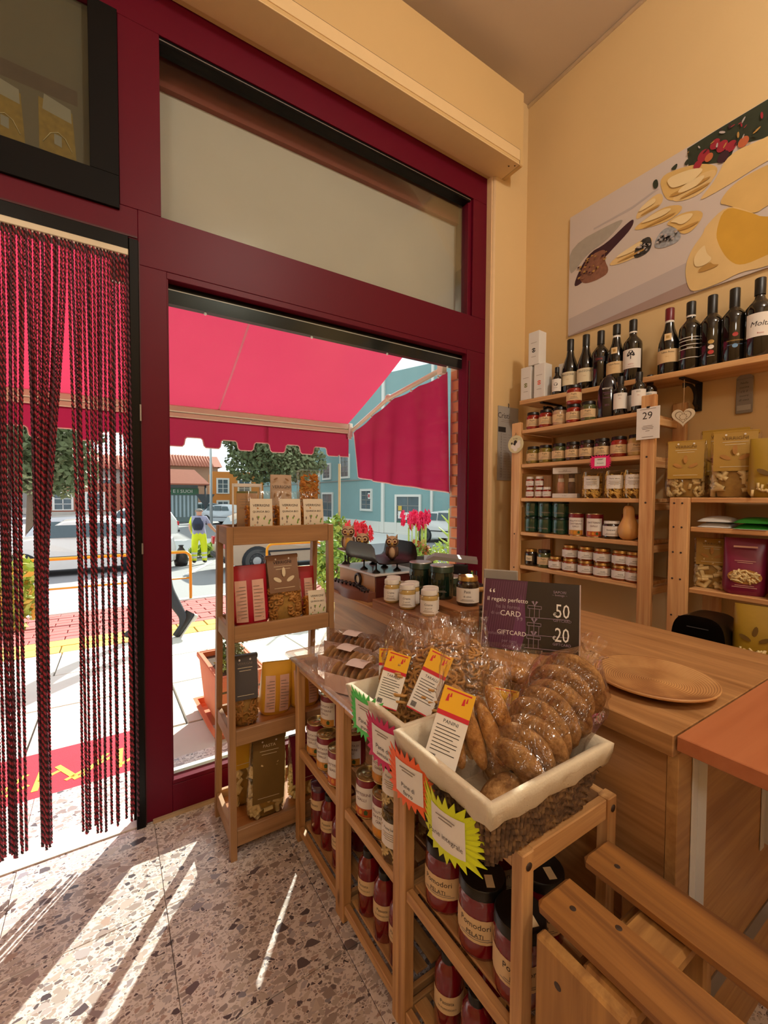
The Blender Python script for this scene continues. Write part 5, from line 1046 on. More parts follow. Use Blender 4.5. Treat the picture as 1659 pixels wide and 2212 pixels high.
# ---- pictures and small things on the walls
po = thing('food_poster', 'large frameless photo panel of ravioli and filled pasta on the wall', 'poster', (2.12, 1.456, 2.11), -PI/2)   # local x runs along -y, local -y faces the room
MB().bx(0, 1.9, -.004, .006, 0, .632).build('panel', mat('poster_ground', 'cdbfb6', .6, var=.05, vscale=3), po)
mat('pr_plank', 'b8aca8', .6, var=.06, vscale=6); mat('pr_dark', '2c3424', .6, var=.4, vscale=25); mat('pr_red', '9c2434', .6, var=.2); mat('pr_orange', 'c0643c', .6); mat('pr_pasta', 'd8b26c', .6, var=.16, vscale=9); mat('pr_pasta2', 'dfbd80', .6, var=.14, vscale=9); mat('pr_pasta3', 'd09f38', .6, var=.15, vscale=9); mat('pr_plum', '3c1c28', .6, var=.3, vscale=30); mat('pr_nut', '8a5c48', .6, var=.4, vscale=60); mat('pr_cheese', 'a8a094', .6, var=.15, vscale=30); mat('pr_fill', '3c3834', .6, var=.9, vscale=80); mat('pr_fillw', '9a9ca0', .6, var=.8, vscale=80); mat('pr_brown', 'a48c84', .6, var=.08, vscale=7)
SHP = [('pr_brown', [(0, 0), (.0, .01), (.58, .055), (.60, 0)]), ('pr_plank', [(.003, .093), (.564, .141), (.576, .055), (.005, .003)]), ('pr_plank', [(.136, .507), (.329, .51), (.441, .53), (.447, .521), (.329, .498), (.137, .498)]),
 ('pr_dark', [(.557, .626), (.659, .63), (.825, .630), (1.3, .63), (1.3, .45), (.829, .488), (.726, .524), (.71, .475), (.564, .547)]),
 ('pr_cheese', [(0, .483), (.268, .482), (.294, .463), (.206, .409), (.104, .393), (.032, .333), (.002, .332)]), ('pr_plum', [(.019, .257), (.104, .393), (.206, .396), (.306, .444), (.342, .449), (.331, .407), (.24, .355), (.175, .316), (.071, .249)]), ('pr_nut', [(.055, .296), (.111, .377), (.207, .377), (.195, .326), (.229, .248), (.17, .235), (.086, .243)]),
 ('pr_pasta2', [(.342, .437), (.364, .484), (.458, .512), (.47, .443), (.388, .436)]), ('pr_pasta', [(.446, .576), (.544, .559), (.63, .52), (.681, .468), (.642, .425), (.61, .407), (.497, .434), (.464, .486)]), ('pr_pasta2', [(.497, .434), (.526, .472), (.594, .491), (.68, .473), (.633, .409), (.567, .405)]),
 ('pr_pasta', [(.325, .398), (.411, .424), (.486, .428), (.558, .388), (.509, .355), (.401, .371)]), ('pr_pasta2', [(.196, .281), (.309, .322), (.419, .334), (.426, .284), (.335, .256)]), ('pr_fill', [(.335, .256), (.357, .323), (.413, .336), (.426, .284), (.404, .254)]), ('pr_pasta', [(.473, .352), (.549, .366), (.635, .325), (.6, .27), (.551, .262), (.515, .319)]), ('pr_fillw', [(.426, .273), (.457, .331), (.51, .327), (.546, .27), (.532, .244), (.465, .248)]),
 ('pr_pasta2', [(.611, .386), (.664, .427), (.705, .508), (.829, .488), (1.0, .49), (.98, .40), (.831, .402), (.721, .383), (.62, .375)]), ('pr_pasta', [(.675, .328), (.725, .38), (.832, .388), (1., .36), (.95, .24), (.836, .234), (.795, .218), (.711, .304)]),
 ('pr_pasta2', [(.577, .022), (.56, .116), (.583, .187), (.628, .234), (.632, .258), (.706, .306), (.774, .249), (.838, .176), (1.0, .17), (1.02, .02), (.843, .001), (.76, .019), (.697, .004), (.607, .001)]), ('pr_pasta3', [(.67, .213), (.698, .306), (.774, .244), (.837, .181), (.98, .16), (.96, .06), (.841, .046), (.759, .039), (.716, .083), (.684, .154)]), ('pr_pasta2', [(.60, .03), (.585, .11), (.605, .18), (.65, .225), (.655, .19), (.665, .12), (.70, .055), (.66, .02)]),
 ('pr_dark', [(.419, .569), (.44, .573), (.447, .53), (.425, .531)]), ('pr_dark', [(.493, .58), (.523, .591), (.519, .564), (.504, .568)]), ('pr_dark', [(.544, .565), (.563, .585), (.566, .55)])]
def chaikin(P, n=2):
    for _ in range(n): P = [q for i in range(len(P)) for q in ((.75*P[i][0]+.25*P[(i+1) % len(P)][0], .75*P[i][1]+.25*P[(i+1) % len(P)][1]), (.25*P[i][0]+.75*P[(i+1) % len(P)][0], .25*P[i][1]+.75*P[(i+1) % len(P)][1]))]
    return P
mm = sorted(set(s for s, _ in SHP))+['pr_red', 'pr_orange']; m_ = MB(); lay = 0
for s, P in SHP:
    lay += 1; Q = P if s in ('pr_plank', 'pr_brown') or lay == 4 else chaikin(P, 2)
    m_.poly([(x, -.0042-.00012*lay, z) for x, z in Q], mm.index(s))
for x, z, r, s in ((.62, .555, .022, 'pr_red'), (.66, .575, .018, 'pr_red'), (.685, .55, .02, 'pr_red'), (.715, .53, .019, 'pr_red'), (.755, .52, .018, 'pr_orange'), (.69, .505, .02, 'pr_plum'), (.64, .535, .015, 'pr_orange'), (.60, .53, .016, 'pr_red'), (.86, .56, .03, 'pr_red'), (.93, .54, .03, 'pr_orange')):
    lay += 1; m_.poly([(x+r*math.cos(t), -.0042-.00012*lay, z+r*1.1*math.sin(t)) for t in [k*PI/7 for k in range(14)]], mm.index(s))
mm += ['pr_hi', 'pr_lo']; mat('pr_hi', 'e8cf9c', .6, var=.08, vscale=9); mat('pr_lo', 'b98d48', .6, var=.15, vscale=9)
for s, P in SHP:
    if not s.startswith('pr_pasta') or len(P) < 5 or max(p[0] for p in P)-min(p[0] for p in P) > .24 or max(p[0] for p in P) > .7: continue
    Q = chaikin(P, 2); cx = sum(p[0] for p in Q)/len(Q); cz = sum(p[1] for p in Q)/len(Q); lay += 1
    for kx, kz, dx, dz, mn in ((.62, .42, -.012, .022, 'pr_hi'), (.70, .14, .01, -.030, 'pr_lo')):
        sc_ = min(1., (max(p[1] for p in Q)-min(p[1] for p in Q))/.12); m_.poly([(cx+(x-cx)*kx+dx*sc_, -.0042-.00012*lay-.00006*(mn == 'pr_lo'), cz+(z-cz)*kz+dz*sc_+(x-cx)*(.0)) for x, z in Q], mm.index(mn))
for k in range(70):
    lay += 0; x, z = U(.56, 1.2), U(.50, .625); r = U(.003, .007); a = U(0, 3)
    if x < .72 and z < .545: continue
    m_.poly([(x+r*2*math.cos(t)*math.cos(a)-r*.6*math.sin(t)*math.sin(a), -.0095, min(.628, z+r*2*math.cos(t)*math.sin(a)+r*.6*math.sin(t)*math.cos(a))) for t in [q*PI/4 for q in range(8)]], mm.index(('pr_lo', 'poster_leaf', 'pr_red', 'poster_leaf', 'pr_plank')[k % 5]) if False else mm.index(('pr_lo', 'pr_dark', 'pr_red', 'pr_plum', 'pr_plank')[k % 5]))
for k in range(60): x, z = U(.05, .22), U(.24, .37); r = U(.004, .009); m_.poly([(x+r*math.cos(t), -.0096, z+r*.7*math.sin(t)) for t in [q*PI/3 for q in range(6)]], mm.index(('pr_nut', 'pr_lo', 'pr_plum')[k % 3])) if abs((x-.05)*.35+.30-z) < .05 else None
for k in range(46): c = (.385, .295, .04, .035) if k % 2 else (.485, .285, .05, .035); a = U(0, 6.28); r = U(0, .9); x, z = c[0]+c[2]*r*math.cos(a), c[1]+c[3]*r*math.sin(a); m_.poly([(x+.006*math.cos(t), -.0096, z+.005*math.sin(t)) for t in [q*PI/3 for q in range(6)]], mm.index(('pr_plank', 'pr_fill')[k//2 % 2]))
m_.build('picture', [MATS[k] for k in mm], po)
cl = thing('day_calendar', 'white tear-off day calendar showing 29 hung on a pine post', 'calendar', (1.826, .889, 1.47), -PI/2)
MB().bx(-.044, .044, -.003, .0, 0, .127, ch=.0005).build('pad', MATS['paper_white'], cl); m_ = MB(); m_.text('29', -.002, .093, .040, 0, y=-.0034, res=4); lines(m_, [(.052, .018), (.046, .022), (.040, .020), (.032, .008), (.008, .022), (.119, .03)], 1, 0, 1, False, -.0036); m_.build('lettering', [MATS['ink'], MATS['ink_soft']], cl); m_ = MB(); m_.bx(-.006, .006, -.004, .003, .123, .131, ch=.001); m_.build('clip', MATS['iron'], cl)
wc = thing('wall_calendar', 'tall grey wall calendar in the corner left of the shelf unit', 'calendar', (1.985, 1.7505, 1.335), .0)
MB().bx(-.085, .088, -.003, 0, 0, .43, ch=.0004).build('sheet', mat('calendar_sheet', 'a8a29a', .7, var=.05), wc)
m_ = MB(); m_.text('Cristi', -.038, .375, .045, 0, y=-.0034); m_.bx(-.082, -.02, -.0036, -.0033, .28, .31, 0)
for k in range(17): m_.text(str(k+1), -.058, .268-.0155*k, .016, 0, y=-.0034)
lines(m_, [(.35, .05), (.34, .06)], 1, 0, 1, False, -.0036)
for k in range(17):
    for q in range(3): m_.bx(-.04+.04*q, -.012+.04*q, -.0036, -.0033, .266-.0155*k, .2675-.0155*k, 1)
m_.build('lettering', [MATS['ink'], MATS['ink_soft']], wc); m_ = MB(); m_.tube([(0, -.004, .425), (0, -.006, .445), (0, -.002, .45)], .002, 5); m_.build('hook', MATS['iron'], wc)
rp = thing('round_plaque', 'round painted plaque hung on the left post of the shelf unit', 'plaque', (1.826, 1.553, 1.516), -PI/2+.1)
m_ = MB(); m_.T = RX(PI/2); m_.lathe([(0, -.002), (.045, -.002), (.0475, .001), (.0475, .003), (.045, .0045), (.043, .004), (0, .004)], 28); m_.build('disc', mat('plaque_cream', 'cfc89c', .4, var=.1), rp)
m_ = MB()
for x, z, r, i in ((-.016, -.012, .012, 0), (.016, -.006, .016, 0), (0, .012, .010, 1), (-.005, .002, .008, 1), (.022, .012, .008, 0), (0, -.024, .014, 0), (-.022, .006, .006, 1)): m_.poly([(x+r*math.cos(t), -.0048-abs(x)*.004, z+r*math.sin(t)) for t in [k*PI/5 for k in range(10)]], i)
m_.text('la vita', 0, .030, .011, 1, y=-.0049); m_.build('painting', [MATS['label_white'], MATS['ink']], rp); m_ = MB(); m_.tube([(-.006, 0, .046), (0, -.001, .062), (.006, 0, .046)], .0015, 5); m_.build('cord', MATS['stake_wood'], rp)
ht = thing('hanging_heart', 'cream wooden heart with carved pattern hanging from a bracket', 'ornament', (1.965, .822, 1.565), -PI/2+.25)
def heart(s): return [(s*16*math.sin(t)**3/17, s*(13*math.cos(t)-5*math.cos(2*t)-2*math.cos(3*t)-math.cos(4*t))/17) for t in [2*PI*k/36 for k in range(36)]]
m_ = MB(); m_.T = RX(PI/2); m_.prism(heart(.042), -.004, .004); m_.build('body', mat('heart_cream', 'd0bfa2', .7), ht); m_ = MB(); m_.T = RX(PI/2); h0, h1 = heart(.030), heart(.026); n = 36; m_.add([(x, y, .0044) for x, y in h0]+[(x, y, .0044) for x, y in h1], [(i, (i+1) % n, n+(i+1) % n, n+i) for i in range(n)]); 
for k in range(10): a = k*.63; m_.poly([(.012*math.cos(a)+.003*math.cos(t), .012*math.sin(a)+.003*math.sin(t)-.002, .0044) for t in (0, 1.6, 3.1, 4.7)])
m_.build('carving', mat('heart_brown', '8a7458', .8), ht); m_ = MB(); m_.tube([(0, 0, .03), (.0, 0, .075), (.06*0, .0, .148)], .0012, 5); m_.build('cord', MATS['stake_wood'], ht)
sg = thing('hanging_sign', 'small grey wooden sign with script lettering on the wall', 'sign', (2.118, .672, 1.57), -PI/2)
m_ = MB(); m_.bx(-.027, .027, -.006, 0, .0, .135, ch=.002); m_.T = TR(0, -.003, .135) @ RX(PI/2); m_.prism([(.027*math.cos(t), .018*math.sin(t)) for t in [k*PI/8 for k in range(9)]], -.003, .003); m_.build('board', mat('sign_grey', '8d867c', .8, var=.12), sg)
m_ = MB()
for k, s_ in enumerate(('Nella', 'cucina', 'c\'è il', 'cuore', 'di casa')): m_.text(s_, 0, .118-.0165*k, .012, 0, y=-.0066, shear=.2)
m_.bx(-.022, .022, -.0066, -.0062, .012, .032, 1); m_.build('lettering', [mat('sign_ink', '4a4640', .8), mat('sign_pale', 'aca69a', .8)], sg)
def star_tag(name, label, loc, rot, w, h, col, texts, n=26, amp=.16, bend=0., group='star-edged price tags'):
    """fluorescent card with a saw-tooth edge; local xz plane facing -y"""
    t = thing(name, label, 'price tag', loc, 0, group); t.rotation_euler = rot; P = []; k = n*2
    for i in range(k):
        a = 2*PI*i/k; ca, sa = math.cos(a), math.sin(a); e = 1/max(abs(ca), abs(sa))**.75; r = e*(1.0 if i % 2 else 1-amp)*(1+(U(-.05, .05) if i % 2 else 0)); P.append((w*.5*ca*r, h*.5*sa*r))
    def yb(x): return bend*(x/w)**2
    m_ = MB(); m_.add([(0, yb(0), 0)]+[(x, yb(x), z) for x, z in P]+[(x*.4, yb(x*.4), z*.4) for x, z in P], [(k+1+i, 1+i, 1+(i+1) % k, k+1+(i+1) % k) for i in range(k)]+[(0, k+1+i, k+1+(i+1) % k) for i in range(k)])
    m_.add([(0, yb(0)+.0008, 0)]+[(x, yb(x)+.0008, z) for x, z in P], [(0, 1+(i+1) % k, 1+i) for i in range(k)]); m_.build('card', mat('fluo_'+col, col, .6, var=.02), t)
    m_ = MB(); m_.grid(lambda u, v: (w*.50*(u-.5), yb(w*.50*(u-.5))-.0008, h*.58*(v-.5)), 6, 2, 0); 
    for s_, z, sz in texts: m_.text(s_, 0, h*z, sz, 1, y=-.0014)
    for q, z in ((.14, .2), (.10, .15)): m_.bx(-w*q, w*q, -.0016, -.0012, h*z, h*z+.0015, 2)
    m_.build('slip', [MATS['card_white'], MATS['ink'], MATS['ink_soft']], t); return t
star_tag('star_tag', 'pink star-edged tag on the third shelf edge of the pine unit', (1.826, 1.085, 1.392), (0, 0, -PI/2+.05), .100, .062, 'e8186c', [('Strozzapreti', -.08, .006)], amp=.2)
pr = thing('label_printer', 'glossy black rounded label printer behind the counter, below the pasta shelves', 'printer', (1.715, .63, .7206), -PI/2+.1)
m_ = MB(); m_.grid(lambda u, v: (.075*(2*u-1), -.07+.15*v, .0), 2, 2); m_ = MB()
def prn(u, v): a = PI*u; return (-.075*math.copysign(abs(math.cos(a))**.6, math.cos(a)), -.09+.18*v, .125*abs(math.sin(a))**.5*(1-.10*v))
m_.grid(prn, 18, 4); m_.add([prn(i/18, 0) for i in range(19)], [tuple(range(19))]); m_.add([prn(i/18, 1) for i in range(19)], [tuple(range(19))[::-1]]); m_.build('housing', MATS['black_gloss'], pr); m_ = MB(); m_.bx(-.04, .04, -.0925, -.0905, .045, .048); m_.bx(-.03, .03, -.0925, -.0905, .085, .087); m_.build('slot', mat('slot_grey', '4a4a4c', .5), pr)
put('ochre_pouch', 'pasta_pouch', 'crumpled golden pasta pouch low at the right edge beside the printer', 'bag', (1.735, .50, .7206), -PI/2+.2, gU, scale=.86)
# a low desk behind the counter carries the printer and the pouch
DZ = .72
dk = thing('back_desk', 'low desk behind the counter under the pine shelves', 'desk', (1.70, .3, 0)); pbox(dk, 'top', 'pine_y', 1.62, 1.79, -.2, .80, .695, .7195); pbox(dk, 'leg', 'pine_z', 1.63, 1.66, .75, .79, 0, .695); pbox(dk, 'leg', 'pine_z', 1.63, 1.66, -.18, -.14, 0, .695)
# painted reflection of pasta sacks, flat shapes behind the glass over the door
fp = thing('painted_reflection', 'painted reflection of pasta sacks in the black-framed glass above the door', 'picture', (-.53, 1.835, 2.34))
part(fp, 'refl_backing', MB().bx(-1.0, -.035, 1.832, 1.838, 2.335, 2.90), mat('refl_ground', '665846', .7, var=.12, vscale=5))
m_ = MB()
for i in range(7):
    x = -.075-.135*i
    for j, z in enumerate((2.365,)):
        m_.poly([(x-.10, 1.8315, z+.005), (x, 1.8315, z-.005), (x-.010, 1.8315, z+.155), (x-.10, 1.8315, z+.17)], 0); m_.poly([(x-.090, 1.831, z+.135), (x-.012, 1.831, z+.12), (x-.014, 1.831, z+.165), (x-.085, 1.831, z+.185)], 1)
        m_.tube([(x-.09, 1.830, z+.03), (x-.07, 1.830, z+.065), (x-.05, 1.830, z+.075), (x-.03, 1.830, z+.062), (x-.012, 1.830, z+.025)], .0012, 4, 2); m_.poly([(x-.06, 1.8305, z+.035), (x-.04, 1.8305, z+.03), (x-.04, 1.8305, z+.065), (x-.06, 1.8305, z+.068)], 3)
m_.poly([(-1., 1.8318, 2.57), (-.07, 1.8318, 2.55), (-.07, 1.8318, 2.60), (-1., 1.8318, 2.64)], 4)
part(fp, 'print', m_, [mat('refl_sack', '86682c', .7, var=.4, vscale=60), mat('refl_tag', '8c8070', .7), mat('refl_wire', 'c9b48c', .5), mat('refl_slip', '8a8074', .7), mat('refl_shelf', '5a4638', .7)])  # flat sacks, tags and shelf of the painted reflection
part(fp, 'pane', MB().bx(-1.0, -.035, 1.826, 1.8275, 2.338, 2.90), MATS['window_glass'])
# ================================================================ ladder shelf in front of the window
wood('lad_z', '8a6440', 'a87f56', 2, .5, knots=False); wood('lad_x', '8a6440', 'a87f56', 0, .5, knots=False); wood('lad_y', '8a6440', 'a87f56', 1, .5, knots=False); wood('lad_board', '8c5428', 'b0723c', 0, .35, knots=False)
la = thing('ladder_shelf', 'slim brown wooden ladder shelf with four trays standing by the window', 'shelf', (.527, 1.59, 0))
yf = lambda z: 1.455+.032*z/1.127
yb_ = lambda z: 1.722-.068*z/1.127
for x0, x1 in ((.330, .351), (.702, .723)):
    for f_, s in ((yf, 1), (yb_, -1)):
        m_ = MB(); a, b = f_(0), f_(1.127); t = .026*s
        v = [(x, y+dy, z) for z, y in ((0, a), (1.127, b)) for x, dy in ((x0, 0), (x1, 0), (x1, t), (x0, t))]
        if s < 0: v = [v[i] for i in (3, 2, 1, 0, 7, 6, 5, 4)]
        m_.add(v, [(3, 2, 1, 0), (4, 5, 6, 7), (0, 1, 5, 4), (1, 2, 6, 5), (2, 3, 7, 6), (3, 0, 4, 7)]); part(la, 'leg', m_, MATS['lad_z'])
TZ = [1.100, .765, .412, .068]
for z, r0, r1 in ((1.100, 1.066, 1.128), (.765, .735, .790), (.412, .383, .436), (.068, .043, .098)):
    a, b = yf(z)+.002, yb_(z)-.002
    part(la, 'front_rail', MB().bx(.3515, .7015, a, a+.016, r0, r1, ch=.0015), MATS['lad_x']); part(la, 'back_rail', MB().bx(.3515, .7015, b-.016, b, r0, r1, ch=.0015), MATS['lad_x'])
    for x0, x1 in ((.333, .349), (.704, .720)): part(la, 'side_rail', MB().bx(x0, x1, yf(z)+.0265, yb_(z)-.0265, r0, r1, ch=.0015), MATS['lad_y'])
    part(la, 'tray_board', MB().bx(.350, .703, a+.017, b-.017, z-.010, z), MATS['lad_board'])
gL = 'packets on the ladder shelf'
# tall packs at the back of the top tray
t = thing('window_carton', 'clear-fronted carton with kraft panel at the left of the ladder top', 'box', (.432, 1.615, TZ[0]+.0006), -.22, gL)
m_ = MB()
for a in ((-.052, -.046, -.02, .02, 0, .178), (.046, .052, -.02, .02, 0, .178), (-.046, .046, -.02, .02, .166, .178), (-.046, .046, -.02, .02, 0, .012)): m_.bx(*a, ch=.001)
m_.build('carton', mat('carton_pearl', 'cfccc6', .45), t); MB().bx(-.0455, .0455, -.018, .018, .0125, .1655).build('clear_window', MATS['clear_tub'], t)
m_ = MB(); m_.bx(-.036, .036, -.010, .010, .0125, .150, 0, .001); lines(m_, [(.120, .024), (.110, .028), (.100, .022), (.088, .026)], 1, 0, 1, False, -.0106); m_.bx(-.036, .036, -.0106, -.0102, .143, .150, 2); m_.build('kraft_panel', [mat('kraft', 'b59476', .7), MATS['ink_soft'], mat('kraft_green', '5c6a34', .6)], t)
t = thing('kraft_pack', 'tall kraft pack with leaf print in the middle of the ladder top', 'packet', (.560, 1.610, TZ[0]+.0006), -.18, gL)
m_ = MB(); m_.grid(lambda u, v: pillow(.085, .035, .215, v, u, 1, .3), 24, 10); m_.grid(lambda u, v: (lambda p: (p[0]*v, p[1]*v, .215))(pillow(.085, .035, .215, 1, u, 1, .3)), 24, 1); m_.build('pouch', mat('kraft_pale', 'b8a08a', .7), t)
m_ = MB(); m_.text('VERRIGNI', 0, .168, .016, 0, y=-.0155)
for x, z, a in ((-.022, .198, .5), (.02, .196, -.6), (-.004, .14, .9), (.024, .138, -.3), (-.026, .136, 1.4)): m_.poly([(x+.009*math.cos(q)*math.cos(a)-.0035*math.sin(q)*math.sin(a), -.0172, z+.009*math.cos(q)*math.sin(a)+.0035*math.sin(q)*math.cos(a)) for q in [k*.79 for k in range(8)]], 1)
m_.build('print', [MATS['ink'], mat('kraft_leaf', '8c6844', .7)], t)
t = thing('clear_pasta_pack', 'tall clear pack of short golden pasta at the right of the ladder top', 'packet', (.672, 1.605, TZ[0]+.0006), -.15, gL)
f_ = MB(); f_.bx(-.034, .034, -.014, .014, .01, .19, 1)
for i in range(230): f_.tube([Vector((x := U(-.034, .034), y := U(-.018, -.010), z := U(.012, .215)))-(d := Vector((U(-1, 1), U(-.2, .2), U(-1, 1))).normalized())*.010, Vector((x, y, z))+d*.010], .0033, 5)
f_.build('pasta', [MATS['pasta_quinoa'], MATS['pasta_core']], t, kind='stuff'); MB().bx(-.043, .043, -.024, .022, 0, .237, ch=.004).build('film', MATS['cello_soft'], t)
for k, (x, y) in enumerate(((.455, 1.540), (.560, 1.540), (.652, 1.545))):
    put('quinoa', 'quinoa_packet', ('small quinoa pasta packet with floral label, left one of the ladder top front row', 'small quinoa pasta packet, middle one of the ladder top front row', 'small quinoa pasta packet, right one of the ladder top front row')[k], 'packet', (x, y, TZ[0]+.0006), -.24+.06*k, gL, scale=1.15)
put('red_pouch', 'pasta_pouch', 'red pasta pouch seen from the back at the left of the second tray', 'bag', (.437, 1.585, TZ[1]+.0006), -.22, gL, tilt=(.0, -.05))
put('bag_brown_card', 'pasta_bag', 'big clear bag of ring pasta with a brown leaf card, second tray', 'bag', (.556, 1.553, TZ[1]+.0006), -.15, gL, tilt=(-.06, -.05), scale=(.92, .8, 1.04))
put('red_pouch_small', 'pasta_pouch', 'red pasta pouch behind the small packet at the right of the second tray', 'bag', (.648, 1.632, TZ[1]+.0006), -.1, gL)
put('quinoa', 'quinoa_packet', 'small quinoa pasta packet at the right end of the second tray', 'packet', (.664, 1.533, TZ[1]+.0006), -.12, gL, scale=1.02)
put('bag_grey_card', 'pasta_bag', 'clear bag of curled pasta with a dark grey card, third tray', 'bag', (.405, 1.560, TZ[2]+.0006), -.12, gL, scale=(1., .85, 1.2))
put('yellow_pouch', 'pasta_pouch', 'yellow pasta pouch with pale back label, middle of the third tray', 'bag', (.523, 1.590, TZ[2]+.0006), -.1, gL, tilt=(0, .07))
put('yellow_pouch', 'pasta_pouch', 'yellow pasta pouch half hidden by the rack, right of the third tray', 'bag', (.643, 1.590, TZ[2]+.0006), -.1, gL)
put('bag_olive_card', 'pasta_bag', 'large clear bag of wide pasta with an olive card on the lowest tray', 'bag', (.470, 1.532, TZ[3]+.0006), -.05, gL, tilt=(0, .05), scale=(.95, .68, .95))
put('bag_yellow_card', 'pasta_bag', 'yellow-carded pasta bag at the back left of the lowest tray', 'bag', (.420, 1.635, TZ[3]+.0006), -.05, gL, scale=(.85, .7, 1.1))
put('bag_yellow_card', 'pasta_bag', 'yellow-carded pasta bag at the back middle of the lowest tray', 'bag', (.535, 1.655, TZ[3]+.0006), -.03, gL, scale=(.85, .6, 1.15))
put('bag_wine_card', 'pasta_bag', 'wine-red-carded pasta bag at the right of the lowest tray', 'bag', (.625, 1.560, TZ[3]+.0006), -.05, gL, scale=(.95, .8, .88))

# ================================================================ pine rack with three bays
wood('rack_z', '9c6c3c', 'd2a46e', 2); wood('rack_y', '9c6c3c', 'd2a46e', 1); wood('rack_x', '9c6c3c', 'd2a46e', 0)
rk = thing('pine_rack', 'low pine slat rack in three bays holding tins, tubs and tomato jars', 'rack', (.695, .94, 0))
RT = .655; X0, X1 = .552, .826
YP = [(1.415, 1.442), (1.094, 1.118), (1.069, 1.093), (.791, .815), (.766, .790), (.442, .466)]
for y0, y1 in YP:
    for x0, x1 in ((X0, X0+.028), (X1-.028, X1)): part(rk, 'post', MB().bx(x0, x1, y0, y1, 0, RT, ch=.002), MATS['rack_z'])
    for z in (.055, .340, RT): 
        if z == RT: part(rk, 'side_rail', MB().bx(X0+.0285, X1-.0285, y0+.004, y1-.004, z-.042, z-.002, ch=.002), MATS['rack_x'])
        else: part(rk, 'side_rail', MB().bx(X0+.0285, X1-.0285, y0+.006, y1-.006, z-.036, z-.006, ch=.002), MATS['rack_x'])
for (a0, a1), (b0, b1) in (((.815, 0), (0, 1.069)), ((1.118, 0), (0, 1.415)), ((.466, 0), (0, .766))):
    y0, y1 = a0+.0006, b1-.0006
    for z in (.055, .340, .640):
        n = 5
        for k in range(n):
            xx = X0+.0295+k*(X1-X0-.059-.034)/(n-1)
            if z > .6 and k not in (0, 4): continue
            if k == 0 and z < .6: part(rk, 'front_slat', MB().bx(X0+.004, X0+.022, y0, y1, z-.026, z-.001, ch=.002), MATS['rack_y'])
            if z < .6: part(rk, 'slat', MB().bx(xx, xx+.034, y0, y1, z-.0058, z+.0, ch=.001), MATS['rack_y'])
            else: part(rk, 'top_rail', MB().bx(X0+.003 if k == 0 else X1-.02, X0+.020 if k == 0 else X1-.003, y0, y1, z-.022, z+.012, ch=.002), MATS['rack_y'])
for x in (X0+.014, X1-.014):
    m_ = MB(); m_.T = TR(x, .4415, RT-.022) @ RX(PI/2); m_.lathe([(.007, 0), (.007, .0008), (0, .0004)], 12); part(rk, 'bolt_hole', m_, MATS['screw_dark'])
gR = 'goods in the pine rack'
def rg(kind, name, lab, cat, x, y, z, rz=-1.05): return put(kind, name, lab, cat, (x, y, z+.0006), rz+U(-.15, .15), gR)
S2, S1 = .340, .055
for x, y, dz, lab in ((.607, 1.372, 0, 'food tin at the far end of the rack, window side, bottom tier'), (.603, 1.279, 0, 'food tin in the left bay carrying another tin'), (.600, 1.188, 0, 'food tin in the left bay beside the first double post'), (.640, 1.330, .1086, 'food tin stacked on top in the left rack bay'), (.690, 1.250, 0, 'food tin behind the front row in the left rack bay'), (.690, 1.340, 0, 'food tin in the back corner of the left rack bay')):
    rg('can_v' if y > 1.2 else 'can_d', 'food_tin', lab, 'tin', x, y, S2+dz)
for x, y, dz, kd, lab in ((.612, 1.027, 0, 'can_d', 'food tin on the middle bay shelf right of the double post'), (.612, .938, 0, 'can_v', 'food tin on the middle bay shelf next to the pasta tubs'), (.640, .985, .1086, 'can_v', 'food tin on top in the middle bay, below the green tag'), (.700, 1.030, 0, 'can_d', 'food tin standing behind in the middle bay'), (.705, .945, 0, 'can_v', 'food tin at the back of the middle bay behind the tubs'), (.712, 1.000, .1086, 'can_d', 'food tin on the upper tier at the back of the middle bay')):
    rg(kd, 'food_tin', lab, 'tin', x, y, S2+dz)
put('tub_pale', 'pasta_tub', 'clear tub of pale pasta in the middle bay, lower of the stacked pair', 'tub', (.598, .858, S2+.0006), -1.1, gR); put('tub_pale', 'pasta_tub', 'clear tub of pale pasta in the middle bay, upper of the stacked pair', 'tub', (.598, .858, S2+.1296), -1.0, gR)
put('tub_pale', 'pasta_tub', 'clear pasta tub at the back of the middle bay', 'tub', (.715, .860, S2+.0006), -1.1, gR)
for x, y, lab in ((.622, .705, 'big tomato jar with black lid, nearest the middle bay'), (.622, .597, 'big tomato jar with black lid, in the middle of the right bay'), (.622, .503, 'big tomato jar with black lid, by the near rack post'), (.735, .660, 'big tomato jar at the back of the right bay, window side'), (.735, .545, 'big tomato jar at the back of the right bay near the bench')):
    t = rg('tomato_jar', 'tomato_jar', lab, 'jar', x, y, S2, -1.0); m_ = MB(); m_.T = TR(.018, -.012, .1378) @ RZ(.5); m_.bx(-.008, .008, -.014, .014, 0, .0006); m_.build('lid_sticker', MATS['label_kraft'], t)
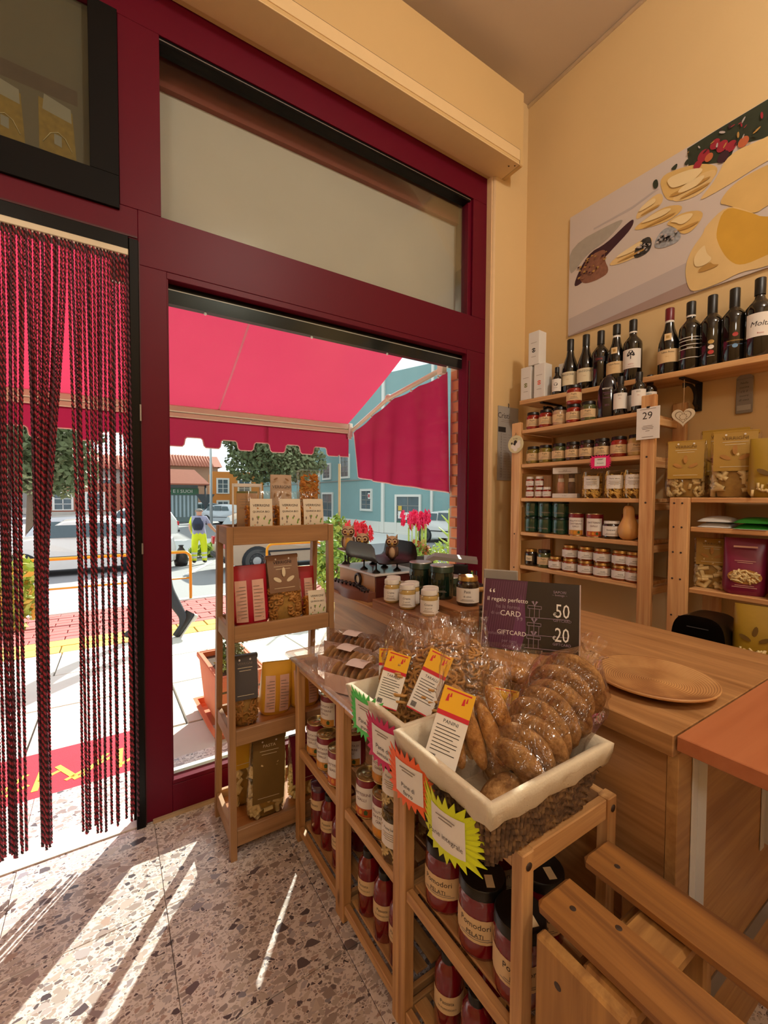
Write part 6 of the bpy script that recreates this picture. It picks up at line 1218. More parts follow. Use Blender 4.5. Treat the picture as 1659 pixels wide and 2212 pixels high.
for x, y, kd, lab in ((.615, 1.370, 'passata_tall', 'passata bottle with plum lid at the far end of the rack floor'), (.615, 1.286, 'passata', 'passata bottle with black cap, second on the rack floor, left bay'), (.615, 1.200, 'passata', 'passata bottle beside the first double post, left bay floor'), (.70, 1.33, 'passata', 'passata bottle at the back of the left bay floor'), (.70, 1.23, 'passata', 'passata bottle in the back row by the first double post'),
                      (.612, 1.022, 'passata', 'passata bottle on the middle bay floor, window end'), (.612, .938, 'passata', 'passata bottle in the centre of the middle bay floor'), (.612, .862, 'passata', 'passata bottle on the middle bay floor, near end'), (.70, .98, 'passata', 'passata bottle in the back row of the middle bay floor'),
                      (.620, .690, 'passata', 'passata bottle on the right bay floor, window end'), (.615, .600, 'passata', 'passata bottle on the right bay floor beside the near post'), (.70, .64, 'passata', 'passata bottle at the back of the right bay floor'), (.615, .515, 'passata', 'passata bottle on the right bay floor at the near end')):
    rg(kd, 'passata_bottle', lab, 'bottle', x, y, S1, -1.0)

# ================================================================ on top of the rack
# ---- clear tray with biscuits
tr = thing('plastic_tray', 'clear pinkish plastic tray with biscuit packs on the far rack end', 'tray', (.68, 1.21, .6575))
m_ = MB()
def ring(x0, x1, y0, y1, z, r=.02, n=4):
    P = []
    for cx, cy, a in ((x1-r, y1-r, 0), (x0+r, y1-r, PI/2), (x0+r, y0+r, PI), (x1-r, y0+r, 1.5*PI)):
        for k in range(n+1): P.append((cx+r*math.cos(a+k*PI/2/n), cy+r*math.sin(a+k*PI/2/n), z))
    return P
rs = [ring(.552, .818, .965, 1.446, .6576), ring(.540, .830, .952, 1.458, .672), ring(.522, .848, .935, 1.475, .676), ring(.520, .850, .933, 1.477, .670)]
n = len(rs[0]); m_.add([p for r in rs for p in r], [tuple(range(n))]+[(j*n+i, j*n+(i+1) % n, (j+1)*n+(i+1) % n, (j+1)*n+i) for j in range(3) for i in range(n)], 0, False); part(tr, 'tray', m_, MATS['tray_plastic'])
def crust(name, a, b_, c):
    m, t, b = nt(name); co = objco(t); f = mt(t, 'ADD', mt(t, 'MULTIPLY', noise(t, co, 26, 5, .6, .7), .6), mt(t, 'MULTIPLY', noise(t, co, 130, 4, 0, .7), .4))
    t.links.new(ramp(t, f, [(.36, a), (.50, b_), (.66, c)]), b.inputs['Base Color']); b.inputs['Roughness'].default_value = .75; b.inputs['Specular IOR Level'].default_value = .25; bumpn(t, b, f, .9, .006); MATS[name] = m
mat('biscuit', 'a87c4c', .6, var=.25, vscale=35, bump=.4, bscale=120); mat('biscuit_dark', '8a5c34', .6, var=.25, vscale=35, bump=.4, bscale=120); mat('paper_tray', 'd8bcb0', .7, var=.05); crust('bread', '7c4a20', 'b07c40', 'cfa468'); crust('bread_dark', '6a4526', '9c7244', 'c49a64'); mat('lab_yellow', 'e8b018', .5, var=.03); mat('lab_red', 'c81c30', .5); mat('lab_pink', 'd8c4c0', .6)
def biscuit_pack(label, loc, rz, n, L, col, w=.085):
    t = thing('biscuit_pack', label, 'biscuits', loc, rz, 'biscuit packs on the plastic tray')   # long axis = local y
    m_ = MB()
    for a in ((-w/2, -w/2+.0015, -L/2, L/2, 0, .052), (w/2-.0015, w/2, -L/2, L/2, 0, .052), (-w/2, w/2, -L/2, L/2, 0, .0012), (-w/2, w/2, -L/2, -L/2+.0015, 0, .04), (-w/2, w/2, L/2-.0015, L/2, 0, .04)): m_.bx(*a)
    m_.build('paper_tray', MATS['paper_tray'], t)
    for k in range(n):
        m_ = MB(); y = -L/2+.014+(L-.028)*k/(n-1); m_.T = TR(0, y, .038) @ RX(.18); m_.sph((0, 0, 0), (.037, .0085, .035), 14, 8); m_.build('biscuit', MATS[col], t)
    def wrapf(u, v):
        a = PI*u; e = 1-.82*max(0, abs(2*v-1)-.72)/.28 if abs(2*v-1) > .72 else 1; wob = 1+.05*math.sin(17*u+9*v)+.04*math.sin(31*v)
        return (-math.cos(a)*(w/2+.003)*wob*e, (v-.5)*(L+.09), .002+(.082*math.sin(a)**.6*wob)*e+.012*(1-e))
    m_ = MB(); m_.grid(wrapf, 16, 26); m_.build('cellophane', MATS['cello'], t)
    for s in (-1, 1):
        m_ = MB()
        for k in range(11): a = -1.2+.24*k; m_.grid(lambda u, v: (.012*math.sin(a)+(.045*u)*math.sin(a)+.004*v, s*(L/2+.035+.045*u*math.cos(a)), .012+.03*u*abs(math.sin(k*1.7))+.012*v), 1, 2)
        m_.build('gathered_end', MATS['cello'], t)
    m_ = MB(); m_.grid(lambda u, v: (.036*(v-.5)*1.6, -.03+.06*u, .0875-.006*(2*v-1)**2), 3, 4, 0); m_.text('', 0, 0, .01, 1) if False else None; m_.build('sticker', MATS['lab_pink'], t)
    return t
biscuit_pack('wrapped row of brown biscuits at the window side of the tray', (.735, 1.345, .6605), .50, 9, .20, 'biscuit_dark')
biscuit_pack('wrapped row of biscuits with pale sticker in the middle of the tray', (.652, 1.225, .6605), .42, 9, .19, 'biscuit')
biscuit_pack('wrapped row of golden biscuits at the near end of the tray', (.615, 1.090, .6605), .50, 8, .19, 'biscuit')
# ---- wicker baskets with cloth liners
def wicker():
    m, t, b = nt('wicker'); co = objco(t, jit=False); wv = nd(t, 'ShaderNodeTexNoise', i_Scale=60., i_Detail=4); t.links.new(co, wv.inputs['Vector'])
    t.links.new(ramp(t, wv.outputs['Fac'], [(.3, '3c2a1c'), (.5, '6a5038'), (.7, '93744e')]), b.inputs['Base Color']); b.inputs['Roughness'].default_value = .8; bumpn(t, b, wv.outputs['Fac'], .6, .004); MATS['wicker'] = m
wicker(); mat('liner', 'd2c6ae', .9, var=.07, vscale=14, bump=.25, bscale=240)
def basket(label, x0, x1, y0, y1, zb, zt, inset=.03):
    t = thing('wicker_basket', label, 'basket', ((x0+x1)/2, (y0+y1)/2, zb), 0, 'cloth-lined baskets on the rack'); H = zt-zb; W2, D2 = (x1-x0)/2, (y1-y0)/2
    def P(k, s, off=0.):   # perimeter point at height fraction k, s in 0..4
        w_, d_ = W2-inset*(1-k)+off, D2-inset*(1-k)+off; i = int(s) % 4; f = s-int(s)
        c = [(-w_, -d_), (w_, -d_), (w_, d_), (-w_, d_)]; a, b = c[i], c[(i+1) % 4]; return (a[0]+(b[0]-a[0])*f, a[1]+(b[1]-a[1])*f, H*k)
    m_ = MB(); m_.add([P(0, s) for s in range(4)], [(3, 2, 1, 0)]); m_.build('base', MATS['wicker'], t)
    m_ = MB(); nst = 58
    for q in range(4):
        nn = int(24*(W2 if q % 2 == 0 else D2)/.14)
        for k in range(nn):
            s = q+(k+.5)/nn; pts = [P(j/20*.98, s+.0025*math.sin(j*2.2+k*2.1), .0022*math.cos(j*PI+k*PI)) for j in range(21)]; m_.tube(pts, [.0048+.0014*math.sin(j*2.6+k*1.7) for j in range(21)], 5)
    m_.build('weave', MATS['wicker'], t, kind='stuff')
    m_ = MB(); nn = 80; rows = [(.66, .006), (.72, .0085), (.9, .009), (1.02, .008), (1.045, .002), (1.03, -.006), (.9, -.010), (.4, -.012), (.06, -.012)]; v = []
    for j, (k, off) in enumerate(rows):
        for i in range(nn): s = 4*i/nn; p = P(k, s, off+.0016*math.sin(i*1.9+j)*(j in (0, 1, 2))); v.append((p[0], p[1], p[2]+(.003*math.sin(i*.8) if j == 0 else 0)))
    m_.add(v, [(j*nn+i, j*nn+(i+1) % nn, (j+1)*nn+(i+1) % nn, (j+1)*nn+i) for j in range(len(rows)-1) for i in range(nn)], 0, True); b = len(rows)-1
    m_.add([P(.06, s, -.012) for s in range(4)], [(0, 1, 2, 3)]); m_.build('cloth_liner', MATS['liner'], t); return t
basket('cloth-lined wicker basket of long bread at the near end of the rack', .462, .762, .428, .662, .657, .782)
basket('cloth-lined wicker basket of taralli bags between tray and bread basket', .480, .768, .672, .892, .657, .782)
# ---- bagged bread and taralli
def frame(p, z, x):
    z = Vector(z).normalized(); x = Vector(x); x = (x-z*x.dot(z)).normalized(); y = z.cross(x); return Matrix(((x.x, y.x, z.x, p[0]), (x.y, y.y, z.y, p[1]), (x.z, y.z, z.z, p[2]), (0, 0, 0, 1)))
def bread_thing(name, label, p, zax, xax, cat='bag', group='bagged bakery goods in the baskets'):
    t = thing(name, label, cat, (0, 0, 0), 0, group); t.matrix_world = frame(p, zax, xax); return t
def cello_bag(t, w, d, h, gather=True, top=.10, n=26):
    def f(u, v):
        a = 2*PI*u; k = min(1, .55+v*3.) if v < .15 else 1.; tt = 1 if v < .7 else 1-.9*((v-.7)/.3)**.8 if gather else max(.08, 1-1.15*max(0, v-.45))
        wv = 1+.05*math.sin(9*a+14*v)+.04*math.sin(5*a-23*v); fl = .35*max(0, v-.93)/.07 if gather else 0
        wx = (tt+fl) if gather else 1.
        return (w/2*k*wx*wv*math.copysign(abs(math.cos(a))**.7, math.cos(a)), d/2*k*(tt+fl)*wv*math.copysign(abs(math.sin(a))**.8, math.sin(a)), h*v)
    m_ = MB(); m_.grid(f, 36, n); m_.build('cellophane', MATS['cello'], t)
    if not gather: m_ = MB(); m_.grid(lambda u, v: (w*(u-.5)*(1+.06*v), .006*math.sin(12*u)*v, h*(.97+.10*v)), 14, 3); m_.build('sealed_edge', MATS['cello'], t)
def bakery_label(t, x, y, z, w, h, name='VASTESI', rot=0.):
    m_ = MB(); m_.T = TR(x, y, z) @ RY(rot); m_.bx(-w/2, w/2, -.0006, .0006, 0, h, 0)
    m_.bx(-w/2, w/2, -.0010, .0, h*.68, h*1.0, 1); m_.bx(-w/2, w/2, -.0011, 0, h*.62, h*.68, 2); m_.bx(-w/2, w/2, -.0011, 0, 0, h*.02, 2); m_.bx(-w/2, -w*.48, -.0011, 0, 0, h*.62, 2) if False else None
    for qx, qz, qw, qh in ((-.30, .86, .05, .055), (-.22, .90, .035, .03), (.20, .87, .05, .05), (.29, .90, .03, .035)): m_.poly([(w*(qx-qw), -.0014, h*(qz-qh)), (w*(qx+qw), -.0014, h*(qz-qh*.8)), (w*(qx+qw*.5), -.0014, h*(qz+qh)), (w*(qx-qw*.4), -.0014, h*(qz+qh*.7))], 2)
    m_.bx(-w*.4, w*.4, -.0014, -.0010, h*.955, h*.975, 2)
    m_.text(name, 0, h*.56, w*.15, 3, y=-.0010)
    for k in range(8): m_.bx(-w*.40, w*(.36 if k % 3 else .2), -.0010, 0, h*(.49-.045*k), h*(.49-.045*k)+.0012, 3)
    for k in range(10): m_.bx(-w*.40+w*.022*k, -w*.40+w*.022*k+w*.010*(1+k % 2), -.0010, 0, h*.05, h*.13, 3)
    m_.build('bakery_label', [MATS['label_white'], MATS['lab_yellow'], MATS['lab_red'], MATS['ink']], t)
CAMD = Vector((-.75, -.60, .28))
# big bag of freselle
t = bread_thing('freselle_bag', 'bag of stacked brown freselle rounds leaning in the near basket', (.572, .505, .722), (.235, .01, .155), (-.1, .55, .30)); R_ = t.matrix_world
for k in range(8):
    m_ = MB(); z = .006+.030*k; m_.T = TR(.006*math.sin(k*2.3), .004*math.cos(k*1.7), z+.03) @ RY(.10*math.sin(k*1.3)) @ RX(.42+.1*math.sin(k)); r = .064-.003*(k == 0)
    m_.lathe([(.006, -.006), (.020, -.012), (.040, -.014), (r*.93, -.011), (r, -.002), (r*.95, .009), (r*.75, .015), (.026, .013), (.010, .005), (.006, -.006)], 24)
    for i, p in enumerate(m_.v): m_.v[i] = (p[0]*(1+.02*math.sin(i*1.3)), p[1]*(1+.02*math.cos(i*2.1)), p[2])
    m_.build('fresella', MATS['bread_dark'], t)
cello_bag(t, .150, .140, .36)
t = bread_thing('bread_roll', 'single round loaf lying in front of the freselle bag', (.545, .500, .695), (.08, -.0, .06), (.5, .4, .0), 'bread'); m_ = MB(); m_.sph((0, 0, .02), (.040, .034, .052), 18, 12); m_.build('loaf', MATS['bread_dark'], t)
t = bread_thing('freselle_bag', 'half bread round at the bottom front of the near basket', (.610, .502, .690), (.16, -.0, .05), (.0, .5, .4), 'bread'); m_ = MB(); m_.sph((0, 0, .03), (.036, .030, .055), 18, 12); m_.build('loaf', MATS['bread_dark'], t)
# bag of long rolls with bakery label
t = bread_thing('roll_bag', 'bag of long golden rolls with yellow bakery label, near basket', (.545, .560, .715), (.065, .050, .20), (.62, -.70, -.02))
for k, (x, y, z, a, L) in enumerate(((-.030, -.012, .070, -.35, .055), (.004, -.016, .078, -.42, .058), (.036, -.012, .085, -.45, .055), (-.012, .016, .085, -.3, .055), (.026, .018, .095, -.4, .055), (-.02, -.004, .125, -.55, .04), (.046, -.004, .13, -.5, .045))):
    m_ = MB(); m_.T = TR(x, y, z) @ RY(a); m_.sph((0, 0, 0), (.0165, .0165, L), 12, 10); m_.build('roll', MATS['bread'], t)
cello_bag(t, .135, .075, .215, False); bakery_label(t, -.052, -.041, .02, .060, .135, 'PANINI', .22)
t = bread_thing('ring_loaf_bag', 'bag with a ring loaf and yellow label at the back of the near basket', (.700, .590, .735), (.045, .05, .20), (.62, -.70, -.02))
m_ = MB(); m_.T = TR(0, 0, .09) @ RX(PI/2-.25); m_.tube([(.036*math.cos(q), .036*math.sin(q), 0) for q in [k*PI/9 for k in range(19)]], .018, 10, cap=False); m_.build('ring_loaf', MATS['bread'], t); m_ = MB(); m_.sph((.03, -.01, .055), (.024, .02, .03), 12, 8); m_.build('roll', MATS['bread'], t)
cello_bag(t, .12, .07, .175, False); bakery_label(t, -.028, -.040, .012, .062, .085, 'PANE', .12)
def taralli_bag(label, p, zax, xax, n, w, d, h, lx=None, col='taralli', lab='TARALLI', rot=0., r=.010, tr_=.0036, lh=.12, lz=.03):
    t = bread_thing('taralli_bag', label, p, zax, xax); f_ = MB(); f_.sph((0, 0, h*.36), (w*.38, d*.34, h*.34), 12, 8, 1)
    for i in range(n):
        a = U(0, 6.28); b = U(-1, 1); q = Vector((w*.41*math.cos(a)*math.sqrt(1-b*b*.6), d*.42*math.sin(a)*math.sqrt(1-b*b*.6), h*.38+h*.34*b)); R3 = Matrix.Rotation(U(0, 3), 3, 'X') @ Matrix.Rotation(U(0, 3), 3, 'Z')
        f_.tube([q+R3 @ Vector((r*1.3*math.cos(k*PI/4), r*math.sin(k*PI/4), 0)) for k in range(9)], tr_, 5, cap=False)
    f_.build('taralli', [MATS[col], MATS['pasta_core']], t, kind='stuff'); cello_bag(t, w, d, h, False)
    if lx is not None: bakery_label(t, lx, -d/2-.003, h*lz/.2, .055, lh, lab, rot)
    return t
xa = (.62, -.70, -.02)
taralli_bag('bag of knotted taralli with yellow label, basket corner nearest the tray', (.545, .795, .715), (.07, .05, .20), xa, 110, .10, .07, .215, -.022, rot=.15)
taralli_bag('bag of taralli with long yellow label in the middle of the far basket', (.590, .728, .715), (.075, .05, .20), xa, 150, .13, .08, .235, -.025, rot=.28, lh=.135)
taralli_bag('bag of pale taralli sticks at the right of the far basket', (.690, .735, .720), (.04, .06, .20), xa, 190, .14, .075, .225, None, r=.012)
taralli_bag('bag of taralli behind the others in the far basket', (.665, .815, .72), (.02, .05, .20), xa, 130, .12, .06, .21, None)
t = bread_thing('biscuit_bag', 'upright bag of round biscuits with yellow label behind the baskets', (.640, .938, .677), (.03, .04, .20), (.75, -.62, -.02))
for k, (x, z) in enumerate(((-.01, .04), (.022, .055), (0, .09), (.026, .105), (-.012, .125), (.02, .145))): m_ = MB(); m_.T = TR(x, .006*(-1)**k, z) @ RX(1.2) @ RY(.3*k); m_.sph((0, 0, 0), (.027, .025, .010), 14, 8); m_.build('biscuit', MATS['bread'], t)
cello_bag(t, .085, .055, .245, True); bakery_label(t, -.024, -.032, .03, .036, .115, 'BISCOTTI')
# ---- star tags along the baskets
rot = (.10, .0, -PI/2+.25)
for lab, p, col, tx in (('green star-edged price tag on the far basket', (.472, .812, .742), '4fd05c', [('Pane di', -.10, .014), ('grano', -.22, .012)]), ('magenta star-edged price tag between the two baskets', (.462, .722, .728), 'c8145c', [('Pane di', -.08, .014), ('semola', -.20, .012)]), ('orange star-edged price tag at the far corner of the near basket', (.456, .625, .708), 'f2662a', [('Pane di', -.10, .012), ('farro', -.22, .012)]), ('yellow star-edged price tag reading Pane integrale', (.452, .515, .690), 'd4e018', [('Pane integrale', -.10, .0125)])):
    star_tag('star_tag', lab, p, (.06, 0, -PI/2+.16), .140, .112, col, tx, n=26, amp=.26, bend=.10 if 'yellow' in lab else .06)
# ================================================================ counter and what stands on it
CZ = .81
wood('oak_y', '8c6036', 'bc8e5c', 1, .45, 1., False); wood('oak_z', '94673c', 'b08350', 2, .5, .6, False); wood('oak_x', '9a6e42', 'c09660', 0, .5, 1., False); wood('peach_x', 'a8623c', 'bd7850', 0, .4, .4, False)
ct = thing('sales_counter', 'oak-veneered sales counter running from the window to the peach table', 'counter', (1.17, 1.0, 0))
part(ct, 'worktop', MB().bx(.838, 1.50, .352, 1.782, CZ-.040, CZ, ch=.0015), MATS['oak_y'])
part(ct, 'front_panel', MB().bx(.862, .882, .372, 1.76, .0, CZ-.0405), MATS['oak_y']); part(ct, 'end_panel', MB().bx(.862, 1.48, .352, .3715, .0, CZ-.0405, ch=.001), MATS['oak_x']); part(ct, 'back_panel', MB().bx(1.46, 1.48, .372, 1.76, 0, CZ-.0405), MATS['oak_y']); part(ct, 'far_end_panel', MB().bx(.883, 1.459, 1.74, 1.76, 0, CZ-.0405), MATS['oak_x'])
m_ = MB(); m_.T = TR(.95, .3505, .21) @ RY(math.radians(18)); part(ct, 'metal_strip', MB().bx(.885, 1.47, .3490, .3518, .20, .245), MATS['grey_metal'])
for x, z0, z1 in ((.915, .345, .755), (1.285, .40, .55)):
    m_ = MB(); m_.bx(x, x+.022, .3485, .3515, z0, z1, ch=.001); m_.bx(x+.022, x+.0235, .335, .3515, z0+.01, z1); part(ct, 'upright_channel', m_, MATS['white_metal'])
pt_ = thing('peach_table', 'table with a peach-coloured top butted against the counter end', 'table', (1.18, -.2, 0))
part(pt_, 'tabletop', MB().bx(.842, 1.50, -.75, .348, CZ-.026, CZ+.001, ch=.0015), MATS['peach_x'])
for x in (.88, 1.44):
    for y in (-.70, -.66): part(pt_, 'leg', MB().bx(x, x+.035, y, y+.035, 0, CZ-.0265, ch=.002), MATS['white_metal']) if y == -.70 else None
part(pt_, 'cross_rail', MB().bx(.88, 1.47, .30, .335, CZ-.075, CZ-.0265), MATS['oak_x']) if False else None
pl = thing('spiral_plate', 'round shallow plate of coiled bamboo on the counter', 'plate', (1.030, .478, CZ+.0006))
m_ = MB(); P = [(0, .012)]
for k in range(1, 27): r = .122*k/26; z = .012-.006*math.sin(min(1, r/.09)*PI/2)*.5+.014*max(0, (r-.08)/.042)**1.5; P += [(r-.0012, z+.0006), (r, z-.0006)]
P += [(.124, .022), (.123, .017), (.085, .002), (.06, .0), (0, .0)]
m_.lathe(P, 48)
def coil_mat():
    m, t, b = nt('coiled_bamboo'); co = objco(t, jit=False); sp = nd(t, 'ShaderNodeSeparateXYZ'); t.links.new(co, sp.inputs[0])
    r = mt(t, 'SQRT', mt(t, 'ADD', mt(t, 'MULTIPLY', sp.outputs[0], sp.outputs[0]), mt(t, 'MULTIPLY', sp.outputs[1], sp.outputs[1])))
    w_ = mt(t, 'SINE', mt(t, 'MULTIPLY', r, 1340.)); f = mt(t, 'ADD', mt(t, 'MULTIPLY', w_, .25), noise(t, co, 14, 3)); t.links.new(ramp(t, f, [(.15, '8a5a34'), (.5, 'b5824e'), (.85, 'cda06a')]), b.inputs['Base Color']); b.inputs['Roughness'].default_value = .45; return m
m_.build('coil', coil_mat(), pl)
# ---- gift card sign
BL, BR = Vector((.880, .862, CZ)), Vector((1.024, .651, CZ)); ex = (BR-BL).normalized(); nb = Vector((-ex.y, ex.x, 0)); nb = nb if nb.x > 0 else -nb
ez = (Vector((0, 0, 1))*math.cos(.30)+nb*math.sin(.30)).normalized(); ey = ez.cross(ex); W, Hh = .254, .192
gs = thing('gift_card_sign', 'dark plum gift card sign reading CARD, 50 and 20 on the counter', 'sign', (0, 0, 0)); gs.matrix_world = Matrix(((ex.x, ey.x, ez.x, BL.x), (ex.y, ey.y, ez.y, BL.y), (ex.z, ey.z, ez.z, BL.z+.003), (0, 0, 0, 1)))
MB().bx(0, W, 0, .004, 0, Hh, ch=.001).build('panel', mat('sign_black', '1a1216', .2), gs)
m_ = MB(); m_.bx(W-.0015, W+.0015, -.001, .005, 0, Hh); m_.bx(-.0015, .0015, -.001, .005, 0, Hh); m_.build('acrylic_edge', mat('acrylic_edge', 'b09a96', .3), gs)
m_ = MB(); y = -.0006; m_.poly([(.001, y, .001), (W*.42, y, .001), (W*.47, y, Hh*.30), (W*.45, y, Hh*.62), (W*.47, y, Hh-.001), (.001, y, Hh-.001)], 0)
for k in range(15): x0 = .004+.0065*k; m_.poly([(x0-.001, y-.0002, Hh*.02), (x0, y-.0002, Hh*.02), (x0+.018+.001, y-.0002, Hh*.97), (x0+.018, y-.0002, Hh*.97)], 4)
m_.poly([(W*.30, y-.0001, .001), (W*.42, y-.0001, .001), (W*.47, y-.0001, Hh*.30), (W*.45, y-.0001, Hh*.62), (W*.40, y-.0001, Hh*.8)], 5)
T = lambda s_, x, z, sz, mi=1, sx=1.: m_.text(s_, W*x, Hh*z, sz, mi, y=y-.0005, sx=sx)
T('“', .09, .76, .045); T('il regalo perfetto', .26, .70, .0165); T('ha la forma', .27, .60, .0145, 3); T('di una', .15, .50, .013, 3); T('CARD', .30, .505, .021); T('”', .40, .38, .045, 3); T('GIFTCARD', .32, .235, .0165); T('soluzione', .16, .21, .012, 3); T('per ogni', .30, .12, .012, 3); T('occasione', .33, .05, .013, 3)
T('50', .83, .60, .052, 1, .72); T('20', .83, .275, .052, 1, .72); T('€', .755, .555, .014); T('€', .755, .235, .014); T('GIFTCARD', .83, .475, .0095, 3); T('GIFTCARD', .83, .155, .0095, 3); T('SAPORI', .80, .87, .010, 3); T('~ bottega ~', .80, .83, .008, 3)
def ln(x0, z0, x1, z1, w=.0007, mi=3): m_.poly([(W*x0, y-.0004, Hh*z0-w), (W*x1, y-.0004, Hh*z1-w), (W*x1, y-.0004, Hh*z1+w), (W*x0, y-.0004, Hh*z0+w)], mi)
def vl(x, z0, z1, w=.0006): m_.poly([(W*x-w, y-.0004, Hh*z0), (W*x+w, y-.0004, Hh*z0), (W*x+w, y-.0004, Hh*z1), (W*x-w, y-.0004, Hh*z1)], 3)
for zc in (.48, .24, .06):
    ln(.46, zc, .90, zc+.02); vl(.50, zc+.005, zc+.13); vl(.60, zc+.005, zc+.13); ln(.48, zc+.13, .62, zc+.13); ln(.48, zc+.17, .62, zc+.17); vl(.48, zc+.13, zc+.17); vl(.62, zc+.13, zc+.17); vl(.55, zc+.005, zc+.19)
    for s in (-1, 1): m_.add([(W*.55, y-.0004, Hh*(zc+.17)), (W*(.55+.035*s), y-.0004, Hh*(zc+.23)), (W*(.55+.012*s), y-.0004, Hh*(zc+.24))], [(0, 1, 2) if s > 0 else (0, 2, 1)], 3)
m_.build('print', [mat('sign_plum', '4a1838', .35, var=.2, vscale=9), MATS['label_white'], MATS['ink'], mat('sign_lilac', '8a7484', .6), mat('sign_streak', '6a4058', .5), mat('sign_mauve', '5c2450', .4)], gs)
m_ = MB(); m_.bx(W*.1, W*.9, .0045, .012, 0, .01, ch=.001); m_.T = TR(W*.5, .006, .01) @ RX(-.55); m_.bx(-.02, .02, 0, .003, 0, .14, 0, .0005); m_.build('stand', MATS['acrylic_edge'], gs)
# clear card holder behind the sign
ch = thing('leaflet_holder', 'grey translucent leaflet holder behind the gift card sign', 'holder', (.985, .888, CZ+.0006), -.97); MB().bx(-.05, .05, 0, .006, 0, .205, ch=.003).build('back_plate', mat('holder_grey', '9a948c', .3), ch); MB().bx(-.05, .05, -.03, 0, 0, .004, ch=.001).build('foot', MATS['holder_grey'], ch)
# ---- vintage wooden till with marble top
rg_ = thing('vintage_till', 'antique wooden shop till with marble top by the window', 'till', (.95, 1.62, CZ), 0)
Y0, Y1 = 1.470, 1.792
part(rg_, 'body', MB().bx(.905, 1.115, Y0, Y1, CZ+.0006, CZ+.100, ch=.002), mat('till_mahogany', '4c1c18', .35, var=.2, vscale=8, coat=.3))
part(rg_, 'front_panel', MB().bx(.9035, .905, Y0+.006, Y1-.006, CZ+.035, CZ+.099), mat('till_maple', 'b98a58', .4, var=.12, vscale=8))
part(rg_, 'marble_top', MB().bx(.895, 1.125, Y0-.008, Y1+.004, CZ+.1005, CZ+.110, ch=.002), mat('marble', 'c9c7c6', .2, var=.15, vscale=7))
m_ = MB()
def trayf(u, v):   # scalloped key tray running along y
    yy = Y0+(Y1-Y0)*u; out = .055-.018*math.cos(u*PI*2.2+.2); a = v
    return (.904-out*(1-.10*v), yy, CZ+.0006+.036*v)
m_.grid(trayf, 24, 3); tp = [trayf(i/24, 1) for i in range(25)]; m_.add(tp+[(.904, p[1], p[2]) for p in tp], [(i, i+1, 25+i+1, 25+i) for i in range(24)]); m_.add([trayf(0, 0), (.904, Y0, CZ+.0006), (.904, Y0, CZ+.0366), trayf(0, 1)], [(0, 1, 2, 3)]); m_.add([trayf(1, 0), (.904, Y1, CZ+.0006), (.904, Y1, CZ+.0366), trayf(1, 1)], [(3, 2, 1, 0)])
part(rg_, 'key_tray', m_, mat('till_walnut', '7a4a38', .4, var=.15, vscale=8))
for i in range(12):
    for j in range(2):
        m_ = MB(); m_.T = TR(.873+.017*j-.012*math.cos((i+.5)/12*PI*2.2), Y0+.016+i*.0265, CZ+.0368); m_.lathe([(.004, 0), (.004, .007), (.0072, .008), (.0072, .011), (.005, .0125), (0, .0125)], 10); part(rg_, 'key', m_, mat('key_black', '241a1c', .3))
m_ = MB(); m_.T = TR(.9032, 1.605, CZ+.070) @ RY(-PI/2); m_.lathe([(.018, 0), (.026, 0), (.027, .004), (.026, .010), (.020, .011), (.018, .008)], 24); part(rg_, 'gauge_bezel', m_, mat('bezel', '2c1c18', .4)); m_ = MB(); m_.T = TR(.9030, 1.605, CZ+.070) @ RY(-PI/2); m_.lathe([(.018, .004), (0, .004)], 20, 0); part(rg_, 'gauge_dial', m_, MATS['label_cream'])
# iron weighing stand with curved plates on the till
st = thing('weighing_stand', 'black metal stand of curved plates on round feet over the marble', 'scale', (1.0, 1.63, CZ+.1105)); MZ = CZ+.1108; mat('iron_black', '1c1712', .4, .3)
for x, y in ((.925, 1.50), (.925, 1.60), (.925, 1.775), (1.03, 1.50), (1.03, 1.60), (1.03, 1.70)):
    m_ = MB(); m_.T = TR(x, y, MZ); m_.lathe([(0, 0), (.017, 0), (.017, .003), (.006, .011), (.0035, .016), (.0035, .040), (0, .040)], 14); part(st, 'foot', m_, MATS['iron_black'])
def plate(y0, y1, x0, x1, z0, h):
    m_ = MB(); sec = [(x0, z0+h), (x0+.004, z0+h*.45), (x0+.018, z0+.008), (x0+.05, z0), (x1-.05, z0), (x1-.018, z0+.008), (x1-.004, z0+h*.45), (x1, z0+h)]
    n_ = len(sec); ys = [y0, y0+.012, y0+.04, (y0+y1)/2, y1-.04, y1-.012, y1]; sc = [.35, .8, 1, 1, 1, .8, .35]
    for off in (0, .003):
        v = [(a, y, z0+off+(b-z0)*s) for y, s in zip(ys, sc) for a, b in sec]; f = [(j*n_+i, j*n_+i+1, (j+1)*n_+i+1, (j+1)*n_+i) for j in range(len(ys)-1) for i in range(n_-1)]
        m_.add(v, f if off else [q[::-1] for q in f], 0, True)
    return m_
part(st, 'front_plate', plate(1.445, 1.705, .890, 1.095, MZ+.038, .080), MATS['iron_black'])
m_ = MB(); m_.T = TR(.935, 1.765, MZ+.055); m_.lathe([(0, 0), (.02, .002), (.048, .014), (.052, .018), (.046, .016), (.02, .006), (0, .004)], 24); part(st, 'weighing_pan', m_, mat('pan_brass', '6a5236', .3, .7)); m_ = MB(); m_.T = TR(.935, 1.765, MZ+.001); m_.lathe([(.012, 0), (.0045, .01), (.0045, .055)], 10); part(st, 'pan_stem', m_, MATS['iron_black'])
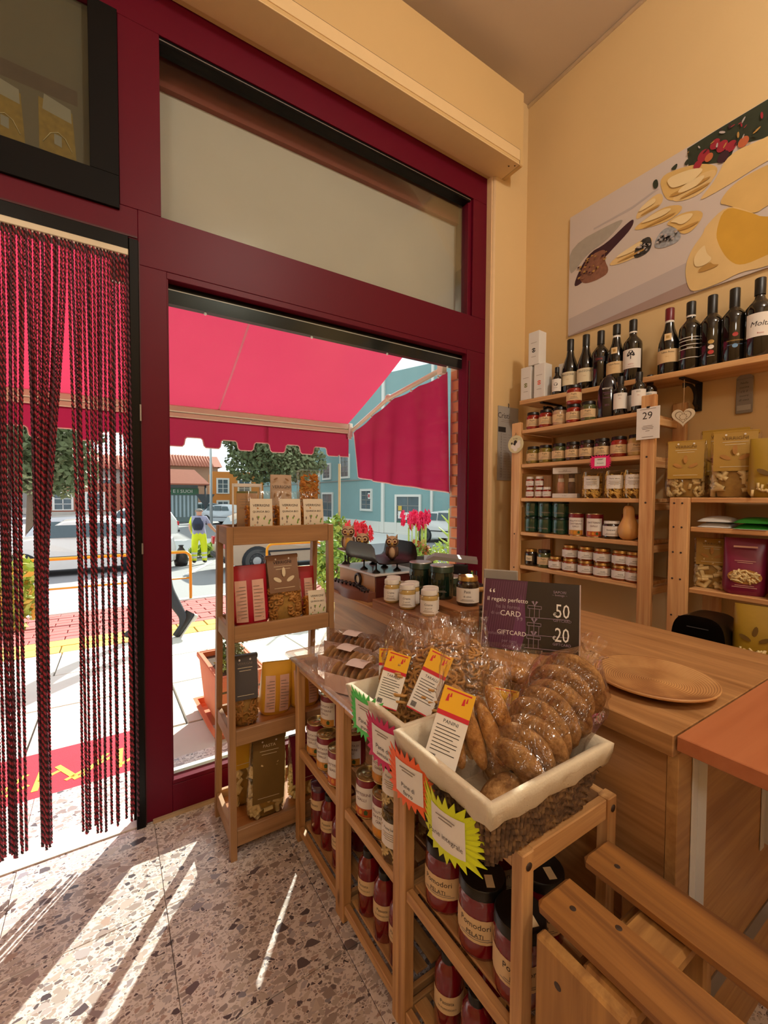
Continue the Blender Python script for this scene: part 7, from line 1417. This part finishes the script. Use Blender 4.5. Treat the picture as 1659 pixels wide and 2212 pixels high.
# owls
mat('owl_cream', 'b89878', .6, var=.15); mat('owl_brown', '5c4030', .6, var=.2); mat('owl_yellow', 'c8983c', .6)
def owl(label, p, rz, s, kind=0):
    t = thing('owl_figurine', label, 'figurine', p, rz, 'owl figurines'); t.scale = (s,)*3
    m_ = MB(); m_.sph((0, 0, .032), (.024, .022, .033), 14, 10); m_.build('body', MATS['owl_cream' if kind else 'owl_brown'], t)
    m_ = MB(); m_.sph((0, 0, .078), (.028, .025, .025), 14, 10)
    for x in (-.017, .017): m_.tube([(x, 0, .094), (x*1.35, 0, .110)], [.007, .001], 6)
    m_.build('head', MATS['owl_cream'], t)
    for x in (-.0125, .0125):
        m_ = MB(); m_.T = TR(x, -.0215, .080) @ RX(PI/2); m_.lathe([(.0135, -.004), (.0135, .001), (0, .003)], 14, 0); m_.lathe([(.009, .0022), (0, .0042)], 12, 1); m_.lathe([(.005, .0042), (0, .0052)], 10, 2); m_.build('eye', [MATS['owl_brown'], MATS['label_tan'], mat('owl_pupil', '5a1814', .3)], t)
    m_ = MB(); m_.tube([(0, -.026, .074), (0, -.030, .064)], [.005, .0008], 6); m_.build('beak', MATS['owl_yellow'], t); m_ = MB(); m_.sph((0, -.012, .032), (.015, .013, .024), 10, 8); m_.build('belly', MATS['owl_yellow' if kind else 'owl_cream'], t)
    for x in (-1, 1): m_ = MB(); m_.sph((x*.022, .002, .036), (.007, .014, .022), 8, 6); m_.build('wing', MATS['owl_brown'], t)
owl('tall pale owl figurine standing in the weighing pan', (.935, 1.765, MZ+.0625), -.5, 1.12, 1)
owl('brown owl figurine with big eyes standing in the black plate', (.940, 1.640, MZ+.0415), -.6, 1.08); owl('small owl figurine on the black plate, nearest the brick pier', (1.030, 1.540, MZ+.0415), -.6, 1.0)
# ---- modern till printer behind
ti = thing('receipt_terminal', 'black card terminal with grey arched cover behind the till', 'terminal', (1.29, 1.46, CZ+.0006), -.75)
m_ = MB(); m_.bx(-.11, .11, -.06, .09, 0, .085, ch=.006); m_.build('base', mat('plastic_black', '17161a', .35), ti)
m_ = MB(); sec = [(-.12, .0), (-.12, .10), (-.105, .145), (-.07, .165), (.12, .150), (.12, .135), (-.06, .148), (-.09, .132), (-.100, .095), (-.100, 0)]; m_.T = TR(0, -.02, 0) @ RX(PI/2); m_.prism(sec, -.08, .05); m_.build('arched_cover', mat('plastic_grey', '8a8480', .45), ti)
MB().bx(-.08, .08, -.07, -.04, .09, .13, ch=.004).build('keypad', MATS['plastic_black'], ti); MB().bx(-.05, -.02, -.071, -.0701, .105, .125).build('sticker', mat('sticker_white', 'c8d4e0', .5), ti)
mo = thing('till_screen', 'black tilted till screen seen from behind by the window', 'screen', (1.235, 1.67, CZ+.0006), -.45); m_ = MB(); m_.T = TR(0, 0, .05) @ RX(.9); m_.bx(-.10, .10, -.07, .07, .04, .055, ch=.004); m_.build('screen', MATS['plastic_black'], mo); m_ = MB(); m_.bx(-.03, .03, .0, .05, 0, .075, ch=.006); m_.build('foot', MATS['plastic_black'], mo); MB().bx(.045, .075, -.062, -.060, .115, .150).build('tag', MATS['sticker_white'], mo)
pn = thing('pen_cup', 'dark pen cup with pens beside the dark jars', 'cup', (1.235, 1.245, CZ+.0006)); m_ = MB(); m_.lathe([(0, 0), (.028, 0), (.032, .075), (.029, .075), (.026, .004), (0, .004)], 18); m_.build('cup', MATS['plastic_black'], pn)
for k, (c, dx) in enumerate((('2f8a3c', -.012), ('1c1c20', .010), ('c89030', .0))): m_ = MB(); m_.tube([(dx*.4, 0, .004), (dx*1.6, .01*k, .125)], .0038, 6); m_.build('pen', mat('pen_'+c, c, .4), pn)
# ---- wooden display steps with jars
wood('step_wood', '7c4c2c', '9a6640', 1, .45, 1., False)
def step(label, x0, x1, y0, y1, z1, z0=CZ+.0006):
    t = thing('display_step', label, 'display block', ((x0+x1)/2, (y0+y1)/2, z0), 0, 'wooden display steps'); part(t, 'top', MB().bx(x0, x1, y0, y1, z1-.008, z1, ch=.001), MATS['step_wood'])
    for a in ((x0, x0+.008, y0, y1), (x1-.008, x1, y0, y1), (x0+.0085, x1-.0085, y0, y0+.008), (x0+.0085, x1-.0085, y1-.008, y1)): part(t, 'side', MB().bx(*a, z0, z1-.0085, ch=.0006), MATS['step_wood'])
    return t
step('low wooden display step carrying four small jars', .838, .935, 1.055, 1.385, .846); step('taller wooden display step behind, carrying the big jars', .945, 1.075, 1.02, 1.36, .866)
gJ = 'jars on the counter steps'
for x, y, lab in ((.876, 1.310, 'small white-labelled cream jar at the window end of the low step'), (.872, 1.205, 'small white-labelled cream jar in the middle of the low step'), (.882, 1.098, 'small white-labelled cream jar at the near end of the low step')): put('sauce', 'sauce_jar', lab, 'jar', (x, y, .8466), -.75, gJ)
for x, y, lab in ((.912, 1.352, 'cream jar behind the window-end jar'), (.912, 1.235, 'cream jar behind the middle jar of the low step'), (.914, 1.130, 'cream jar behind the near jar of the low step')): put('sauce', 'sauce_jar', lab, 'jar', (x, y, .8466), -.75, gJ) if x > .9 else None
for x, y, lab in ((1.005, 1.305, 'big dark green olive jar with pale rim, left'), (1.022, 1.200, 'big dark green olive jar with pale rim, nearest'), (1.105, 1.25, 'big dark green olive jar at the back')):
    t = put('olive_jar', 'olive_jar', lab, 'jar', (x, y, .8666 if x < 1.06 else CZ+.0006), -.75, gJ); m_ = MB(); m_.lathe([(.0432, .1165), (.0425, .1195), (.036, .1195), (.0, .1190)], 20); m_.build('lid_rim', MATS['lid_silver'], t)
put('sauce_big', 'sauce_jar', 'dark paté jar with gold lid at the near end of the tall step', 'jar', (1.032, 1.075, .8666), -.8, gJ)
put('sauce', 'sauce_jar', 'jar with kraft label behind the low step, left of the olive jars', 'jar', (.975, 1.405, CZ+.0006), -.75, gJ)
lg = thing('wood_stump', 'short wooden log slice in front of the display steps', 'log', (.955, .985, CZ+.0006)); m_ = MB(); m_.lathe([(0, 0), (.026, 0), (.028, .003), (.028, .034), (.028, .034), (.0, .035)], 20); m_.build('slice', wood('log_wood', '8a5a38', 'b07c50', 2, .7, 1, False), lg); m_ = MB(); m_.lathe([(.025, .0352), (0, .0354)], 20); m_.build('cut_face', mat('log_face', 'c49468', .7, var=.15, vscale=30), lg)
bx_ = thing('small_box', 'small dark card box leaning beside the log slice', 'box', (1.01, .955, CZ+.0006), -.7); MB().bx(-.03, .03, -.02, .02, 0, .075, ch=.002).build('carton', mat('box_dark', '2c2422', .6), bx_); m_ = MB(); m_.T = TR(.008, -.0205, .05) @ RX(PI/2); m_.lathe([(.006, 0), (.009, 0)], 12); m_.build('logo', MATS['label_white'], bx_)
hp = thing('wooden_ring', 'tan wooden ring handle peeking out behind the sign', 'ring', (1.10, 1.075, CZ+.055), -.8); m_ = MB(); m_.T = RX(PI/2); m_.tube([(.045*math.cos(q), .045*math.sin(q)+.0, 0) for q in [k*PI/10 for k in range(21)]], .009, 8, cap=False); m_.build('ring', mat('ring_tan', 'b98a48', .5), hp)
# ================================================================ wooden step stool at lower right
wood('stool_y', '6a4220', 'a87238', 1, .5, .8, True, '3c2410'); wood('stool_z', '7c5028', 'b8884a', 2, .55, .8, True, '3c2410'); wood('stool_x', '7c5028', 'b8884a', 0, .55, .8, True, '3c2410')
so = thing('plank_stool', 'rustic wooden stool of two long planks on plank legs, lower right', 'stool', (.68, .2, 0)); SZ = .592
def plank(x0, x1, y0, y1, z0, z1, name, m, ch=.006): return part(so, name, MB().bx(x0, x1, y0, y1, z0, z1, ch=ch), MATS[m])
plank(.566, .652, -.35, .428, SZ-.026, SZ, 'plank', 'stool_y', .008); plank(.706, .786, -.35, .438, SZ-.026, SZ, 'plank', 'stool_y', .008)
plank(.560, .800, .270, .345, SZ-.052, SZ-.0265, 'batten', 'stool_x'); plank(.560, .800, -.30, -.225, SZ-.052, SZ-.0265, 'batten', 'stool_x')
for y in (.270, -.30):
    plank(.543, .5655, y+.005, y+.14, 0, SZ-.030, 'leg', 'stool_z', .004); plank(.787, .812, y+.005, y+.14, 0, SZ-.030, 'leg', 'stool_z', .004)
plank(.566, .786, .345, .368, SZ-.100, SZ-.054, 'apron', 'stool_x'); plank(.567, .786, .285, .305, .10, .165, 'stretcher', 'stool_x')
for z0 in (.16,):
    m_ = MB(); m_.T = TR(.60, .33, .42) @ RY(.75); m_.bx(-.02, .02, -.012, .012, -.14, .14, ch=.004); part(so, 'brace', m_, MATS['stool_z'])
for x, y in ((.60, .385), (.63, .33), (.735, .39)):
    m_ = MB(); m_.T = TR(x, y, SZ+.0003); m_.lathe([(.005, 0), (.003, .0006), (0, .0002)], 10); part(so, 'nail', m_, MATS['screw_dark'])
for y, z in ((.37, SZ-.075), (.335, SZ-.12)):
    m_ = MB(); m_.T = TR(.5428, y, z) @ RY(-PI/2); m_.lathe([(.006, 0), (.004, .0006), (0, .0002)], 10); part(so, 'nail', m_, MATS['screw_dark'])
